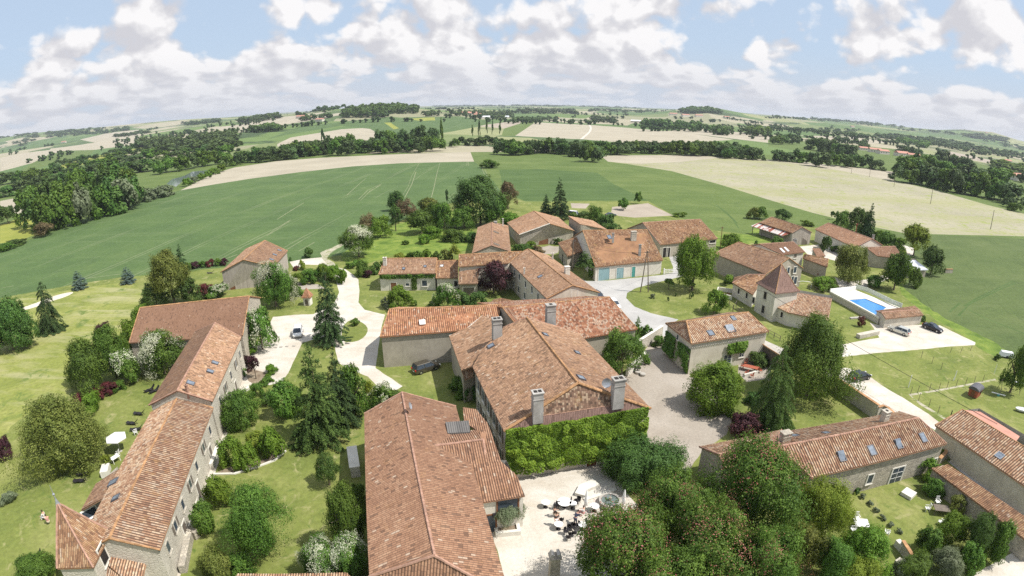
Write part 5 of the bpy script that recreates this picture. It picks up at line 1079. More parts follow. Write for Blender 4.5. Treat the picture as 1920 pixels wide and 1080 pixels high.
b.slope([Q(1373,530.3,3.1), Q(1411.8,553,3.1), Q(1436,515,4.7), Q(1400,515,4.7)], 'roof_old', .34); b.slope([Q(1377.5,520,3.2), Q(1373,530.3,3.1), Q(1400,515,4.7)], 'roof_old', .34); b.caps([(Q(1373,530.3,3.1), Q(1400,515,4.7)), (Q(1436,515,4.7), Q(1400,515,4.7))], 'ridge_pink', .1)
b.walls([Q(1375,531,3).xy, Q(1412,552,3).xy, Q(1433,519,3).xy, Q(1380,521,3).xy], [2.95, 2.95, 4.2, 3.0], 'w_white'); 
for px, py in ((1385.5, 546), (1400.5, 554), (1413, 563)): b.opening(0, px, py, .7, 1.2, pane='dark')
b = House('low rounded tiled wing on the right of the white tower', 'extension', 'tower_wing', Q(1500, 590, 0))
kn = Q(1496, 550, 4.7)
b.slope([Q(1457,576,3.0), Q(1477,586,3.0), kn], 'roof_striped', .34); b.slope([Q(1477,586,3.0), Q(1553,602,3.0), Q(1560,561,4.7), kn], 'roof_striped', .34); b.caps([(Q(1477,586,3.0), kn), (kn, Q(1560,561,4.7))], 'ridge_pink', .11)
b.walls([Q(1458,576.5,2.9).xy, Q(1478,585,2.9).xy, Q(1550,600,2.9).xy, Q(1557,566,2.9).xy, Q(1494,555,2.9).xy], [2.9, 2.9, 2.9, 4.3, 4.3], 'w_white'); b.opening(0, 1466, 590, .6, 1.1, pane='dark')
b = gable(g['pool_house'], 'low pool house with flat pinkish tiled roof behind two parked cars', 'roof_pink', 'w_cream', cat='pool house', name='pool_house', pitch=.32, cap='ridge_pink')
# -- courtyard house
b = gable(g['court_house'], 'cream house with striped tiles, three rooflights and vine over its door', 'roof_striped', 'w_cream', hip=(1, 0), pitch=.42)
b.rooflight(0, 1332, 625, 1.0, 1.1); b.rooflight(0, 1368.5, 617.5, 1.5, 1.5, .35); b.rooflight(0, 1375, 597.5, .8, 1.0)
b.opening(0, 1365, 665, 1.6, 2.3, 'door', 'whitestone', 'glass', bars=3); b.opening(0, 1391, 661, 1.0, 1.5, 'window', 'whitestone', 'glass', bars=3); b.opening(3, 1271, 632, .6, .8, pane='glass')
q0 = b.wc[0]; q1 = b.wc[1]; d = (q1-q0).normalized(); n_ = Vector((d.y, -d.x, 0))
for k in range(46): mb = MB(); p = q0.lerp(q1, (k+.5)/46)+n_*.06; mb.box((p.x, p.y, 4.65), (.12, .14, .16), math.atan2(d.y, d.x)); b.mb('cornice_block', mb, MT['whitestone'])
ivy(b.wc[3], b.wc[0], .2, 4.3, 1.0, 4200, 'l_mid', 'dark ivy climbing the shaded end of the cream courtyard house', 8, prob=lambda a, c: 1 if (a < .42 and c > .1) or (a > .55 and c > .45) or a > .86 else .03)
ivy(b.wc[0].lerp(b.wc[1], .46), b.wc[0].lerp(b.wc[1], .74), 2.5, 4.3, .9, 2000, 'l_bright', 'bright green vine over the glazed door of the courtyard house', 9, prob=lambda a, c: 1 if abs(a-.5)*1.1 < .6-.25*(1-c) else .1)
b = House('brown terrace shelter with an orange-edged flat roof by the courtyard house', 'shelter', 'shelter', Q(1440, 665, 0))
b.slope([Q(1423,642,2.9), Q(1461,666,2.9), Q(1470,654,2.9), Q(1432,637,2.9)], 'concrete', .5, flat=True); b.caps([(Q(1423,642,3), Q(1461,666,3))], 'ridge', .1)
b.walls([Q(1424,643,2.8).xy, Q(1459,665,2.8).xy, Q(1468,655,2.8).xy, Q(1433,638,2.8).xy], [2.75]*4, 'wood_grey')
# -- stone house right
b = gable([Q(1522,896,4.2), Q(1775,832.5,4.2), Q(1685,772.5,4.2), Q(1460,811,4.2), Q(1460,837.5,6.2), Q(1722,784,6.2)], 'long rubble-stone house with four rooflights on striped tiles', 'roof_striped', 'w_stone', pitch=.42, cap='ridge_pink')
for px, py, o_ in ((1577, 856, .3), (1634, 845, 0), (1684, 833, .3), (1730, 821, 0)): b.rooflight(0, px, py, .85, 1.2, o_)
b.rooflight(1, 1490, 818, .8, .8); b.rooflight(1, 1549, 813, .8, .8)
b.opening(0, 1631, 898, .8, 1.2, pane='glass'); b.opening(0, 1682, 888, 2.0, 2.2, 'door', 'whitestone', 'glass', bars=3); b.opening(0, 1750, 868, .8, 1.2)
p = Q(1472, 822, 5.9); b.chimney(p.x, p.y, 4.6, 1.2, .8, 2.1, R(12), mat='w_stone', pots=0); p = Q(1659, 784, 6.0); b.chimney(p.x, p.y, 4.9, .9, .8, 2.1, R(12), mat='w_palestone', pots=1)
b = gable([Q(1388,925,3.3), Q(1520,893,3.3), Q(1465,806,4.0), Q(1311,837.5,3.8), Q(1347,852.5,5.3), Q(1470,830,5.3)], 'lower end of the stone house half hidden by the pink-flowered tree', 'roof_striped', 'w_stone', pitch=.3, cap='ridge_pink'); b.rooflight(1, 1421, 829, .8, .8)
# -- east long building
b = House('long tiled outbuilding at the right edge with a plain side and red rear roof', 'barn', 'barn', Q(1860, 880, 0))
b.slope([Q(1753,797.6,3.4), Q(1950,932,3.4), Q(1975,872,5.3), Q(1804.4,768.4,5.3)], 'roof_striped', .42); b.slope([Q(1912,818,4.3), Q(1838,772,4.3), Q(1804.4,768.4,5.3), Q(1905,828,5.3)], 'redsheet', .5, flat=True)
b.caps([(Q(1804.4,768.4,5.3), Q(1975,872,5.3)), (Q(1753,797.6,3.4), Q(1804.4,768.4,5.3))], 'ridge', .1)
b.walls([Q(1756,798.5,3.3).xy, Q(1948,930,3.3).xy, Q(1985,868,3.3).xy, Q(1832,776,3.3).xy], [3.3, 3.3, 4.3, 4.2], 'w_palestone', -.3, {3: tuple(Q(1805.5,769.5,5.15))})
b.rooflight(0, 1874, 855, .9, .9, frame='zinc')
# -- tiled garden shelter wall
b = House('narrow tiled garden shed roof with mossy tiles along the path', 'shed', 'garden_shed', Q(1850, 950, 0))
b.slope([Q(1746,878,2.5), Q(1935,1022,2.5), Q(1945,985,3.1), Q(1777.5,871,3.1)], 'roof_old', .3); b.walls([Q(1749,879,2.4).xy, Q(1932,1020,2.4).xy, Q(1942,987,3).xy, Q(1777,873,3).xy], [2.4, 2.4, 3, 3], 'w_stone')
b.opening(0, 0, 0, 1.2, 1.9, 'door', 'w_stone', 'boards', frac=.55)
# bottom edge roof, tiles of a low wall at the bottom of the picture
b = House('low tiled garden roof along the bottom edge', 'shed', 'garden_shed', Q(600, 1090, 0)); b.slope([Q(420,1120,2.4), Q(700,1120,2.4), Q(650,1074,2.9), Q(445,1076,2.9)], 'roof_striped'); b.walls([Q(425,1118,2.3).xy, Q(695,1118,2.3).xy, Q(645,1078,2.3).xy, Q(450,1079,2.3).xy], [2.3]*4, 'w_stone')
# hip of the hall's lower end mossy patch is part of its slope
# little well house
b = House('tiny stone well house with pointed tiled roof on the grass', 'well', 'well_house', Q(578, 572, 0)); c0 = Q(578, 571, 0)
cs = [c0+Vector(v) for v in ((-1, -1, 1.9), (1, -1, 1.9), (1, 1, 1.9), (-1, 1, 1.9))]; ap = c0+Vector((0, 0, 3.8))
for i in range(4): b.slope([cs[i], cs[(i+1) % 4], ap], 'roof_orange', .22)
b.walls([(c0+Vector(v)).xy for v in ((-.75, -.75, 0), (.75, -.75, 0), (.75, .75, 0), (-.75, .75, 0))], [1.95]*4, 'whitestone'); b.opening(0, 0, 0, .8, 1.5, 'door', 'whitestone', 'wood_grey', frac=.5)
# ------------------------------------------------------------ trees and shrubs, each at its surveyed foot
# lawn at the lower left
T(110,894,748,168,'bush','l_olive','large spreading olive-green tree on the lower left lawn',bare=.02,name='broadleaf_tree',cat='tree',lod='xl')
T(160,735,640,95,'round','l_mid','mid-green tree at the left end of the shrub bank by the long house',bare=.04)
T(206,712,612,66,'round','l_mid','taller mid-green tree in the middle of the shrub bank',bare=.04)
T(192,655,606,42,'bush','l_purple','dark purple bush behind the shrub bank, nearest the smooth-roofed barn')
T(300,705,622,85,'round','l_mid','cream-blossomed shrub tree against the wall of the smooth-roofed barn',bloom='fl_white',bare=.05,name='flowering_tree')
T(236,722,658,60,'bush','l_mid','lower cream-blossomed shrub left of the barn wall',bloom='fl_white',name='flowering_shrub',cat='bush')
T(248,660,600,52,'bush','l_bright','bright green bush at the corner of the smooth-roofed barn')
T(222,672,628,45,'bush','l_bright','second bright green bush left of the smooth-roofed barn')
T(262,606,573,40,'bush','l_bright','light green creeper bush on the far corner of the smooth-roofed barn')
T(150,762,737,36,'bush','l_red','leftmost dark red hedge bush below the shrub bank'); T(178,752,727,38,'bush','l_red','middle dark red hedge bush below the shrub bank'); T(204,742,714,36,'bush','l_red','rightmost dark red hedge bush below the shrub bank')
T(170,777,736,46,'bush','l_bright','bright green bush in front of the dark red hedge')
T(222,735,712,30,'bush','l_mid','small green bush joining the red hedge to the blossomed shrubs')
T(6,862,820,40,'bush','l_purple','purple bush at the left edge beyond the olive-green tree')
T(85,624,520,64,'cedar','l_conif','small open cedar with layered branches beside the sand bunker',bare=.02)
T(12,660,556,92,'round','l_dark','dark tree cut by the left edge of the picture',bare=.02)
T(48,652,590,50,'round','l_dark','dark bushy tree between the left edge and the small cedar',bare=.02)
T(147,543,505,34,'cone','l_blue','left one of two round blue spruces by the wheat field',name='spruce_tree',trunk=False); T(238,532,499,34,'cone','l_blue','right one of two round blue spruces by the wheat field',name='spruce_tree',trunk=False)
T(318,572,472,78,'round','l_olive','tall pale yellow-green tree behind the smooth-roofed barn',bare=.2); T(290,576,528,60,'round','l_dark','dark green tree low against the smooth-roofed barn',bare=.02); T(352,572,522,54,'round','l_dark','dark green bush right of the pale tree behind the barn',bare=.02)
T(338,512,456,32,'spruce','l_conif','dark pointed conifer just behind the pale yellow-green tree'); 
T(385,560,530,36,'bush','l_red','reddish green bush behind the barn ridge'); T(408,560,534,46,'bush','l_mid','cream-spotted bush between barn roof and weathered barn',bloom='fl_white',name='flowering_shrub',cat='bush')
for i,(x,y,m) in enumerate(((352,505,'l_mid'),(366,503,'l_purple'),(380,501,'l_mid'),(394,499,'l_red'),(408,497,'l_mid'),(421,496,'l_purple'))):
    T(x,y+2,y-13,18,'bush',m,'low hedge bush left of the weathered barn, %s from the left'%(('first','second','third','fourth','fifth','sixth')[i]),group='low hedge by the weathered barn')
T(512,578,494,74,'round','l_mid','tall shrub tree thick with cream blossom in front of the weathered barn',bloom='fl_white',name='flowering_tree',bare=.08); T(536,565,515,42,'round','l_mid','right-hand neighbour of the cream-blossomed tree by the weathered barn',bloom='fl_white',name='flowering_tree',bare=.05)
T(560,536,510,30,'bush','l_bright','bright bush between weathered barn and garden hedge'); T(583,533,502,42,'bush','l_mid','round mid-green bush in the garden left of the white track')
T(607,528,494,34,'bush','l_bright','left bright green hedge mound beside the white track'); T(628,531,497,36,'bush','l_bright','right bright green hedge mound beside the white track'); T(641,534,503,20,'bush','l_bright','small bright end of the hedge mound at the bend of the track')
T(565,507,486,14,'bush','l_yellow','small upright yellow-green bush in the gravel garden'); T(556,508,498,14,'bush','l_red','small red bush in the gravel garden')
T(578,484,464,22,'bush','l_dark','round dark clipped bush by the wheat field',name='shrub'); T(545,489,481,8,'bush','l_dark','tiny dark bush at the barn corner by the wheat')
T(486,658,577,58,'round','l_mid','white-blossomed tree at the end of the parking court',bloom='fl_white',name='flowering_tree',bare=.04)
T(466,668,652,26,'bush','l_bright','bright low bush under the white-blossomed tree')
T(560,556,535,26,'bush','l_mid','bush left of the tiny well house'); T(540,548,525,28,'bush','l_mid','bush at the foot of the blossomed tree by the well')
T(614,646,499,78,'spruce','l_conif','tall dark spruce standing alone beside the white drive',bare=.04)
T(590,836,640,128,'spruce','l_spruce','big light green spruce right in front of the drive',bare=.03); T(632,800,655,88,'spruce','l_conif','darker spruce leaning behind the big light green spruce',bare=.03)
T(660,782,685,56,'round','l_mid','round green tree on the right of the two big spruces',bare=.1)
T(450,808,732,80,'bush','l_mid','large rounded green bush by the long house terrace'); T(530,790,712,62,'bush','l_mid','rounded green bush left of the big spruces'); T(482,748,716,32,'bush','l_mid','smaller green bush behind the two rounded bushes')
T(556,782,726,48,'bush','l_mid','green bush tucked under the left side of the big spruce'); T(505,762,735,40,'bush','l_dark','dark green bush filling the gap behind the rounded bushes')
T(692,752,710,22,'airy','l_yellow','thin yellow-green sapling on the verge of the drive',name='sapling'); T(718,772,722,58,'airy','l_mid','loose pale shrub behind the peak of the hall roof',bloom='fl_white',name='flowering_shrub',cat='bush',trunk=False); T(742,768,728,46,'airy','l_mid','second loose pale shrub beside the hall roof peak',name='shrub')
T(430,884,818,60,'bush','l_bright','bright clipped garden bush nearest the terrace'); T(462,880,835,50,'bush','l_bright','middle bright garden bush behind the stone edging'); T(508,864,800,54,'bush','l_bright','rightmost bright garden bush behind the stone edging'); T(480,852,806,44,'bush','l_yellow','yellow-tinged bush between the bright garden bushes')
T(408,958,892,58,'bush','l_bright','bright green bush above the lower terrace'); T(380,1006,938,54,'bush','l_mid','green bush beside the lower terrace wall')
T(484,1050,912,126,'airy','l_mid','broad garden tree showing pale bare twigs at its heart',bare=.1,name='broadleaf_tree',lod='xl'); T(470,1045,945,84,'round','l_mid','low leafy tree behind the broad garden tree',bare=.02)
T(613,914,852,50,'airy','l_dark','small dark garden tree with an open crown alone on the lawn',bare=.15,lod='hi')
T(650,1040,912,76,'round','l_mid','green tree against the left wall of the foreground hall',bare=.06); T(672,960,905,34,'round','l_mid','narrow green tree close to the hall gutter',bare=.06)
T(600,1100,1018,80,'bush','l_mid','left white-flowering shrub at the bottom of the lawn',bloom='fl_white',name='flowering_shrub',cat='bush'); T(655,1100,1012,90,'bush','l_mid','right white-flowering shrub against the hall at the bottom edge',bloom='fl_white',name='flowering_shrub',cat='bush')
T(402,1095,1030,70,'bush','l_olive','olive-green shrub at the bottom edge beside the terrace'); T(445,1085,1040,60,'bush','l_mid','mid-green shrub at the bottom edge left of the tiled garden roof')
T(62,1105,1040,90,'bush','l_mid','leafy green bush at the foot of the spire tower'); T(16,945,922,36,'bush','l_grey','low grey-green bush on the lower left lawn')
T(476,710,664,24,'round','l_purple','small purple-leaved tree at the flower bed',bare=.35,name='plum_tree'); T(462,690,664,20,'bush','l_purple','dark purple bush by the long house door'); T(508,704,684,30,'bush','l_bright','round green bush at the flower bed'); T(455,706,688,20,'bush','l_bright','small green bush by the long house wall'); T(500,722,706,30,'bush','l_mid','low green bush below the flower bed')
T(666,612,597,20,'bush','l_mid','small bush on the grass island of the drive')
T(862,748,706,44,'bush','l_mid','green bush between the parked brown car and the manor'); T(880,755,720,40,'bush','l_dark','dark bush in the shadow of the manor wall')
T(746,580,538,54,'round','l_bright','rounded bright green tree in the cottage garden',bare=.04); T(776,575,562,14,'bush','l_mid','tiny round bush on the cottage lawn'); T(725,578,556,26,'airy','l_grey','wispy grey-green shrub left of the rounded garden tree',name='shrub')
T(838,582,533,48,'round','l_mid','white-blossomed tree before the low link roof',bloom='fl_white',name='flowering_tree',bare=.05); T(870,582,547,40,'bush','l_dark','dark green hedge bush right of the blossomed tree'); T(897,582,545,42,'bush','l_dark','dark green hedge bush nearest the purple tree'); T(815,578,560,22,'bush','l_mid','small bush left of the blossomed garden tree')
T(925,553,490,60,'round','l_purple','dense dark purple tree beside the square garage',bare=.1,name='plum_tree')
T(680,520,489,30,'bush','l_mid','clipped round green bush at the bend of the track'); T(687,522,506,18,'bush','l_purple','purple bush beside the clipped round bush')
for i,(x,y,t,w,m) in enumerate(((705,515,492,26,'l_dark'),(655,505,492,20,'l_mid'),(668,500,486,18,'l_mid'),(722,500,486,18,'l_mid'),(750,490,474,22,'l_yellow'),(775,492,470,24,'l_mid'),(800,492,466,26,'l_bright'),(818,492,470,20,'l_mid'),(835,492,466,26,'l_olive'),(765,486,474,16,'l_mid'))):
    T(x,y,t,w,'bush',m,'shrub %s from the left along the back of the cottage garden'%('sixth third first second seventh eighth'.split()[0] if False else ('third','first','second','fourth','fifth','seventh','eighth','ninth','tenth','sixth')[i]))
T(852,490,455,26,'cedar','l_yellow','palm-like yellow-green spiky tree behind the cottages',name='palm_tree',bare=.45)
T(1096,524,470,40,'cedar','l_spruce','palm with a shaggy crown beside the blue-door house',name='palm_tree',bare=.5); T(1112,522,482,26,'bush','l_mid','climbing green bush at the corner of the blue-door house')
T(671,482,424,68,'round','l_mid','flowering cream tree at the start of the farm track',bloom='fl_white',name='flowering_tree',bare=.18)
T(712,446,404,44,'round','l_bright','bright green round tree beside the cream-flowering one',bare=.04); T(692,438,400,40,'airy','l_brown','brownish twiggy bush at the wheat field corner',name='shrub'); T(741,434,385,28,'column','l_dark','narrow dark green tree in the garden row'); T(742,396,358,32,'round','l_dark','dark round tree standing at the wheat edge',bare=.05)
T(762,414,374,44,'airy','l_brown','brownish bare-looking tree by the wheat edge'); T(790,440,394,56,'round','l_mid','leafy green tree in the middle of the orchard',bare=.05); T(815,424,380,40,'round','l_mid','green tree right of the orchard middle',bare=.05); T(803,400,370,42,'round','l_olive','olive-green tree at the back of the orchard',bare=.05); T(832,432,378,44,'round','l_mid','tall green tree between orchard and oak',bare=.05)
T(838,382,353,7,'column','l_conif','thin dark cypress standing out against the wheat',name='cypress_tree',bare=.02)
T(900,424,334,104,'round','l_dark','huge dark oak, the biggest tree behind the village',bare=.05); T(930,425,372,52,'round','l_mid','lighter green tree at the right foot of the huge oak',bare=.05); T(870,430,385,50,'round','l_mid','green tree at the left foot of the huge oak',bare=.04); T(958,432,398,40,'round','l_bright','bright low tree right of the huge oak',bare=.04)
T(952,392,334,38,'airy','l_brown','leafless-looking brown tree right of the huge oak'); T(866,454,430,20,'cone','l_dark','small dark conical bush on the orchard grass',name='shrub'); T(848,456,428,40,'bush','l_mid','wide green bush below the huge oak'); T(888,456,434,34,'bush','l_dark','dark bush beside the end-on barn')
T(760,460,450,14,'bush','l_mid','little round shrub alone on the orchard grass'); T(812,448,424,40,'bush','l_bright','low bright green thicket on the orchard grass'); T(795,458,438,28,'bush','l_bright','small bright bush in front of the orchard trees')
T(1050,412,333,42,'spruce','l_conif','tall pointed dark conifer behind the stone barn'); T(1024,408,362,32,'spruce','l_conif','shorter dark conifer left of the tall pointed one')
T(1170,394,372,26,'round','l_mid','small round tree on the vegetable plot'); T(1198,383,360,16,'round','l_mid','small tree at the far edge of the vegetable plot')
for i,(x,y,t,w) in enumerate(((1095,418,395,34),(1118,425,387,34),(1136,432,402,38),(1075,412,398,22),(1152,438,418,30))): T(x,y,t,w,'bush','l_mid' if i%2 else 'l_dark','garden thicket bush %s behind the pale-roofed barn'%('second from left','third from left','fourth from left','first from left','last on the right')[i])
T(918,316,298,34,'bush','l_mid','lone thicket on the boundary between the two wheat fields'); T(1275,408,398,26,'bush','l_bright','clipped hedge end by the vegetable plot'); T(1192,440,428,40,'bush','l_mid','low hedge behind the barns')
T(996,470,452,22,'bush','l_bright','round bush on the stone barn front'); T(1046,460,445,20,'bush','l_mid','pale flowering bush at the stone barn corner',bloom='fl_white'); T(985,475,458,30,'bush','l_dark','dark bush in front of the small barn door'); T(968,472,458,22,'bush','l_mid','bush between the end-on barn and stone barn'); T(1012,474,462,26,'bush','l_brown','brownish low bush in the barnyard')
# right half
T(1303,548,444,80,'round','l_bright','large light green tree beside the white gate',bare=.08); T(1280,475,452,24,'round','l_mid','green creeper tree at the east barn door',bare=.05)
T(1254.6,543,522,24,'dome','l_bright','left one of two small mushroom-shaped trees on the round lawn',bare=.45,name='clipped_tree'); T(1294,548,524,22,'dome','l_bright','right one of two small mushroom-shaped trees on the round lawn',bare=.45,name='clipped_tree')
T(1341,590,544,44,'round','l_bright','dense round clipped tree at the near edge of the round lawn',bare=.08,name='clipped_tree')
T(1224,560,551,12,'bush','l_grey','small grey-green cushion bush on the round lawn'); T(1253,565,555,5,'bush','l_dark','tiny dark shrublet in the middle of the round lawn'); T(1297,560,547,8,'airy','l_dark','tiny sapling under the right mushroom tree',name='sapling'); T(1268,556,549,5,'bush','l_dark','tiny dark shrublet further back on the round lawn')
T(1365,535,513,26,'bush','l_bright','bush against the long wall of the pink-tiled barn house'); T(1372,470,436,40,'bush','l_bright','bright green bush beside the utility pole'); T(1414,411,388,26,'airy','l_olive','loose pale tree left of the board barn'); T(1426,411,387,30,'round','l_mid','green tree left of the board barn'); T(1468,415,392,34,'round','l_dark','dark tree behind the board barn'); T(1418,460,450,10,'bush','l_mid','small bush on the grass before the board barn'); T(1512,425,412,26,'bush','l_bright','bright bush right of the board barn'); T(1458,465,445,30,'bush','l_mid','bush in front of the rust-streaked lean-to'); T(1546,475,440,22,'bush','l_dark','creeper bush on the brown barn wall'); T(1568,475,460,26,'bush','l_mid','bush at the brown barn front')
T(1343,585,560,0.1 if False else 6,'bush','l_dark','low twig beside the clipped tree') if False else None
T(1596,535,458,82,'round','l_olive','big brownish olive tree in the right-hand farmyard',bare=.1); T(1683,546,470,56,'round','l_mid','tall green tree between farmyard and wheat',bare=.04); T(1716,540,500,34,'bush','l_mid','bushy green tree right of the tall green one'); T(1718,480,420,56,'round','l_yellow','bright yellow-green tree at the field edge',bare=.2); T(1750,517,460,46,'round','l_dark','dense dark tree at the wheat corner',bare=.03)
T(1632,452,378,32,'spruce','l_conif','pointed dark conifer above the right-hand trees'); T(1608,445,390,46,'round','l_dark','dark tree left of the pointed conifer',bare=.03); T(1578,432,394,34,'round','l_mid','green tree behind the brown barn',bare=.03); T(1562,412,396,14,'column','l_dark','small dark column tree at the field edge')
T(1650,458,432,30,'round','l_bright','bright bush behind the white gable barn',bare=.03); T(1664,470,434,40,'round','l_mid','green bushy tree right of the white gable barn',bare=.03); T(1686,470,445,26,'round','l_bright','small bright tree left of the yellow-green one',bare=.03); T(1640,540,515,36,'bush','l_mid','bush under the farmyard trees'); T(1545,546,517,56,'bush','l_bright','wide rounded flowering bush behind the tower wing'); T(1537,520,510,10,'bush','l_red','orange-red flowers behind the wide rounded bush',bloom='fl_pink')
T(1908,738,643,44,'round','l_mid','green tree cut by the right edge of the picture',bare=.04); T(1870,676,662,14,'bush','l_dark','small dark bush by the white tarpaulin'); T(1616,614,592,16,'bush','l_red','reddish bush at the raised bed by the gravel parking'); T(1733,604,592,14,'bush','l_dark','dark bush between pool house and black car')
T(1530,762,594,146,'bush','l_mid','great round horse chestnut with dense leaves beside the drive',bare=.02,cat='tree',trunk=True,name='horse_chestnut_tree',lod='xl')
T(1458,812,636,112,'cedar','l_dark','tall ragged dark conifer in front of the horse chestnut',bare=.02,lod='xl')
T(1345,778,682,112,'bush','l_bright','big bushy yellow-green shrub at the courtyard corner'); T(1385,812,776,22,'bush','l_bright','small bright bush at the purple bush'); T(1362,780,748,40,'bush','l_bright','pale green bush at the foot of the big courtyard shrub'); T(1398,826,772,62,'bush','l_purple','round dark purple bush above the stone house roof'); T(1424,690,662,44,'bush','l_dark','dark bush behind the red table set'); T(1412,760,735,36,'bush','l_dark','dark low bush left of the ragged conifer')
T(1168,706,620,88,'airy','l_mid','feathery green tree leaning over the manor corner',bare=.25,lod='hi'); T(1150,690,645,54,'round','l_mid','green creeper tree on the long range wall',bare=.1); T(1196,640,592,24,'cone','l_mid','pointed green shrub by the road wall',name='shrub'); T(1213,640,608,26,'bush','l_mid','green bush by the road wall'); T(1210,684,664,22,'bush','l_mid','clipped round bush in the courtyard corner'); T(1235,652,630,30,'bush','l_mid','ivy bush on the wall by the road'); T(1190,660,632,32,'bush','l_mid','green bush on the courtyard wall')
T(1205,925,828,150,'bush','l_dark','wide dark green yew beside the café courtyard',lod='xl')
# pink chestnuts
def canopy(px, py, zc, wpx, h, label, kind='round', mat='l_mid', bloom='fl_pink', name='pink_chestnut_tree', bare=.2):
    c = G(px, py, zc); w = wpx*mpp(c); return plant((c.x, c.y, 0), w, h, kind, mat, name, label, 'tree', bloom=bloom, bare=bare, lod='xl')
canopy(1165,1030,6.5,200,10.5,'pink-flowered chestnut at the café side, bottom of the picture'); canopy(1262,950,6,150,9.5,'pink-flowered chestnut behind the café parasols'); canopy(1422,905,7.5,190,12,'tallest pink-flowered chestnut hiding the end of the stone house'); canopy(1335,1035,6.5,190,10.5,'middle pink-flowered chestnut at the bottom edge'); canopy(1240,1110,6,190,9.5,'pink-flowered chestnut cut by the bottom edge'); canopy(1440,1060,6,150,9.5,'pink-flowered chestnut beside the yellow-green tree')
canopy(1545,950,5,118,8.2,'feathery bright yellow-green tree by the stone house garden',mat='l_yellow',bloom=None,name='broadleaf_tree',bare=.1)
T(1512,1080,985,90,'round','l_olive','thin olive-green tree at the bottom right of centre',bare=.1); T(1560,1100,1010,90,'round','l_mid','dark green tree at the bottom right garden corner',bare=.05); T(1628,1082,990,104,'bush','l_bright','large rounded bright green shrub in the lower right garden'); T(1608,1120,1050,80,'bush','l_yellow','yellow-green shrub below the rounded bright shrub')
for i,(x,y,t,w,m) in enumerate(((1742,1046,985,60,'l_mid'),(1790,1030,958,68,'l_bright'),(1838,1050,952,66,'l_dark'),(1878,1055,965,58,'l_mid'),(1720,1095,1040,70,'l_mid'),(1775,1090,1025,70,'l_grey'),(1825,1075,1015,60,'l_mid'),(1690,1090,1050,44,'l_grey'))):
    T(x,y,t,w,'bush',m,'%s shrub in the lower right corner thicket'%('mid-green left upper','bright upper middle','dark upper right','mid-green far right','mid-green lower left','grey-green lower middle','mid-green lower right','small grey-green')[i])
T(1738,900,858,54,'bush','l_bright','bright bush at the right end of the stone house'); T(1752,935,895,42,'bush','l_mid','green bush between stone house and tiled shed'); T(1800,965,925,46,'bush','l_olive','mossy pale bush against the tiled garden shed'); T(1775,862,842,30,'bush','l_bright','small bright bush at the path gateway')
for i,(x,y) in enumerate(((1618,933),(1631,946),(1643,959),(1657,973),(1671,986),(1686,998))): T(x,y+3,y-7,14,'bush','l_grey','small lavender tuft, %s from the top in the garden row'%(('first','second','third','fourth','fifth','sixth')[i]),name='lavender',cat='plant',group='row of lavender tufts')
T(1606,926,912,16,'bush','l_dark','small plant at the stone house wall',name='plant'); 

# ------------------------------------------------------------ field-edge rows and woods
ORD = ['first','second','third','fourth','fifth','sixth','seventh','eighth','ninth','tenth','eleventh','twelfth','thirteenth','fourteenth','fifteenth','sixteenth','seventeenth','eighteenth','nineteenth','twentieth']
def ordw(i): return ORD[i] if i < 20 else ('twenty-' if i < 40 and i >= 20 else 'thirty-')+ORD[(i-20) % 20] if i < 30 else 'thirty-'+ORD[(i-30) % 20] if i < 40 else 'forty-'+ORD[i-40] if i < 50 else 'fifty-'+ORD[i-50]
def row(line, n, h, wpx, label, mats=('l_far', 'l_dark', 'l_mid', 'l_far'), kind='round', jy=2.2, group=None, hv=.2):
    segs = [math.hypot(line[i+1][0]-line[i][0], line[i+1][1]-line[i][1]) for i in range(len(line)-1)]; tot = sum(segs)
    for i in range(n):
        s = tot*(i+.5)/n; k = 0
        while k < len(segs)-1 and s > segs[k]: s -= segs[k]; k += 1
        t = s/segs[k]; x = line[k][0]+(line[k+1][0]-line[k][0])*t+random.uniform(-2, 2); y = line[k][1]+(line[k+1][1]-line[k][1])*t+random.uniform(-jy, jy)
        b = G(x, y); col_ = kind == 'column'; hh = h*(1 if col_ else .74)*random.uniform(1-hv, 1+hv); w = wpx*mpp(b)*random.uniform(.85, 1.3)*(1 if col_ else 1.25)
        plant(b, w, hh, kind, random.choice(mats), 'poplar_tree' if kind == 'column' else 'broadleaf_tree', '%s tree from the left %s' % (ordw(i), label), 'tree', group or ('trees '+label), bare=.03, lod='lo' if wpx > 12 else 'tiny', trunk=False)
row([(420,312),(500,303),(560,296),(640,289),(720,286),(800,284),(825,283)], 24, 16, 26, 'in the tree line behind the pale ploughed strip')
row([(480,300),(600,288),(720,280),(815,276)], 16, 19, 24, 'in the second rank behind the pale strip tree line')
row([(705,284),(760,280),(815,278)], 8, 25, 24, 'in the tall poplar clump behind the tree line', kind='round', mats=('l_far','l_mid'))
row([(602,272),(609,272)], 2, 16, 6, 'of the two thin dark poplars above the tree line', kind='column', mats=('l_conif',)); row([(826,274),(830,274)], 1, 28, 8, 'a tall thin poplar right of the poplar clump', kind='column')
row([(880,264),(912,262),(922,262),(931,261),(942,260)], 5, 21, 5, 'of the thin poplars beyond the green field', kind='column')
row([(845,273),(880,274),(905,272),(940,276)], 6, 11, 20, 'in the low trees beyond the hollow')
row([(935,290),(1000,288),(1060,288),(1100,296),(1125,296)], 16, 15, 24, 'in the hedge trees left of the winding road')
row([(1095,302),(1110,304),(1122,303)], 3, 15, 20, 'in the clump jutting into the young wheat')
row([(1135,290),(1200,288),(1260,288),(1250,288)], 11, 13, 24, 'in the hedge trees right of the winding road'); row([(950,284),(1090,282),(1240,282)], 12, 12, 24, 'in the back of the central hedge')
row([(1262,292),(1320,293),(1380,296),(1425,300)], 13, 15, 24, 'in the dense wood behind the weedy field'); row([(1262,284),(1330,285),(1420,292)], 9, 13, 24, 'in the back of the dense wood')
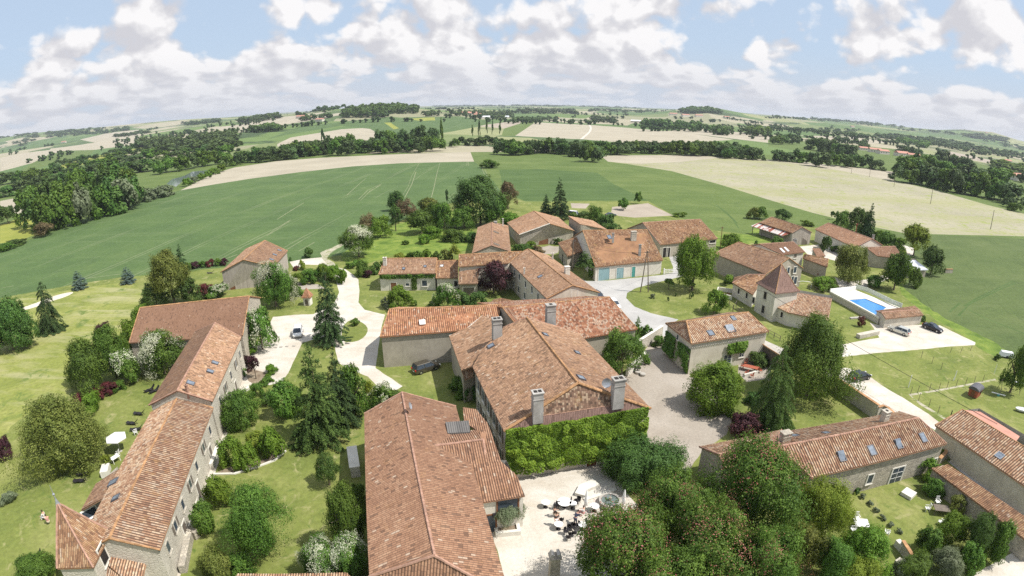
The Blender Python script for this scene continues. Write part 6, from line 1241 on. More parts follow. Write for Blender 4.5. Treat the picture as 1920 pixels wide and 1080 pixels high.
row([(1452,300),(1500,306),(1545,312),(1600,314),(1650,318)], 12, 15, 24, 'in the hedge trees beyond the pale roadside strip'); row([(1450,270),(1495,272)], 4, 20, 20, 'in the left tall grove on the right plain'); row([(1520,278),(1560,288),(1600,296)], 7, 22, 22, 'in the middle tall grove on the right plain'); row([(1612,275),(1628,278)], 2, 14, 16, 'of the pair of round trees on the right plain'); row([(1688,285),(1712,290),(1725,294)], 4, 17, 20, 'by the red farmhouses on the right plain')
row([(1678,338),(1720,346),(1770,356),(1830,368),(1880,378),(1905,384)], 13, 21, 34, 'in the dark wood edge right of the weedy field'); row([(1690,325),(1750,330),(1810,345),(1880,355)], 10, 22, 34, 'in the second rank of the dark right wood'); row([(1745,310),(1790,318),(1820,322)], 5, 22, 28, 'in the third rank of the dark right wood')
row([(1860,330),(1900,335),(1925,345)], 4, 14, 24, 'beyond the dark right wood')
row([(1915,400),(1880,385)], 2, 8, 20, 'at the end of the dark right wood')
row([(45,425),(75,435),(100,432),(130,426),(160,415),(200,405),(240,395),(262,384)], 13, 22, 40, 'in the big wood edge left of the wheat field', mats=('l_mid','l_dark','l_grey','l_mid')); row([(60,405),(110,392),(160,385),(210,380),(250,370)], 9, 25, 38, 'in the second rank of the big left wood', mats=('l_mid','l_dark'))
T(83,443,414,46,'airy','l_brown','brown leafless-looking round shrub by the big left wood'); T(12,420,384,46,'round','l_dark','round dark tree at the left edge beyond the yellow meadow'); T(30,462,448,50,'bush','l_dark','dark low thicket at the left edge of the wheat'); T(8,472,455,40,'bush','l_mid','green low thicket at the left edge of the wheat')
row([(265,382),(290,372),(312,366)], 4, 9, 26, 'in the pale willows by the river', mats=('l_grey',)); row([(345,350),(365,342),(385,335),(400,328),(420,318)], 6, 7, 14, 'in the bushes along the river bank', mats=('l_grey','l_bright'))
row([(0,372),(60,360),(130,342),(180,332),(230,325),(290,322)], 14, 15, 32, 'in the river wood on the left', mats=('l_far','l_dark')); row([(290,325),(340,322),(390,312),(430,306)], 7, 16, 28, 'on the far river bank', mats=('l_far','l_mid'))
row([(0,345),(60,338),(120,325),(200,312),(280,300),(360,295),(440,296)], 18, 15, 30, 'in the upper river wood', mats=('l_far','l_mid','l_dark')); row([(210,300),(260,290),(330,285),(400,285)], 9, 14, 26, 'in the rearmost river wood', mats=('l_far','l_mid'))
row([(80,330),(110,312),(170,300),(230,286),(262,276),(290,272)], 15, 11, 16, 'in the hedge below the far pale fields', mats=('l_far','l_dark'))
# masses at the horizon
def hedgerows():
    r = random.Random(11); me = proto('round', 'dust', 0); base = np.array([v.co[:] for v in me.vertices]); fb = np.arange(len(base), dtype=np.int32).reshape(-1, 4); at = np.array([d.value for d in me.attributes['tint'].data]); V = []; F = []; TT = []; c = 0
    for k in range(95):
        az = R(r.uniform(-53, 53)); d = 1000*math.exp(r.uniform(.1, 1.75)); x = d*math.sin(az); y = d*math.cos(az); a = r.choice((R(24), R(114)))+r.uniform(-.35, .35); L_ = r.uniform(80, 380)
        for j in range(int(L_/r.uniform(9, 22))):
            t = (r.random()-.5)*L_; px = x+math.cos(a)*t+r.uniform(-4, 4); py = y+math.sin(a)*t+r.uniform(-4, 4); s = r.uniform(3, 7.5); hh = r.uniform(5, 12); z = float(ground_z(px, py))
            V.append(np.column_stack([px+base[:, 0]*s, py+base[:, 1]*s, z-hh*.05+base[:, 2]*hh])); F.append(fb+len(base)*c); TT.append(np.clip(at*.6+r.uniform(0, .4), 0, 1)); c += 1
    tag(obj('hedgerows', mesh_np('hedgerows', np.concatenate(V), np.concatenate(F), attr=np.concatenate(TT), mats=[MT['l_far']])), 'hedgerows and scattered trees dividing the distant fields', 'hedgerow', kind='stuff')
hedgerows()
mass('far_wood', [(262,282),(262,270),(330,262),(440,256),(450,285),(300,290)], 110, 13, 22, 'l_far', 'mixed wood in the valley below the far left fields')
mass('far_wood', [(0,252),(0,262),(70,258),(72,250)], 70, 12, 40, 'l_far', 'wood on the horizon at the far left'); mass('far_wood', [(20,270),(70,252),(72,258),(40,275)], 30, 11, 30, 'l_far', 'small wood below the far left horizon')
mass('far_wood', [(78,252),(120,246),(200,242),(205,250),(140,256),(85,258)], 90, 14, 36, 'l_far', 'long wood on the far left hillside'); mass('far_wood', [(205,246),(243,240),(243,245),(210,248)], 30, 14, 30, 'l_far', 'small dark wood on the pale left hill'); mass('far_wood', [(215,256),(275,246),(278,250),(220,259)], 40, 12, 26, 'l_far', 'hedge wood below the pale left hill')
mass('far_wood', [(342,233),(410,226),(415,231),(345,236)], 70, 16, 30, 'l_far', 'dark wood on the skyline left of the hill'); mass('far_wood', [(450,228),(520,219),(522,224),(455,232)], 60, 15, 30, 'l_far', 'second wood on the skyline left of the hill')
mass('far_wood', [(470,247),(525,238),(525,246),(480,250)], 36, 13, 18, 'l_dark', 'dark copse left of the cultivated hill'); mass('far_wood', [(560,225),(620,219),(620,222),(565,228)], 24, 11, 16, 'l_far', 'tree groups among the far farms')
mass('hill_wood', [(638,222),(648,212),(700,206),(760,205),(785,207),(780,214),(735,214),(728,222)], 150, 17, 22, 'l_dark', 'dark wood crowning the central hill'); mass('hill_wood', [(570,211),(650,203),(660,208),(600,212)], 60, 14, 26, 'l_far', 'lighter wood on the left shoulder of the central hill')
mass('far_wood', [(790,216),(860,212),(960,212),(958,222),(930,226),(880,219),(800,219)], 110, 12, 18, 'l_far', 'trees round the far village'); mass('far_wood', [(970,208),(1075,207),(1080,215),(975,214)], 100, 14, 26, 'l_far', 'dark wood band on the central plain'); mass('far_wood', [(1105,222),(1150,226),(1155,232),(1110,228)], 36, 13, 18, 'l_far', 'wood right of the winding road'); mass('far_wood', [(960,226),(1040,222),(1045,228),(965,232)], 36, 11, 16, 'l_far', 'tree rows beyond the pale central fields')
mass('far_wood', [(1100,205),(1230,207),(1230,212),(1100,211)], 70, 12, 30, 'l_far', 'far woods on the central horizon'); mass('hill_wood', [(1275,211),(1290,208),(1345,210),(1352,214),(1285,215)], 90, 18, 26, 'l_dark', 'dark wooded cap of the round hill'); mass('far_wood', [(1200,232),(1260,236),(1340,246),(1335,252),(1260,246),(1205,240)], 80, 16, 20, 'l_dark', 'dark wood belt below the round hill')
mass('far_wood', [(1340,245),(1370,250),(1372,256),(1345,254)], 20, 14, 18, 'l_dark', 'copse right of the dark wood belt'); mass('far_wood', [(1400,247),(1440,250),(1438,258),(1402,255)], 18, 16, 20, 'l_mid', 'pale copse on the right plain'); mass('far_wood', [(1450,222),(1560,228),(1700,245),(1830,262),(1925,285),(1925,278),(1830,256),(1700,240),(1560,224)], 260, 14, 40, 'l_far', 'long dark forest along the right horizon')
mass('far_wood', [(1640,252),(1760,264),(1850,280),(1920,292),(1920,300),(1840,290),(1750,274),(1640,258)], 160, 12, 26, 'l_far', 'forest slope below the right horizon'); mass('far_wood', [(1580,252),(1630,256),(1628,260),(1580,256)], 26, 11, 18, 'l_dark', 'small dark copse on the right plain'); mass('far_wood', [(1680,262),(1745,272),(1740,280),(1682,268)], 40, 12, 20, 'l_mid', 'grove row behind the red farmhouses')
mass('far_wood', [(1800,256),(1842,253),(1888,262),(1880,266),(1830,260)], 70, 14, 40, 'l_far', 'wood on the last hill at the right'); mass('far_wood', [(1850,305),(1925,318),(1925,330),(1870,318)], 40, 10, 22, 'l_mid', 'scattered trees at the right edge of the plain'); mass('far_wood', [(1460,244),(1560,238),(1620,246),(1560,250)], 40, 9, 20, 'l_far', 'scattered trees and farms on the right plain'); mass('far_wood', [(810,198),(900,196),(1000,196),(1100,199),(1200,202),(1200,204),(1000,199),(810,201)], 160, 12, 70, 'l_far', 'tree-covered far horizon in the centre')
# ------------------------------------------------------------ vehicles
def loft(secs):
    """secs: list of (y, [(x,z)...]) cross sections with equal counts -> MB"""
    mb = MB(); n = len(secs[0][1]); vs = []
    for y, s in secs: vs += [(x, y, z) for x, z in s]
    fs = [tuple(range(n))[::-1], tuple((len(secs)-1)*n+i for i in range(n))]
    for i in range(len(secs)-1):
        for k in range(n): fs.append((i*n+k, i*n+(k+1) % n, (i+1)*n+(k+1) % n, (i+1)*n+k))
    return mb.add(vs, fs)
def car(px, py, px2, py2, style, colr, label, L_=4.4, metal=.3, group=None):
    """nose at (px2,py2), tail at (px,py)"""
    a = G(px, py, 0.4); c = G(px2, py2, 0.4); d = (c-a); rz = math.atan2(d.y, d.x)-math.pi/2; m = (a+c)/2
    root = empty('parked_car', (m.x, m.y, 0), rz, label, 'car', group); P_ = paint('car_paint', colr, metal); W = 1.78; h = {'hatch': 1.45, 'mpv': 1.62, 'estate': 1.47, 'suv': 1.6, 'sedan': 1.42, 'van': 1.95}[style]; l = L_/2
    # body to the waistline: rounded sections along the length
    def sec(y, w, z0, z1): hw = w/2; return (y, [(-hw*.9, z0), (-hw, z0+.12), (-hw, z1-.22), (-hw*.95, z1-.05), (-hw*.82, z1), (hw*.82, z1), (hw*.95, z1-.05), (hw, z1-.22), (hw, z0+.12), (hw*.9, z0)])
    bh = .66 if style in ('sedan', 'hatch') else .70
    ns = [(-l, W*.80, .32, .62), (-l+.08, W*.93, .24, .90), (-l+.35, W, .20, .97), (-l*.3, W, .18, .98), (l*.25, W, .18, .96), (l*.42, W*.99, .19, .93), (l*.78, W*.95, .2, .82), (l-.12, W*.86, .24, .70), (l, W*.74, .33, .55)]
    loft([sec(*k) for k in ns]).build('body', P_, root, smooth=False)
    # glasshouse
    tail = {'hatch': -l+.22, 'mpv': -l+.15, 'estate': -l+.15, 'suv': -l+.2, 'sedan': -l*.72, 'van': -l+.08}[style]; rt = {'hatch': -l+.62, 'mpv': -l+.42, 'estate': -l+.55, 'suv': -l+.55, 'sedan': -l*.38, 'van': -l+.2}[style]
    rf = {'hatch': l*.08, 'mpv': l*.2, 'estate': l*.05, 'suv': l*.1, 'sedan': l*.02, 'van': l*.35}[style]; wf = {'hatch': l*.48, 'mpv': l*.6, 'estate': l*.44, 'suv': l*.46, 'sedan': l*.42, 'van': l*.62}[style]
    hw = W/2*.93; tw = W/2*.76; zb = .93
    gb = MB().add([(-hw, tail, zb), (hw, tail, zb), (hw, wf, zb), (-hw, wf, zb), (-tw, rt, h-.05), (tw, rt, h-.05), (tw, rf, h-.05), (-tw, rf, h-.05)], [(0,1,2,3)[::-1],(4,5,6,7),(0,1,5,4),(1,2,6,5),(2,3,7,6),(3,0,4,7)])
    gl = gb.build('windows', MT['glass'], root)
    # roof panel and pillars in body colour
    MB().add([(-tw-.02, rt-.05, h-.06), (tw+.02, rt-.05, h-.06), (tw+.02, rf+.05, h-.06), (-tw-.02, rf+.05, h-.06), (-tw*.9, rt+.05, h), (tw*.9, rt+.05, h), (tw*.9, rf-.08, h), (-tw*.9, rf-.08, h)], [(0,1,2,3)[::-1],(4,5,6,7),(0,1,5,4),(1,2,6,5),(2,3,7,6),(3,0,4,7)]).build('roof', P_, root)
    for s_ in (-1, 1):
        for (y0, y1) in ((tail, rt), (wf, rf), ((tail+wf)*.5-.1, (rt+rf)*.5)):
            p = MB().tube([(s_*hw, y0, zb-.02), (s_*tw, y1, h-.05)], .045, 5).build('pillar', P_, root)
        for y, m_ in ((l-.08, 'lamp'), (-l+.06, 'redlight')):
            MB().box((s_*W*.36, y, .66 if y > 0 else .78), (.32, .16, .15 if y > 0 else .24)).build('headlight' if y > 0 else 'tail_light', MT[m_], root)
        MB().box((s_*(W/2+.08), wf-.25, .98), (.16, .12, .13)).build('wing_mirror', P_, root)
        for y in (-l*.6, l*.6):
            ty = MB(); ty.v = []; b_ = MB().lathe([(.18, -.1), (.32, -.11), (.335, -.07), (.335, .07), (.32, .11), (.18, .1)], 18)
            b_.v = [(v[2]+s_*(W/2-.09), v[0]+y, v[1]+.335) for v in b_.v]; w_ = b_.build('wheel', MT['rubber'], root)
            r_ = MB().lathe([(0, .095), (.05, .1), (.2, .085), (.21, -.08), (0, -.09)], 14); r_.v = [(v[2]*s_+s_*(W/2-.09), v[0]+y, v[1]+.335) for v in r_.v]; r_.build('rim', MT['rim'], w_)
    MB().box((0, -l-.01, .5), (.52, .02, .12)).build('number_plate', MT['white_paint'], root); MB().box((0, l-.02, .42), (1.0, .04, .14)).build('grille', MT['black'], root)
    return root
car(561, 612, 556, 637, 'mpv', (.72, .72, .71), 'small white hatchback on the gravel parking left of the dark spruce', 3.7, 0)
car(776, 697, 821, 683, 'mpv', (.13, .115, .09), 'brown metallic people carrier on the grass beside the manor', 4.5, .7)
car(1593, 711, 1631, 702, 'hatch', (.012, .013, .018), 'black hatchback on the drive under the horse chestnut', 4.2, .2)
car(1704, 627, 1668, 614, 'estate', (.62, .61, .55), 'pale silver estate car in front of the pool house', 4.7, .5)
car(1732, 609, 1766, 622, 'sedan', (.012, .010, .012), 'black saloon car right of the silver estate', 4.5, .2)
car(1145, 566, 1158, 579, 'estate', (.7, .7, .7), 'white car on the road half hidden by the mottled roof', 4.5, 0)
car(1113, 551, 1126, 559, 'hatch', (.03, .035, .05), 'dark car parked at the gable of the cream long house', 4.0, .2)
car(1068, 402, 1086, 404, 'van', (.75, .75, .76), 'white van parked behind the conifers', 4.6, 0)
car(1138, 404, 1152, 403, 'sedan', (.03, .05, .06), 'dark car on the grass by the vegetable plot', 4.4, .2)

# ------------------------------------------------------------ people
def person(px, py, face, pose, top, bottom, label, hair='hair', z=0.0, hat=None):
    c = G(px, py, 0); root = empty('person', (c.x, c.y, z), face, label, 'person')
    if pose == 'sit': J = dict(pel=(0, 0, .5), ch=(0, -.03, .98), nk=(0, -.02, 1.1), hd=(0, 0, 1.26), kn=.46, kz=.5, fy=.5, hy=.42, hz=.68)
    elif pose == 'lean': J = dict(pel=(0, -.12, .92), ch=(0, .18, 1.28), nk=(0, .27, 1.38), hd=(0, .35, 1.52), kn=.02, kz=.48, fy=0, hy=.55, hz=.85)
    else: J = dict(pel=(0, 0, .95), ch=(0, 0, 1.38), nk=(0, .01, 1.5), hd=(0, .02, 1.66), kn=.03, kz=.5, fy=.0, hy=.12, hz=.86)
    V_ = [J['pel'], J['ch'], J['nk'], J['hd'], (J['hd'][0], J['hd'][1], J['hd'][2]+.12)]; rr = [.14, .15, .055, .095, .07]; E_ = [(0, 1), (1, 2), (2, 3), (3, 4)]
    for s_ in (-1, 1):
        b = len(V_); stp = .12*s_ if pose == 'walk' else 0
        V_ += [(s_*.09, J['pel'][1], J['pel'][2]-.06), (s_*.11, J['pel'][1]*.3+J['kn']+stp*.7, J['kz']), (s_*.11, J['fy']*.9+stp, .08), (s_*.12, J['fy']*.9+stp+.16, .04)]; rr += [.1, .065, .045, .04]; E_ += [(0, b), (b, b+1), (b+1, b+2), (b+2, b+3)]
        b = len(V_); sx = J['ch']; V_ += [(s_*.19, sx[1], sx[2]+.02), (s_*.25, sx[1]+(J['hy']-sx[1])*.35, (sx[2]+J['hz'])/2+.0), (s_*.22, J['hy'], J['hz']), (s_*.21, J['hy']+.08, J['hz']-.03)]; rr += [.065, .045, .032, .035]; E_ += [(1, b), (b, b+1), (b+1, b+2), (b+2, b+3)]
        # five short fingers
        hb = len(V_)-1; hx, hy_, hz_ = V_[hb]
        for f_ in range(5):
            V_.append((hx+s_*(-.03+.016*f_ if f_ else -.045), hy_+(.075-.006*abs(f_-2) if f_ else .03), hz_-.02)); rr.append(.009); E_.append((hb, len(V_)-1))
    def skin_obj(name, idx_e, grow, m, parent, sub=2):
        used = sorted({i for e in idx_e for i in e}); mp = {i: j for j, i in enumerate(used)}; me = bpy.data.meshes.new(name); me.from_pydata([V_[i] for i in used], [(mp[a], mp[b_]) for a, b_ in idx_e], []); me.update()
        o = obj(name, me, parent); md = o.modifiers.new('skin', 'SKIN'); 
        lay = me.skin_vertices[0] if len(me.skin_vertices) else None
        if lay is None:
            bpy.context.view_layer.objects.active = o; lay = o.data.skin_vertices[0] if len(o.data.skin_vertices) else None
        if lay:
            for i in used:
                k = mp[i]; r_ = rr[i]+grow; lay.data[k].radius = (r_, r_*.8 if i < 2 else r_)
            lay.data[0].use_root = True
        s2 = o.modifiers.new('sub', 'SUBSURF'); s2.levels = 1; s2.render_levels = sub; me.materials.append(m); return o
    body = skin_obj('body', E_, 0, MT['skin'], root)
    skin_obj('shirt', [(0, 1)]+[e for e in E_ if e in ((1, 9), (9, 10), (1, 22-0)) or (e[0] == 1 and e[1] > 4) or (e[0] in (9, 22) and e[1] in (10, 23))], .018, top, root, 1)
    skin_obj('trousers', [(0, 5), (5, 6), (6, 7)]+[(0, 18), (18, 19), (19, 20)], .016, bottom, root, 1)
    h = MB().lathe([(.0, .13), (.07, .11), (.1, .05), (.105, -.01), (.09, -.05)], 10, (J['hd'][0], J['hd'][1]-.015, J['hd'][2]+.06)).build('hat' if hat else 'hair', hat or MT[hair], root, smooth=True)
    f = MB().lathe([(.0, .02), (.012, .0), (.012, -.015)], 6); f.v = [(v[0]+J['hd'][0], J['hd'][1]+.1+v[2]*.5, J['hd'][2]+v[1]) for v in f.v]; f.build('nose', MT['skin'], root)
    return root
cm = {n: plain('cloth_'+n, c_, .9) for n, c_ in dict(white=(.75, .74, .72), black=(.03, .03, .035), navy=(.04, .05, .09), rose=(.5, .25, .25), denim=(.12, .18, .3), red=(.5, .06, .07), beige=(.5, .43, .33)).items()}
person(1039.5, 969, R(-70), 'sit', cm['black'], cm['beige'], 'seated person in a black top nearest the round table', z=0)
person(1042.5, 985, R(200), 'stand', cm['black'], cm['white'], 'person standing in a black top and white skirt beside the café chairs')
person(1093, 967, R(60), 'sit', cm['white'], cm['rose'], 'seated person in a white shirt under the closed parasol')
person(1079, 982, R(-40), 'lean', cm['navy'], cm['navy'], 'person in dark blue bending over a café chair')
person(86, 975, R(100), 'sit', cm['white'], cm['white'], 'person in white sitting on the lawn left of the spire tower')
person(93, 983, R(60), 'sit', cm['rose'], cm['beige'], 'person with bare shoulders sitting beside the spire tower')

# ------------------------------------------------------------ garden furniture
def lounger(px, py, rz, label):
    c = G(px, py, 0); root = empty('sun_lounger', (c.x, c.y, 0), rz, label, 'sun lounger', 'dark wavy sun loungers on the lawn')
    prof = [(-.95, .42), (-.6, .30), (-.2, .36), (.15, .27), (.45, .34), (.75, .62), (.95, .86)]; mb = MB(); vs = [(x, s_*.3, z) for x, z in prof for s_ in (-1, 1)]+[(x, s_*.3, z-.06) for x, z in prof for s_ in (-1, 1)]; n = len(prof); fs = []
    for i in range(n-1): fs += [(2*i, 2*i+1, 2*i+3, 2*i+2), (2*n+2*i, 2*n+2*i+2, 2*n+2*i+3, 2*n+2*i+1), (2*i, 2*i+2, 2*n+2*i+2, 2*n+2*i), (2*i+1, 2*n+2*i+1, 2*n+2*i+3, 2*i+3)]
    fs += [(0, 2*n, 2*n+1, 1), (2*n-2, 2*n-1, 4*n-1, 4*n-2)]; mb.add(vs, fs).build('seat', MT['black'], root)
    for s_ in (-1, 1): MB().tube([(-.8, s_*.26, 0), (-.4, s_*.26, .28), (.5, s_*.26, .28), (.75, s_*.26, 0)], .03, 5).build('leg_frame', MT['black'], root)
for i, (x, y, rz, t) in enumerate(((281, 733, 1.0, 'left of the upper pair of loungers near the long house'), (290, 735, 1.0, 'right of the upper pair of loungers near the long house'), (262, 778, .05, 'single dark lounger furthest up the open lawn'), (249, 796, .05, 'second single dark lounger below the first'), (158, 891, .3, 'upper of the lower pair of loungers near the olive-green tree'), (152, 904, .3, 'lower of the lower pair of loungers near the olive-green tree'),
    (66, 1048, .9, 'dark lounger behind the leafy bush at the bottom left'), (257, 807, .4, 'third dark lounger close to the long house wall'), (395, 513, .2, 'dark lounger on the grass left of the weathered barn'))): lounger(x, y, rz, t)
def parasol(px, py, r, h, label, closed=False, mat='white_cloth', n=6, rz=.2):
    c = G(px, py, 0); root = empty('parasol', (c.x, c.y, 0), rz, label, 'parasol'); MB().tube([(0, 0, 0), (0, 0, h)], .03, 8).build('pole', MT['wood_brown' if closed else 'white_paint'], root)
    if closed: MB().lathe([(.05, h*.32), (.2, h*.36), (.19, h*.6), (.11, h*.9), (.03, h+.1)], 10).build('folded_canopy', MT[mat], root, smooth=True)
    else:
        mb = MB(); vs = [(0, 0, h+.1)]+[(r*math.cos(2*math.pi*k/n), r*math.sin(2*math.pi*k/n), h-.42) for k in range(n)]+[(r*math.cos(2*math.pi*k/n), r*math.sin(2*math.pi*k/n), h-.58) for k in range(n)]
        mb.add(vs, [(0, 1+k, 1+(k+1) % n) for k in range(n)]+[(1+k, 1+n+k, 1+n+(k+1) % n, 1+(k+1) % n) for k in range(n)]).build('canopy', MT[mat], root)
        for k in range(n): MB().tube([(0, 0, h+.02), (r*.97*math.cos(2*math.pi*k/n), r*.97*math.sin(2*math.pi*k/n), h-.47)], .015, 4).build('rib', MT['white_paint'], root)
    MB().lathe([(0, .08), (.25, .07), (.28, 0)], 12).build('base', MT['concrete'], root)
parasol(226, 846, 1.5, 2.6, 'open white six-sided parasol beside the long house')
parasol(1097, 960, 1, 2.9, 'closed white parasol standing among the café chairs', True); parasol(1167, 957, 1, 2.8, 'closed white parasol beside the round fountain', True)
parasol(1263, 512, 1, 2.2, 'closed white parasol by the road', True) if False else None
parasol(1440, 712, 1, 2.4, 'closed pale parasol behind the red garden table', True)
def rchair(px, py, rz, label, mat='black'):
    c = G(px, py, 0); root = empty('cafe_chair', (c.x, c.y, 0), rz, label, 'chair', 'dark round café chairs'); MB().lathe([(0, .47), (.24, .47), (.25, .44), (0, .43)], 14).build('seat', MT[mat], root)
    for k in range(4): a = math.pi/4+k*math.pi/2; MB().tube([(.2*math.cos(a), .2*math.sin(a), .44), (.24*math.cos(a), .24*math.sin(a), 0)], .015, 5).build('leg', MT[mat], root)
    mb = MB(); 
    for k in range(7): a = -1.1+2.2*k/6; mb.v += [(.25*math.sin(a), -.25*math.cos(a), z) for z in (.46, .85)]
    mb.f = [(2*k, 2*k+1, 2*k+3, 2*k+2) for k in range(6)]; mb.mi = [0]*6; o = mb.build('backrest', MT[mat], root); md = o.modifiers.new('t', 'SOLIDIFY'); md.thickness = .025
W_ = ['by the seated black-topped person', 'behind the round table, left', 'behind the round table, right', 'left of the closed parasol', 'just below the one left of the parasol', 'beside the standing person', 'just left of the standing person\'s chair', 'at the lower table, upper left', 'at the lower table, lower left', 'at the lowest table, right', 'at the lowest table, left', 'beside the bending person', 'right of the bending person', 'furthest right near the chestnut leaves', 'hidden edge of the chestnut shade']
for i, (x, y) in enumerate(((1046, 948), (1067, 944), (1084, 944), (1080, 949), (1043, 954), (1052, 980), (1049, 984), (1066, 997), (1061, 1002), (1070, 1007), (1065, 1013), (1082, 990), (1074, 994), (1101, 985), (1077, 1005))): rchair(x, y, i*1.3, 'dark round café chair '+W_[i])
def rtable(px, py, r, label, mat='white_paint', h=.73):
    c = G(px, py, 0); root = empty('round_table', (c.x, c.y, 0), 0, label, 'table'); MB().lathe([(0, h), (r, h), (r, h-.04), (0, h-.04)], 20).build('table_top', MT[mat], root); MB().tube([(0, 0, .02), (0, 0, h-.04)], .04, 8).build('leg', MT['black'], root); MB().lathe([(0, .04), (.25, .03), (.27, 0)], 14).build('base', MT['black'], root)
rtable(1058, 950, .75, 'largest round café table where people sit'); rtable(1047, 992, .45, 'small white round table beside the standing person'); rtable(1092, 993, .45, 'small round table at the edge of the chestnut leaves'); rtable(1074, 953, .4, 'small round table left of the closed parasol'); rtable(1023, 951, .45, 'empty white round table at the left of the café', 'white_cloth'); rtable(1114, 958, .5, 'white round table between the two closed parasols', 'white_cloth'); rtable(1195, 697, .55, 'dark round table in the manor courtyard', 'black'); rtable(1199, 690, .5, 'second dark round table in the manor courtyard', 'black')
# round stone fountain
c = G(1143, 944, 0); root = empty('fountain', (c.x, c.y, 0), 0, 'round stone basin with dark water by the café steps', 'fountain'); MB().lathe([(0, .3), (.95, .3), (.95, .55), (1.2, .55), (1.2, 0)], 28).build('basin', MT['concrete'], root); MB().lathe([(0, .42), (.95, .42)], 24).build('water', MT['river'], root); MB().lathe([(0, .9), (.15, .85), (.12, .4)], 12).build('spout', MT['w_stone'], root)
# olive planter and its low wall
c = G(950, 990, 0); root = empty('planter', (c.x, c.y, 0), R(8), 'square white stone planter holding the small olive tree', 'planter')
for (cx, cy, sx, sy) in ((0, -1.05, 2.5, .35), (0, 1.05, 2.5, .35), (-1.1, 0, .35, 1.75), (1.1, 0, .35, 1.75)): MB().box((cx, cy, .28), (sx, sy, .56)).build('rim_stone', MT['whitestone'], root)
MB().box((0, 0, .2), (1.9, 1.8, .36)).build('soil', MT['soilbed'], root)
b0 = G(952, 988, 0); plant((b0.x, b0.y, .3), 3.3, 2.9, 'airy', 'l_grey', 'olive_tree', 'small silvery olive tree in the square white planter', 'tree', lod='hi', bare=.25)
# café steps, low walls
def wall_run(pts, h, w, mat, name, label, cat='wall', cope=None, z0=-.2, base=0):
    p = [G(x, y, base) for x, y in pts]; c0 = p[0]; root = empty(name, (c0.x, c0.y, 0), 0, label, cat)
    def strip(w_, za, zb):
        L2 = []; R2 = []
        for i, q in enumerate(p):
            d = (p[min(i+1, len(p)-1)]-p[max(i-1, 0)]); d.z = 0; d.normalize(); n = Vector((-d.y, d.x, 0))*w_/2; L2.append(q+n-c0); R2.append(q-n-c0)
        poly = [(v.x, v.y) for v in L2]+[(v.x, v.y) for v in R2[::-1]]; n = len(poly); k = len(p); mb = MB(); vs = [(x, y, za) for x, y in poly]+[(x, y, zb) for x, y in poly]; fs = []
        for i in range(k-1): a, b_ = i, i+1; c_, d_ = n-1-i, n-2-i; fs += [(n+a, n+b_, n+d_, n+c_), (a, c_, d_, b_)]
        fs += [(i, (i+1) % n, n+(i+1) % n, n+i) for i in range(n)]; return mb.add(vs, fs)
    strip(w, z0, h).build('wall_body', MT[mat], root)
    if cope: strip(w+.12, h+.003, h+.09).build('coping', MT[cope], root)
    return root
wall_run([(1560,731),(1585,748),(1606,762),(1640,786)], 2.3, .35, 'w_palestone', 'garden_wall', 'pale garden wall with orange tile coping along the drive', cope='ridge')
wall_run([(1640,786),(1650,783),(1658,787),(1672,800)], 2.0, .35, 'w_palestone', 'garden_wall', 'short curved end of the garden wall behind the stone house', cope='ridge')
wall_run([(1196,659),(1213,648),(1240,630)], 2.0, .4, 'w_palestone', 'courtyard_wall', 'pale stone wall closing the courtyard towards the road', cope='whitestone')
wall_run([(1175,705),(1192,692),(1208,676)], 1.6, .4, 'whitestone', 'courtyard_wall', 'low pale wall at the corner of the courtyard', cope=None)
wall_run([(1420,700),(1395,707)], .5, .3, 'whitestone', 'low_wall', 'little white stone wall by the red table terrace')
wall_run([(352,1010),(367,960),(372,930)], .9, .5, 'whitestone', 'terrace_wall', 'upper white stone terrace wall beside the long house'); wall_run([(345,1075),(358,1010)], 1.0, .7, 'w_stone', 'terrace_wall', 'lower thick stone terrace wall beside the long house'); wall_run([(372,1010),(345,998)], 1.0, .6, 'w_stone', 'terrace_wall', 'short cross wall at the lower terrace'); wall_run([(398,880),(404,862),(410,845)], .8, .5, 'whitestone', 'terrace_wall', 'small white wall by the clipped garden bushes'); wall_run([(446,741),(468,730)], .5, .4, 'whitestone', 'terrace_wall', 'white kerb wall by the long house flower bed')
wall_run([(636,650),(646,647)], .7, .5, 'whitestone', 'low_wall', 'short stone block at the foot of the dark spruce'); 
wall_run([(662,855),(668,895)], 1.4, 1.1, 'w_palestone', 'stone_trough', 'white stone box against the left wall of the foreground hall', cat='trough', cope='whitestone')
wall_run([(400,890),(440,889),(478,878),(515,864),(536,846)], .18, .25, 'whitestone', 'stone_edging', 'curved row of pale stones edging the garden bed', cat='edging')
wall_run([(1087,932),(1094,918),(1118,908)], .4, 1.2, 'whitestone', 'stone_step', 'broad pale stone steps below the ivy wall door', cat='step'); wall_run([(1095,938),(1155,918)], .15, .5, 'whitestone', 'stone_step', 'long low stone kerb behind the café parasols', cat='step')
wall_run([(1693,923),(1712,934)], .45, 1.5, 'whitestone', 'stone_step', 'pale stone step block below the stone house door', cat='step')
wall_run([(1776,860),(1783,866)], 2.6, .5, 'w_palestone', 'gate_pillar', 'round-topped stone gate pillar at the path by the stone house', cat='pillar'); wall_run([(1757,873),(1768,862),(1772,850)], 1.1, .35, 'w_stone', 'garden_wall', 'low curved garden wall at the path gateway', cope='ridge')
wall_run([(1679,1022),(1690,1034)], .8, .6, 'whitestone', 'gate_pillar', 'upper white pillar stub in the lower right garden', cat='pillar'); wall_run([(1686,1030),(1703,1058)], 1.2, .3, 'w_palestone', 'garden_wall', 'short orange-topped wall in the lower right garden', cope='ridge'); wall_run([(1677,1068),(1686,1062)], 1.0, .7, 'w_palestone', 'gate_pillar', 'lower white pillar in the lower right garden', cat='pillar')
wall_run([(1894,1030),(1925,1052)], 2.2, .4, 'w_palestone', 'garden_wall', 'pale wall at the right end of the tiled shed'); 
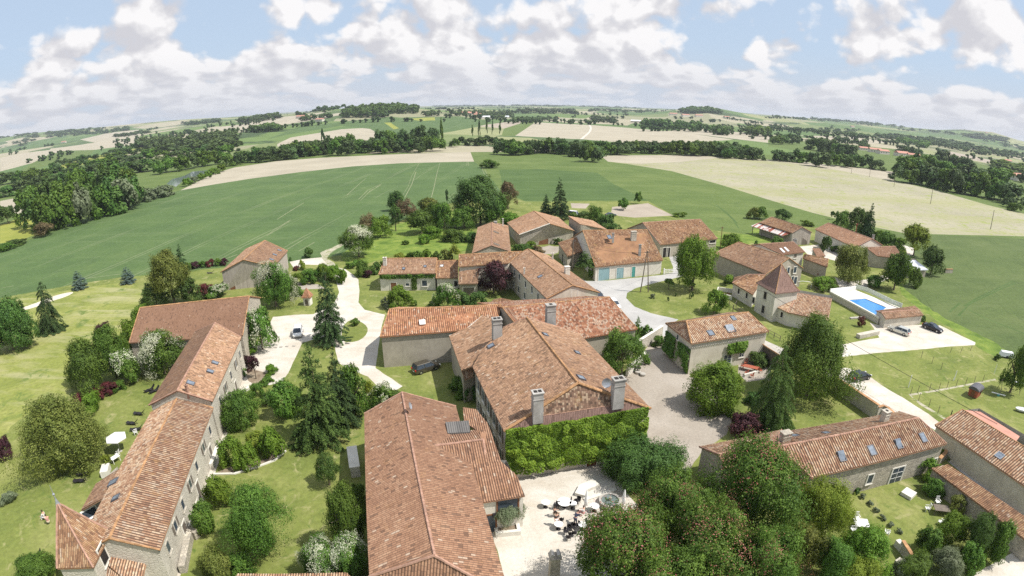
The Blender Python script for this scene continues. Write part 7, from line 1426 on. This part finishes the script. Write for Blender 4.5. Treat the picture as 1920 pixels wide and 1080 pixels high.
wall_run([(1608,634),(1645,626)], .8, 1.0, 'w_palestone', 'raised_bed', 'pale raised flower bed at the gravel parking', cat='planter'); wall_run([(1594,598),(1620,596)], .3, .6, 'concrete', 'stone_edging', 'low edging near the raised bed', cat='edging')
wall_run([(1373,549),(1346,545),(1343,555),(1372,562)], .9, .3, 'whitestone', 'terrace_wall', 'low white terrace wall left of the tower wing')
wall_run([(1770,512),(1785,512)], 1.2, .4, 'w_stone', 'field_wall', 'small stone wall at the wheat edge by the dark tree', cope='ridge')
wall_run([(202,880),(198,896)], .9, 1.0, 'whitestone', 'planter', 'white box planter beside the long house lean-to', cat='planter', cope=None); b0 = G(203, 878, 0); plant((b0.x, b0.y, .7), 1.3, 1.4, 'bush', 'l_yellow', 'shrub', 'yellow-green shrub in the white box planter', 'bush', trunk=False)
# chimney-like stone post at the bottom edge
c = G(1038, 1090, 0); root = empty('stone_chimney', (c.x, c.y, 0), .1, 'dark weathered stone chimney stack rising at the bottom edge', 'chimney'); MB().box((0, 0, 1.6), (.95, .8, 3.2), taper=.92).build('stack', MT['w_stone'], root); MB().box((0, 0, 3.3), (1.1, .95, .15)).build('cap', MT['w_stone'], root)
for s_ in (-1, 1): MB().box((s_*.32, 0, 3.6), (.25, .7, .45), M=Matrix.Rotation(s_*-.35, 3, 'Y')).build('capping_tile', MT['w_chim'], root)
# red table set
def table_set(px, py, rz, L2, W2, mat, label, cat='table', h=.73):
    c = G(px, py, 0); root = empty('garden_table', (c.x, c.y, 0), rz, label, cat); MB().box((0, 0, h), (L2, W2, .05)).build('table_top', MT[mat], root)
    for sx in (-1, 1):
        for sy in (-1, 1): MB().box((sx*(L2/2-.1), sy*(W2/2-.1), h/2), (.06, .06, h)).build('leg', MT[mat], root)
def gchair(px, py, rz, mat, label, group=None):
    c = G(px, py, 0); root = empty('garden_chair', (c.x, c.y, 0), rz, label, 'chair', group); MB().box((0, 0, .44), (.5, .5, .04)).build('seat', MT[mat], root)
    for sx in (-1, 1):
        for sy in (-1, 1): MB().box((sx*.22, sy*.22, .21), (.045, .045, .42)).build('leg', MT[mat], root)
        MB().box((sx*.25, 0, .66), (.05, .5, .04)).build('armrest', MT[mat], root)
    for k in range(4): MB().box((-.17+.113*k, -.25, .72), (.05, .03, .5), M=Matrix.Rotation(.15, 3, 'X')).build('back_slat', MT[mat], root)
    MB().box((0, -.29, .99), (.48, .04, .07)).build('top_rail', MT[mat], root)
table_set(1406, 695, R(-32), 2.6, 1.1, 'redwood', 'long red wooden table on the courtyard house terrace')
for i, (x, y, rz, t) in enumerate(((1391, 690, 1.2, 'nearest the house corner'), (1399, 703, .6, 'on the near long side, left'), (1409, 708, .6, 'on the near long side, right'), (1425, 699, -1.6, 'at the far short end'), (1398, 684, 2.6, 'on the house side of the table'))): gchair(x, y, rz, 'redwood', 'red wooden garden chair '+t, 'red chairs round the terrace table')
table_set(1612, 990, R(-15), 1.6, 1.3, 'white_paint', 'white square garden table next to the bright rounded shrub'); gchair(1605, 976, 3.0, 'white_paint', 'white garden chair behind the white square table'); gchair(1598, 998, 1.5, 'white_paint', 'white garden chair left of the white square table')
gchair(1661, 1004, -.6, 'white_paint', 'white garden chair alone near the bright rounded shrub')
table_set(1762, 962, R(-22), 1.9, 1.2, 'wood_grey', 'grey slatted garden table on the right garden lawn'); gchair(1737, 958, 1.3, 'white_paint', 'pale chair left of the grey slatted table'); gchair(1756, 946, 2.9, 'white_paint', 'pale chair behind the grey slatted table'); gchair(1789, 977, -1.7, 'white_paint', 'pale chair right of the grey slatted table'); gchair(1762, 984, .2, 'white_paint', 'pale chair in front of the grey slatted table')
table_set(218, 866, R(70), 1.2, .8, 'white_paint', 'white table under the open white parasol'); gchair(222, 856, 2, 'white_paint', 'white chair under the open parasol'); gchair(255, 815, 1, 'white_paint', 'white chair by the long house left wall')
# playhouse
c = G(1826, 742, 0); root = empty('playhouse', (c.x, c.y, 0), R(25), 'round-topped red-brown wooden playhouse on the grass', 'playhouse'); mb = MB(); MB().box((0, 0, .75), (1.9, 1.5, 1.3), taper=1.15).build('wall', MT['redwood'], root)
mb = MB(); n = 8
for k in range(n+1):
    a = math.pi*k/n
    for sx in (-1.25, 1.25): mb.v.append((sx, .98*math.cos(a), 1.4+.55*math.sin(a)))
mb.f = [(2*k, 2*k+1, 2*k+3, 2*k+2) for k in range(n)]+[tuple(2*k for k in range(n+1)), tuple(2*k+1 for k in range(n+1))[::-1]]; mb.mi = [0]*len(mb.f); mb.build('roof', MT['frame_dark'], root)
MB().box((-1.05, 0, .75), (.06, .6, 1.0)).build('door', MT['wood_brown'], root); MB().box((.3, -.87, .95), (.5, .08, .4)).build('window', MT['dark'], root)
for sx in (-.7, .7):
    for sy in (-.6, .6): MB().box((sx, sy, .1), (.2, .2, .25)).build('foot', MT['wood_grey'], root)
# swing frame, seesaw, small things at the right
c = G(1890, 735, 0); root = empty('swing_frame', (c.x, c.y, 0), R(-20), 'metal swing frame with a hanging seat at the right edge lawn', 'swing')
for sx in (-1.8, 1.8):
    for sy in (-.8, .8): MB().tube([(sx, sy, 0), (sx, 0, 2.2)], .035, 6).build('leg', MT['wood_grey'], root)
MB().tube([(-1.9, 0, 2.2), (1.9, 0, 2.2)], .04, 6).build('crossbar', MT['wood_grey'], root)
for x in (-.7, .6):
    s_ = MB().box((x, 0, .5), (.5, .22, .04)).build('swing_seat', MT['black'], root)
    for dx in (-.2, .2): MB().tube([(x+dx, 0, .52), (x+dx, 0, 2.2)], .012, 4).build('rope', MT['wood_grey'], s_)
c = G(1871, 742, 0); root = empty('seesaw', (c.x, c.y, 0), R(-25), 'white and turquoise seesaw board lying on the grass', 'seesaw'); MB().box((0, 0, .35), (2.6, .25, .06), M=Matrix.Rotation(.1, 3, 'Y')).build('board', MT['white_paint'], root); MB().box((0, 0, .16), (.35, .5, .32)).build('pivot', MT['teal'], root)
for i, (x, y, t) in enumerate(((1916, 772, 'white covered rowing boat cut by the right edge'), (1912, 722, 'grey covered boat shape under the right-edge tree'))):
    c = G(x, y, 0); root = empty('small_boat', (c.x, c.y, 0), R(-30), t, 'boat'); MB().lathe([(.1, .1), (.6, .2), (.75, .5), (.7, .55), (0, .75)], 16).build('hull', MT['whitesheet'], root).scale = (1.7, .8, 1); MB().tube([(0, 0, .7), (0, 0, 1.9)], .03, 6).build('mast', MT['wood_grey'], root)
c = G(1886, 670, 0); root = empty('covered_caravan', (c.x, c.y, 0), R(-28), 'low white covered trailer at the wheat edge beside the right tree', 'trailer'); MB().box((0, 0, .75), (2.8, 1.3, .9), taper=.85).build('body', MT['whitesheet'], root); MB().tube([(1.4, 0, .4), (2.2, 0, .3)], .04, 6).build('drawbar', MT['frame_dark'], root)
for s_ in (-1, 1): w_ = MB().lathe([(0, .08), (.28, .08), (.28, -.08), (0, -.08)], 14); w_.v = [(v[0], v[2]+s_*.6, v[1]+.28) for v in w_.v]; w_.build('wheel', MT['rubber'], root)
# ------------------------------------------------------------ posts, poles and wires
def post(px, py, h, label, mat='wood_grey', r=.04, name='fence_post', cat='post', group=None, tilt=0):
    c = G(px, py, 0); o = MB().tube([(0, 0, -.2), (tilt*h, 0, h)], [r*1.1, r], 6).build(name, MT[mat]); o.location = c; return tag(o, label, cat, group)
for i, (x, y, h) in enumerate(((1703, 727, 2.3), (1789, 713, 1.8), (1787, 714, .7), (1864, 701, 1.9))): post(x, y, h, ['tall white post at the left of the paddock', 'white post in the middle of the paddock', 'short white stake beside the middle white post', 'thin white post at the right of the paddock'][i], 'white_paint', .06 if i < 2 else .04)
for i, (x, y) in enumerate(((1707,739),(1720,737),(1742,733),(1760,731),(1775,728),(1792,725),(1810,721),(1826,718),(1842,716))): post(x, y, 1.35, 'wooden fence post, %s from the left along the paddock path' % ORD[i], group='fence posts along the paddock path')
for i, (x, y) in enumerate(((1722,751),(1741,763),(1758,775))): post(x, y, 1.35, 'wooden fence post, %s from the top beside the lower drive' % ORD[i], group='fence posts beside the lower drive')
for i, (x, y) in enumerate(((1727,671),(1747,682),(1764,693))): post(x, y, 1.4, 'thin stake, %s from the left in the long paddock grass' % ORD[i], group='stakes in the paddock grass')
for i, (x, y) in enumerate(((1781,662),(1801,661),(1819,658))): post(x, y, 1.2, 'leaning stake, %s from the left below the gravel parking' % ORD[i], group='leaning stakes below the parking', tilt=.15)
post(1781, 784, 1.3, 'dark post behind the right outbuilding roof', 'black', .08)
def pole(px, py, h, label, mat='wood_grey', r=.13, legs=1, arms=True):
    c = G(px, py, 0); root = empty('utility_pole', (c.x, c.y, 0), 0, label, 'utility pole')
    if legs == 2:
        for s_ in (-1, 1): MB().tube([(s_*.9, 0, 0), (s_*.08, 0, h)], [r, r*.7], 7).build('pole_leg', MT[mat], root)
    else: MB().tube([(0, 0, 0), (0, 0, h)], [r, r*.7], 8).build('pole_shaft', MT[mat], root)
    if arms: MB().box((0, 0, h-.35), (1.1, .1, .1)).build('crossarm', MT[mat], root)
    for s_ in (-1, 1): MB().lathe([(.03, h-.3), (.06, h-.24), (.03, h-.15)], 8, (s_*.45, 0, 0)).build('insulator', MT['zinc'], root)
    return Vector((c.x, c.y, h-.2))
p1 = pole(1208, 548, 9.5, 'two-legged utility pole on the round lawn', legs=2); p2 = pole(1073, 508, 8.0, 'thick wooden pole beside the small old shed', r=.17); p3 = pole(1350, 468, 7.0, 'dark pole between the large barn and pink-tiled barn house', 'wood_brown'); p4 = pole(1600, 463, 8.0, 'rusty brown pole in front of the brown barn', 'redwood'); p5 = pole(1275, 488, 6.5, 'thin dark pole inside the large light green tree', 'black', .09)
p6 = pole(1744.5, 382, 9.5, 'left of two lone poles in the weedy field', r=.16, arms=False); p7 = pole(1857, 430, 9.0, 'right of two lone poles in the weedy field', r=.16, arms=False); p8 = pole(1676, 350, 8, 'distant pole at the far edge of the weedy field', arms=False); p9 = pole(1630, 332, 10, 'distant pole beyond the weedy field', arms=False); p10 = pole(1596, 326, 9, 'furthest pole in line beyond the weedy field', arms=False)
def cable(a, b, sag, label, r=.025):
    pts = [a.lerp(b, t/14)+Vector((0, 0, -sag*4*(t/14)*(1-t/14))) for t in range(15)]; o = MB().tube(pts, r, 5).build('overhead_cable', MT['black']); tag(o, label, 'cable')
cable(p1, p3, 1.0, 'overhead wire from the two-legged pole towards the dark pole'); cable(p2, p1, 1.2, 'overhead wire between the thick pole and the two-legged pole')
ta = G(1440, 549, 6.6); tb = G(1870, 795, 4.8); cable(p1, ta, .6, 'overhead wire from the two-legged pole to the square tower'); cable(ta, tb, .7, 'long dark overhead cable crossing the paddock to the right outbuilding', .035)
# railing from the tower to the pool
def fence(pts, h, label, mat='wood_grey', gap=2.0, rails=(.5, .95), name='fence', infill=None, base=0, r=.05):
    p = [G(x, y, base) for x, y in pts]; root = empty(name, p[0], 0, label, 'fence'); c0 = p[0]; k = 0
    for a, b in zip(p, p[1:]):
        L_ = (b-a).length; n = max(1, round(L_/gap)); rz = math.atan2((b-a).y, (b-a).x)
        for i in range(n+(b is p[-1])): q = a.lerp(b, i/n)-c0; MB().box((q.x, q.y, h/2), (r*2, r*2, h), rz).build('post', MT[mat], root)
        for z in rails:
            m_ = (a+b)/2-c0; MB().box((m_.x, m_.y, h*z), (L_, r*.8, r*1.4), rz).build('rail', MT[mat], root)
        if infill: m_ = (a+b)/2-c0; MB().box((m_.x, m_.y, h*.5), (L_, .02, h*.85), rz).build('mesh_panel', infill, root)
    return root
fence([(1515,541),(1545,551),(1580,560),(1610,577),(1640,597),(1656,610)], 1.1, 'dark post and rail fence running along the pool terrace wall')
fence([(1360,567),(1374,582),(1397,595)], 1.2, 'grey rail fence on the lawn below the tower wing'); fence([(1374,585),(1380,577)], 1.6, 'short grey gate frame in the lawn fence', rails=(.95,)); fence([(1440,628),(1462,640)], 1.1, 'small wooden fence behind the courtyard house')
# white gate
c = G(1262, 513, 0); root = empty('white_gate', (c.x, c.y, 0), R(12), 'white paled gate at the farmyard beside the blue-door house', 'gate')
for s_ in (-1, 1): MB().box((s_*2.6, 0, .75), (.22, .22, 1.5)).build('gate_post', MT['white_paint'], root)
for z in (.25, .75, 1.15): MB().box((0, 0, z), (5.0, .06, .12)).build('rail', MT['white_paint'], root)
for k in range(12): MB().box((-2.3+k*.42, .04, .7), (.1, .03, 1.05)).build('pale', MT['white_paint'], root)
# ------------------------------------------------------------ swimming pool on its raised terrace
A, B_, C_, D_ = G(1556, 548, 1.3), G(1604, 543, 1.3), G(1690, 577, 1.3), G(1648, 597, 1.3)
root = empty('swimming_pool', (A.x, A.y, 0), 0, 'blue swimming pool on a walled white terrace with fence', 'pool'); o_ = -Vector((A.x, A.y, 0))
W4 = [G(1591, 562, 1.25), G(1622, 559.5, 1.25), G(1662, 576, 1.25), G(1644, 591, 1.25)]
def ring(outer, inner, z0, z1, mat, name):
    n = len(outer); vs = [(p.x+o_.x, p.y+o_.y, z1) for p in outer]+[(p.x+o_.x, p.y+o_.y, z1) for p in inner]+[(p.x+o_.x, p.y+o_.y, z0) for p in outer]+[(p.x+o_.x, p.y+o_.y, z0) for p in inner]
    fs = []
    for i in range(n): j = (i+1) % n; fs += [(i, j, n+j, n+i), (2*n+i, i, j, 2*n+j)[::-1] if False else (2*n+i, 2*n+j, j, i), (n+i, n+j, 3*n+j, 3*n+i)]
    MB().add(vs, fs).build(name, MT[mat], root)
ring([A, B_, C_, D_], W4, -.3, 1.2, 'w_palestone', 'terrace_base'); ctr = (A+B_+C_+D_)/4
ring([p+(ctr-p)*.02 for p in (A, B_, C_, D_)], W4, 1.204, 1.25, 'whitestone', 'terrace_paving')
MB().add([(p.x+o_.x, p.y+o_.y, 1.12) for p in W4], [(0, 1, 2, 3)]).build('water', MT['pool'], root)
MB().add([tuple(Vector((p.x, p.y, z))+o_) for z in (1.1, .2) for p in W4], [(4,5,6,7)]).build('pool_floor', MT['pool'], root)
for nm, (a, b, h, m_) in enumerate(((A, D_, .35, 'whitestone'), (A, B_, .9, 'white_paint'))):
    d = (b-a).normalized(); m2 = (a+b)/2; MB().box((m2.x+o_.x, m2.y+o_.y, 1.25+h/2), ((b-a).length, .2, h), math.atan2(d.y, d.x)).build('parapet', MT[m_], root)
gm = plain('pale_green_mesh', (.55, .6, .48), .7); f = fence([(1604,542),(1625,548),(1648,559),(1672,571),(1690,578)], 1.2, 'pale mesh safety fence round the far side of the pool', 'white_paint', 2.2, infill=gm, base=1.3, r=.04)
# ladder on the stone barn, pool handrail, flag pole bits
b0 = G(987, 459, 0); root = empty('ladder', (b0.x, b0.y, 0), R(15), 'white ladder leaning on the stone barn gable', 'ladder')
for s_ in (-1, 1): MB().tube([(s_*.3, -.8, 0), (s_*.3, 0, 4.6)], .05, 5).build('stile', MT['white_paint'], root)
for k in range(12): t = (k+.5)/12; MB().tube([(-.3, -.8+.8*t, 4.6*t), (.3, -.8+.8*t, 4.6*t)], .03, 5).build('rung', MT['white_paint'], root)
c = G(1520, 541, 0); root = empty('arched_handrail', (c.x, c.y, 0), 0, 'white arched handrail right of the tower', 'handrail'); MB().tube([(0, 0, 0), (0, 0, 1.2), (-.6, 0, 1.7), (-2.5, .3, 1.8), (-3.6, .5, 1.6)], .06, 6).build('tube', MT['white_paint'], root)
# stepping stones and small kerb blocks in the parking court
for i, (x, y) in enumerate(((517, 652), (527, 651), (538, 650), (551, 649))): o = MB().box((0, 0, .06), (.55, .35, .14)).build('parking_kerb', MT['concrete']); o.location = G(x, y, 0); tag(o, 'small dark kerb block, %s from the left across the white parking court' % ORD[i], 'kerb block', 'kerb blocks in the parking court')
for i, (x, y) in enumerate(((1201, 682), (1205, 704), (1196, 700))): o = MB().lathe([(0, .4), (.45, .38), (.5, .3), (.42, 0)], 10).build('garden_stone', MT['concrete']); o.location = G(x, y, 0); tag(o, ['pale stone by the courtyard tables, highest', 'pale stone by the courtyard tables, lowest', 'pale stone by the courtyard tables, left'][i], 'stone')
# grey awning/terrace table by the tower wing
c = G(1362, 556, 0); root = empty('garden_table', (c.x, c.y, 0), 0, 'dark wooden table inside the little white terrace by the tower wing', 'table'); MB().box((0, 0, .72), (1.5, .8, .05)).build('table_top', MT['wood_brown'], root)
for sx in (-.6, .6): MB().box((sx, 0, .35), (.08, .6, .7)).build('leg', MT['wood_brown'], root)
# far farms: each a small house with its own roof
fr = random.Random(5)
def farm(px, py, w, d, h, rz, roofm, label, wall='w_white'):
    c = G(px, py); root = empty('far_farmhouse', c, rz, label, 'house'); MB().box((0, 0, h/2-.5), (w, d, h+1)).build('wall', MT[wall], root)
    MB().add([(-w/2-.4, -d/2-.4, h-.1), (w/2+.4, -d/2-.4, h-.1), (w/2+.4, d/2+.4, h-.1), (-w/2-.4, d/2+.4, h-.1), (-w/2-.4, 0, h+d*.22), (w/2+.4, 0, h+d*.22)], [(0,1,5,4),(2,3,4,5),(1,2,5),(3,0,4),(0,3,2,1)]).build('roof', MT[roofm], root)
    for k in range(max(1, int(w/5))): MB().box((-w/2+2.5+k*4.5, -d/2-.03, h*.5), (1.2, .1, 1.4)).build('window', MT['dark'], root)
TR_ = 'redsheet'; FL = [(872,215,26,12,6,'left of the red hill farm buildings'),(884,217,30,14,7,'middle of the red hill farm buildings'),(897,219,24,12,6,'right of the red hill farm buildings'),(912,223,26,12,5,'pale barn right of the red hill farm'),(948,222,18,10,5,'small white house on the central plain'),(1043,224,16,9,5,'lone white house beyond the pale central field'),(1192,230,28,12,5,'white long house left of the round hill'),(1262,217,30,14,8,'left pale farm below the round hill'),(1285,219,34,14,7,'middle pale farm below the round hill'),(1310,220,30,14,7,'right pale farm below the round hill'),(1362,222,24,12,5,'white house right of the round hill'),
 (325,270,16,10,5,'red roof in the valley wood'),(1618,282,16,9,4,'low red farm roof left of the plain grove'),(1640,286,20,10,5,'red farm by the plain grove, left'),(1655,289,18,10,5,'red farm by the plain grove, middle'),(1690,293,22,12,5,'longest red farm by the plain grove'),(1712,297,18,10,5,'red farm by the plain grove, right'),(1735,302,14,9,4,'cream cottage right of the plain grove'),(1888,306,16,10,5,'white house on the right plain'),(1905,338,24,14,5,'red-roofed house at the right edge'),(1598,239,20,10,5,'distant farm on the right plain'),(565,222,26,12,5,'distant farm on the pale left slope, upper'),(585,224,20,12,5,'distant farm on the pale left slope, lower'),(600,228,18,10,5,'lowest distant farm on the pale left slope'),(120,268,22,12,5,'distant cottage in the far left valley'),(1850,231+20,18,10,5,'distant house below the last right hill')]
for i, (x, y, w, d, h, t) in enumerate(FL): farm(x, y, w, d, h, fr.uniform(-.4, .4), TR_ if i not in (3, 4, 6) else 'whitesheet', 'tiny '+t if not t.startswith('tiny') else t)
# winding pale road between the central fields
tag(obj('road', (lambda p: mesh_np('road', [v for a, n in p for v in (a+n, a-n)], [(2*i, 2*i+1, 2*i+3, 2*i+2) for i in range(len(p)-1)], mats=[MT['gravel']]))([(G(x, y)+Vector((0, 0, .25)), Vector((2.0, .5, 0))) for x, y in ((1090, 262), (1094, 258), (1100, 253), (1106, 247), (1108, 241), (1106, 236), (1104, 234))])), kind='structure')

# ------------------------------------------------------------ the air
hz = bpy.data.meshes.new('haze'); L2 = 13500; z0, z1 = -30, 95
hz.from_pydata([(x, y, z) for z in (z0, z1) for x, y in ((-L2, -L2), (L2, -L2), (L2, L2), (-L2, L2))], [], [(0,3,2,1),(4,5,6,7),(0,1,5,4),(1,2,6,5),(2,3,7,6),(3,0,4,7)])
hm = bpy.data.materials.new('haze'); hm.use_nodes = True; nt = hm.node_tree; nt.nodes.clear(); o_ = nt.nodes.new('ShaderNodeOutputMaterial'); v_ = nt.nodes.new('ShaderNodeVolumePrincipled')
v_.inputs['Color'].default_value = (.82, .88, .97, 1); v_.inputs['Density'].default_value = 0.00008; v_.inputs['Anisotropy'].default_value = 0.1; nt.links.new(v_.outputs[0], o_.inputs['Volume']); hz.materials.append(hm)
tag(obj('haze', hz), 'thin pale summer haze over the valley', 'haze', kind='stuff')
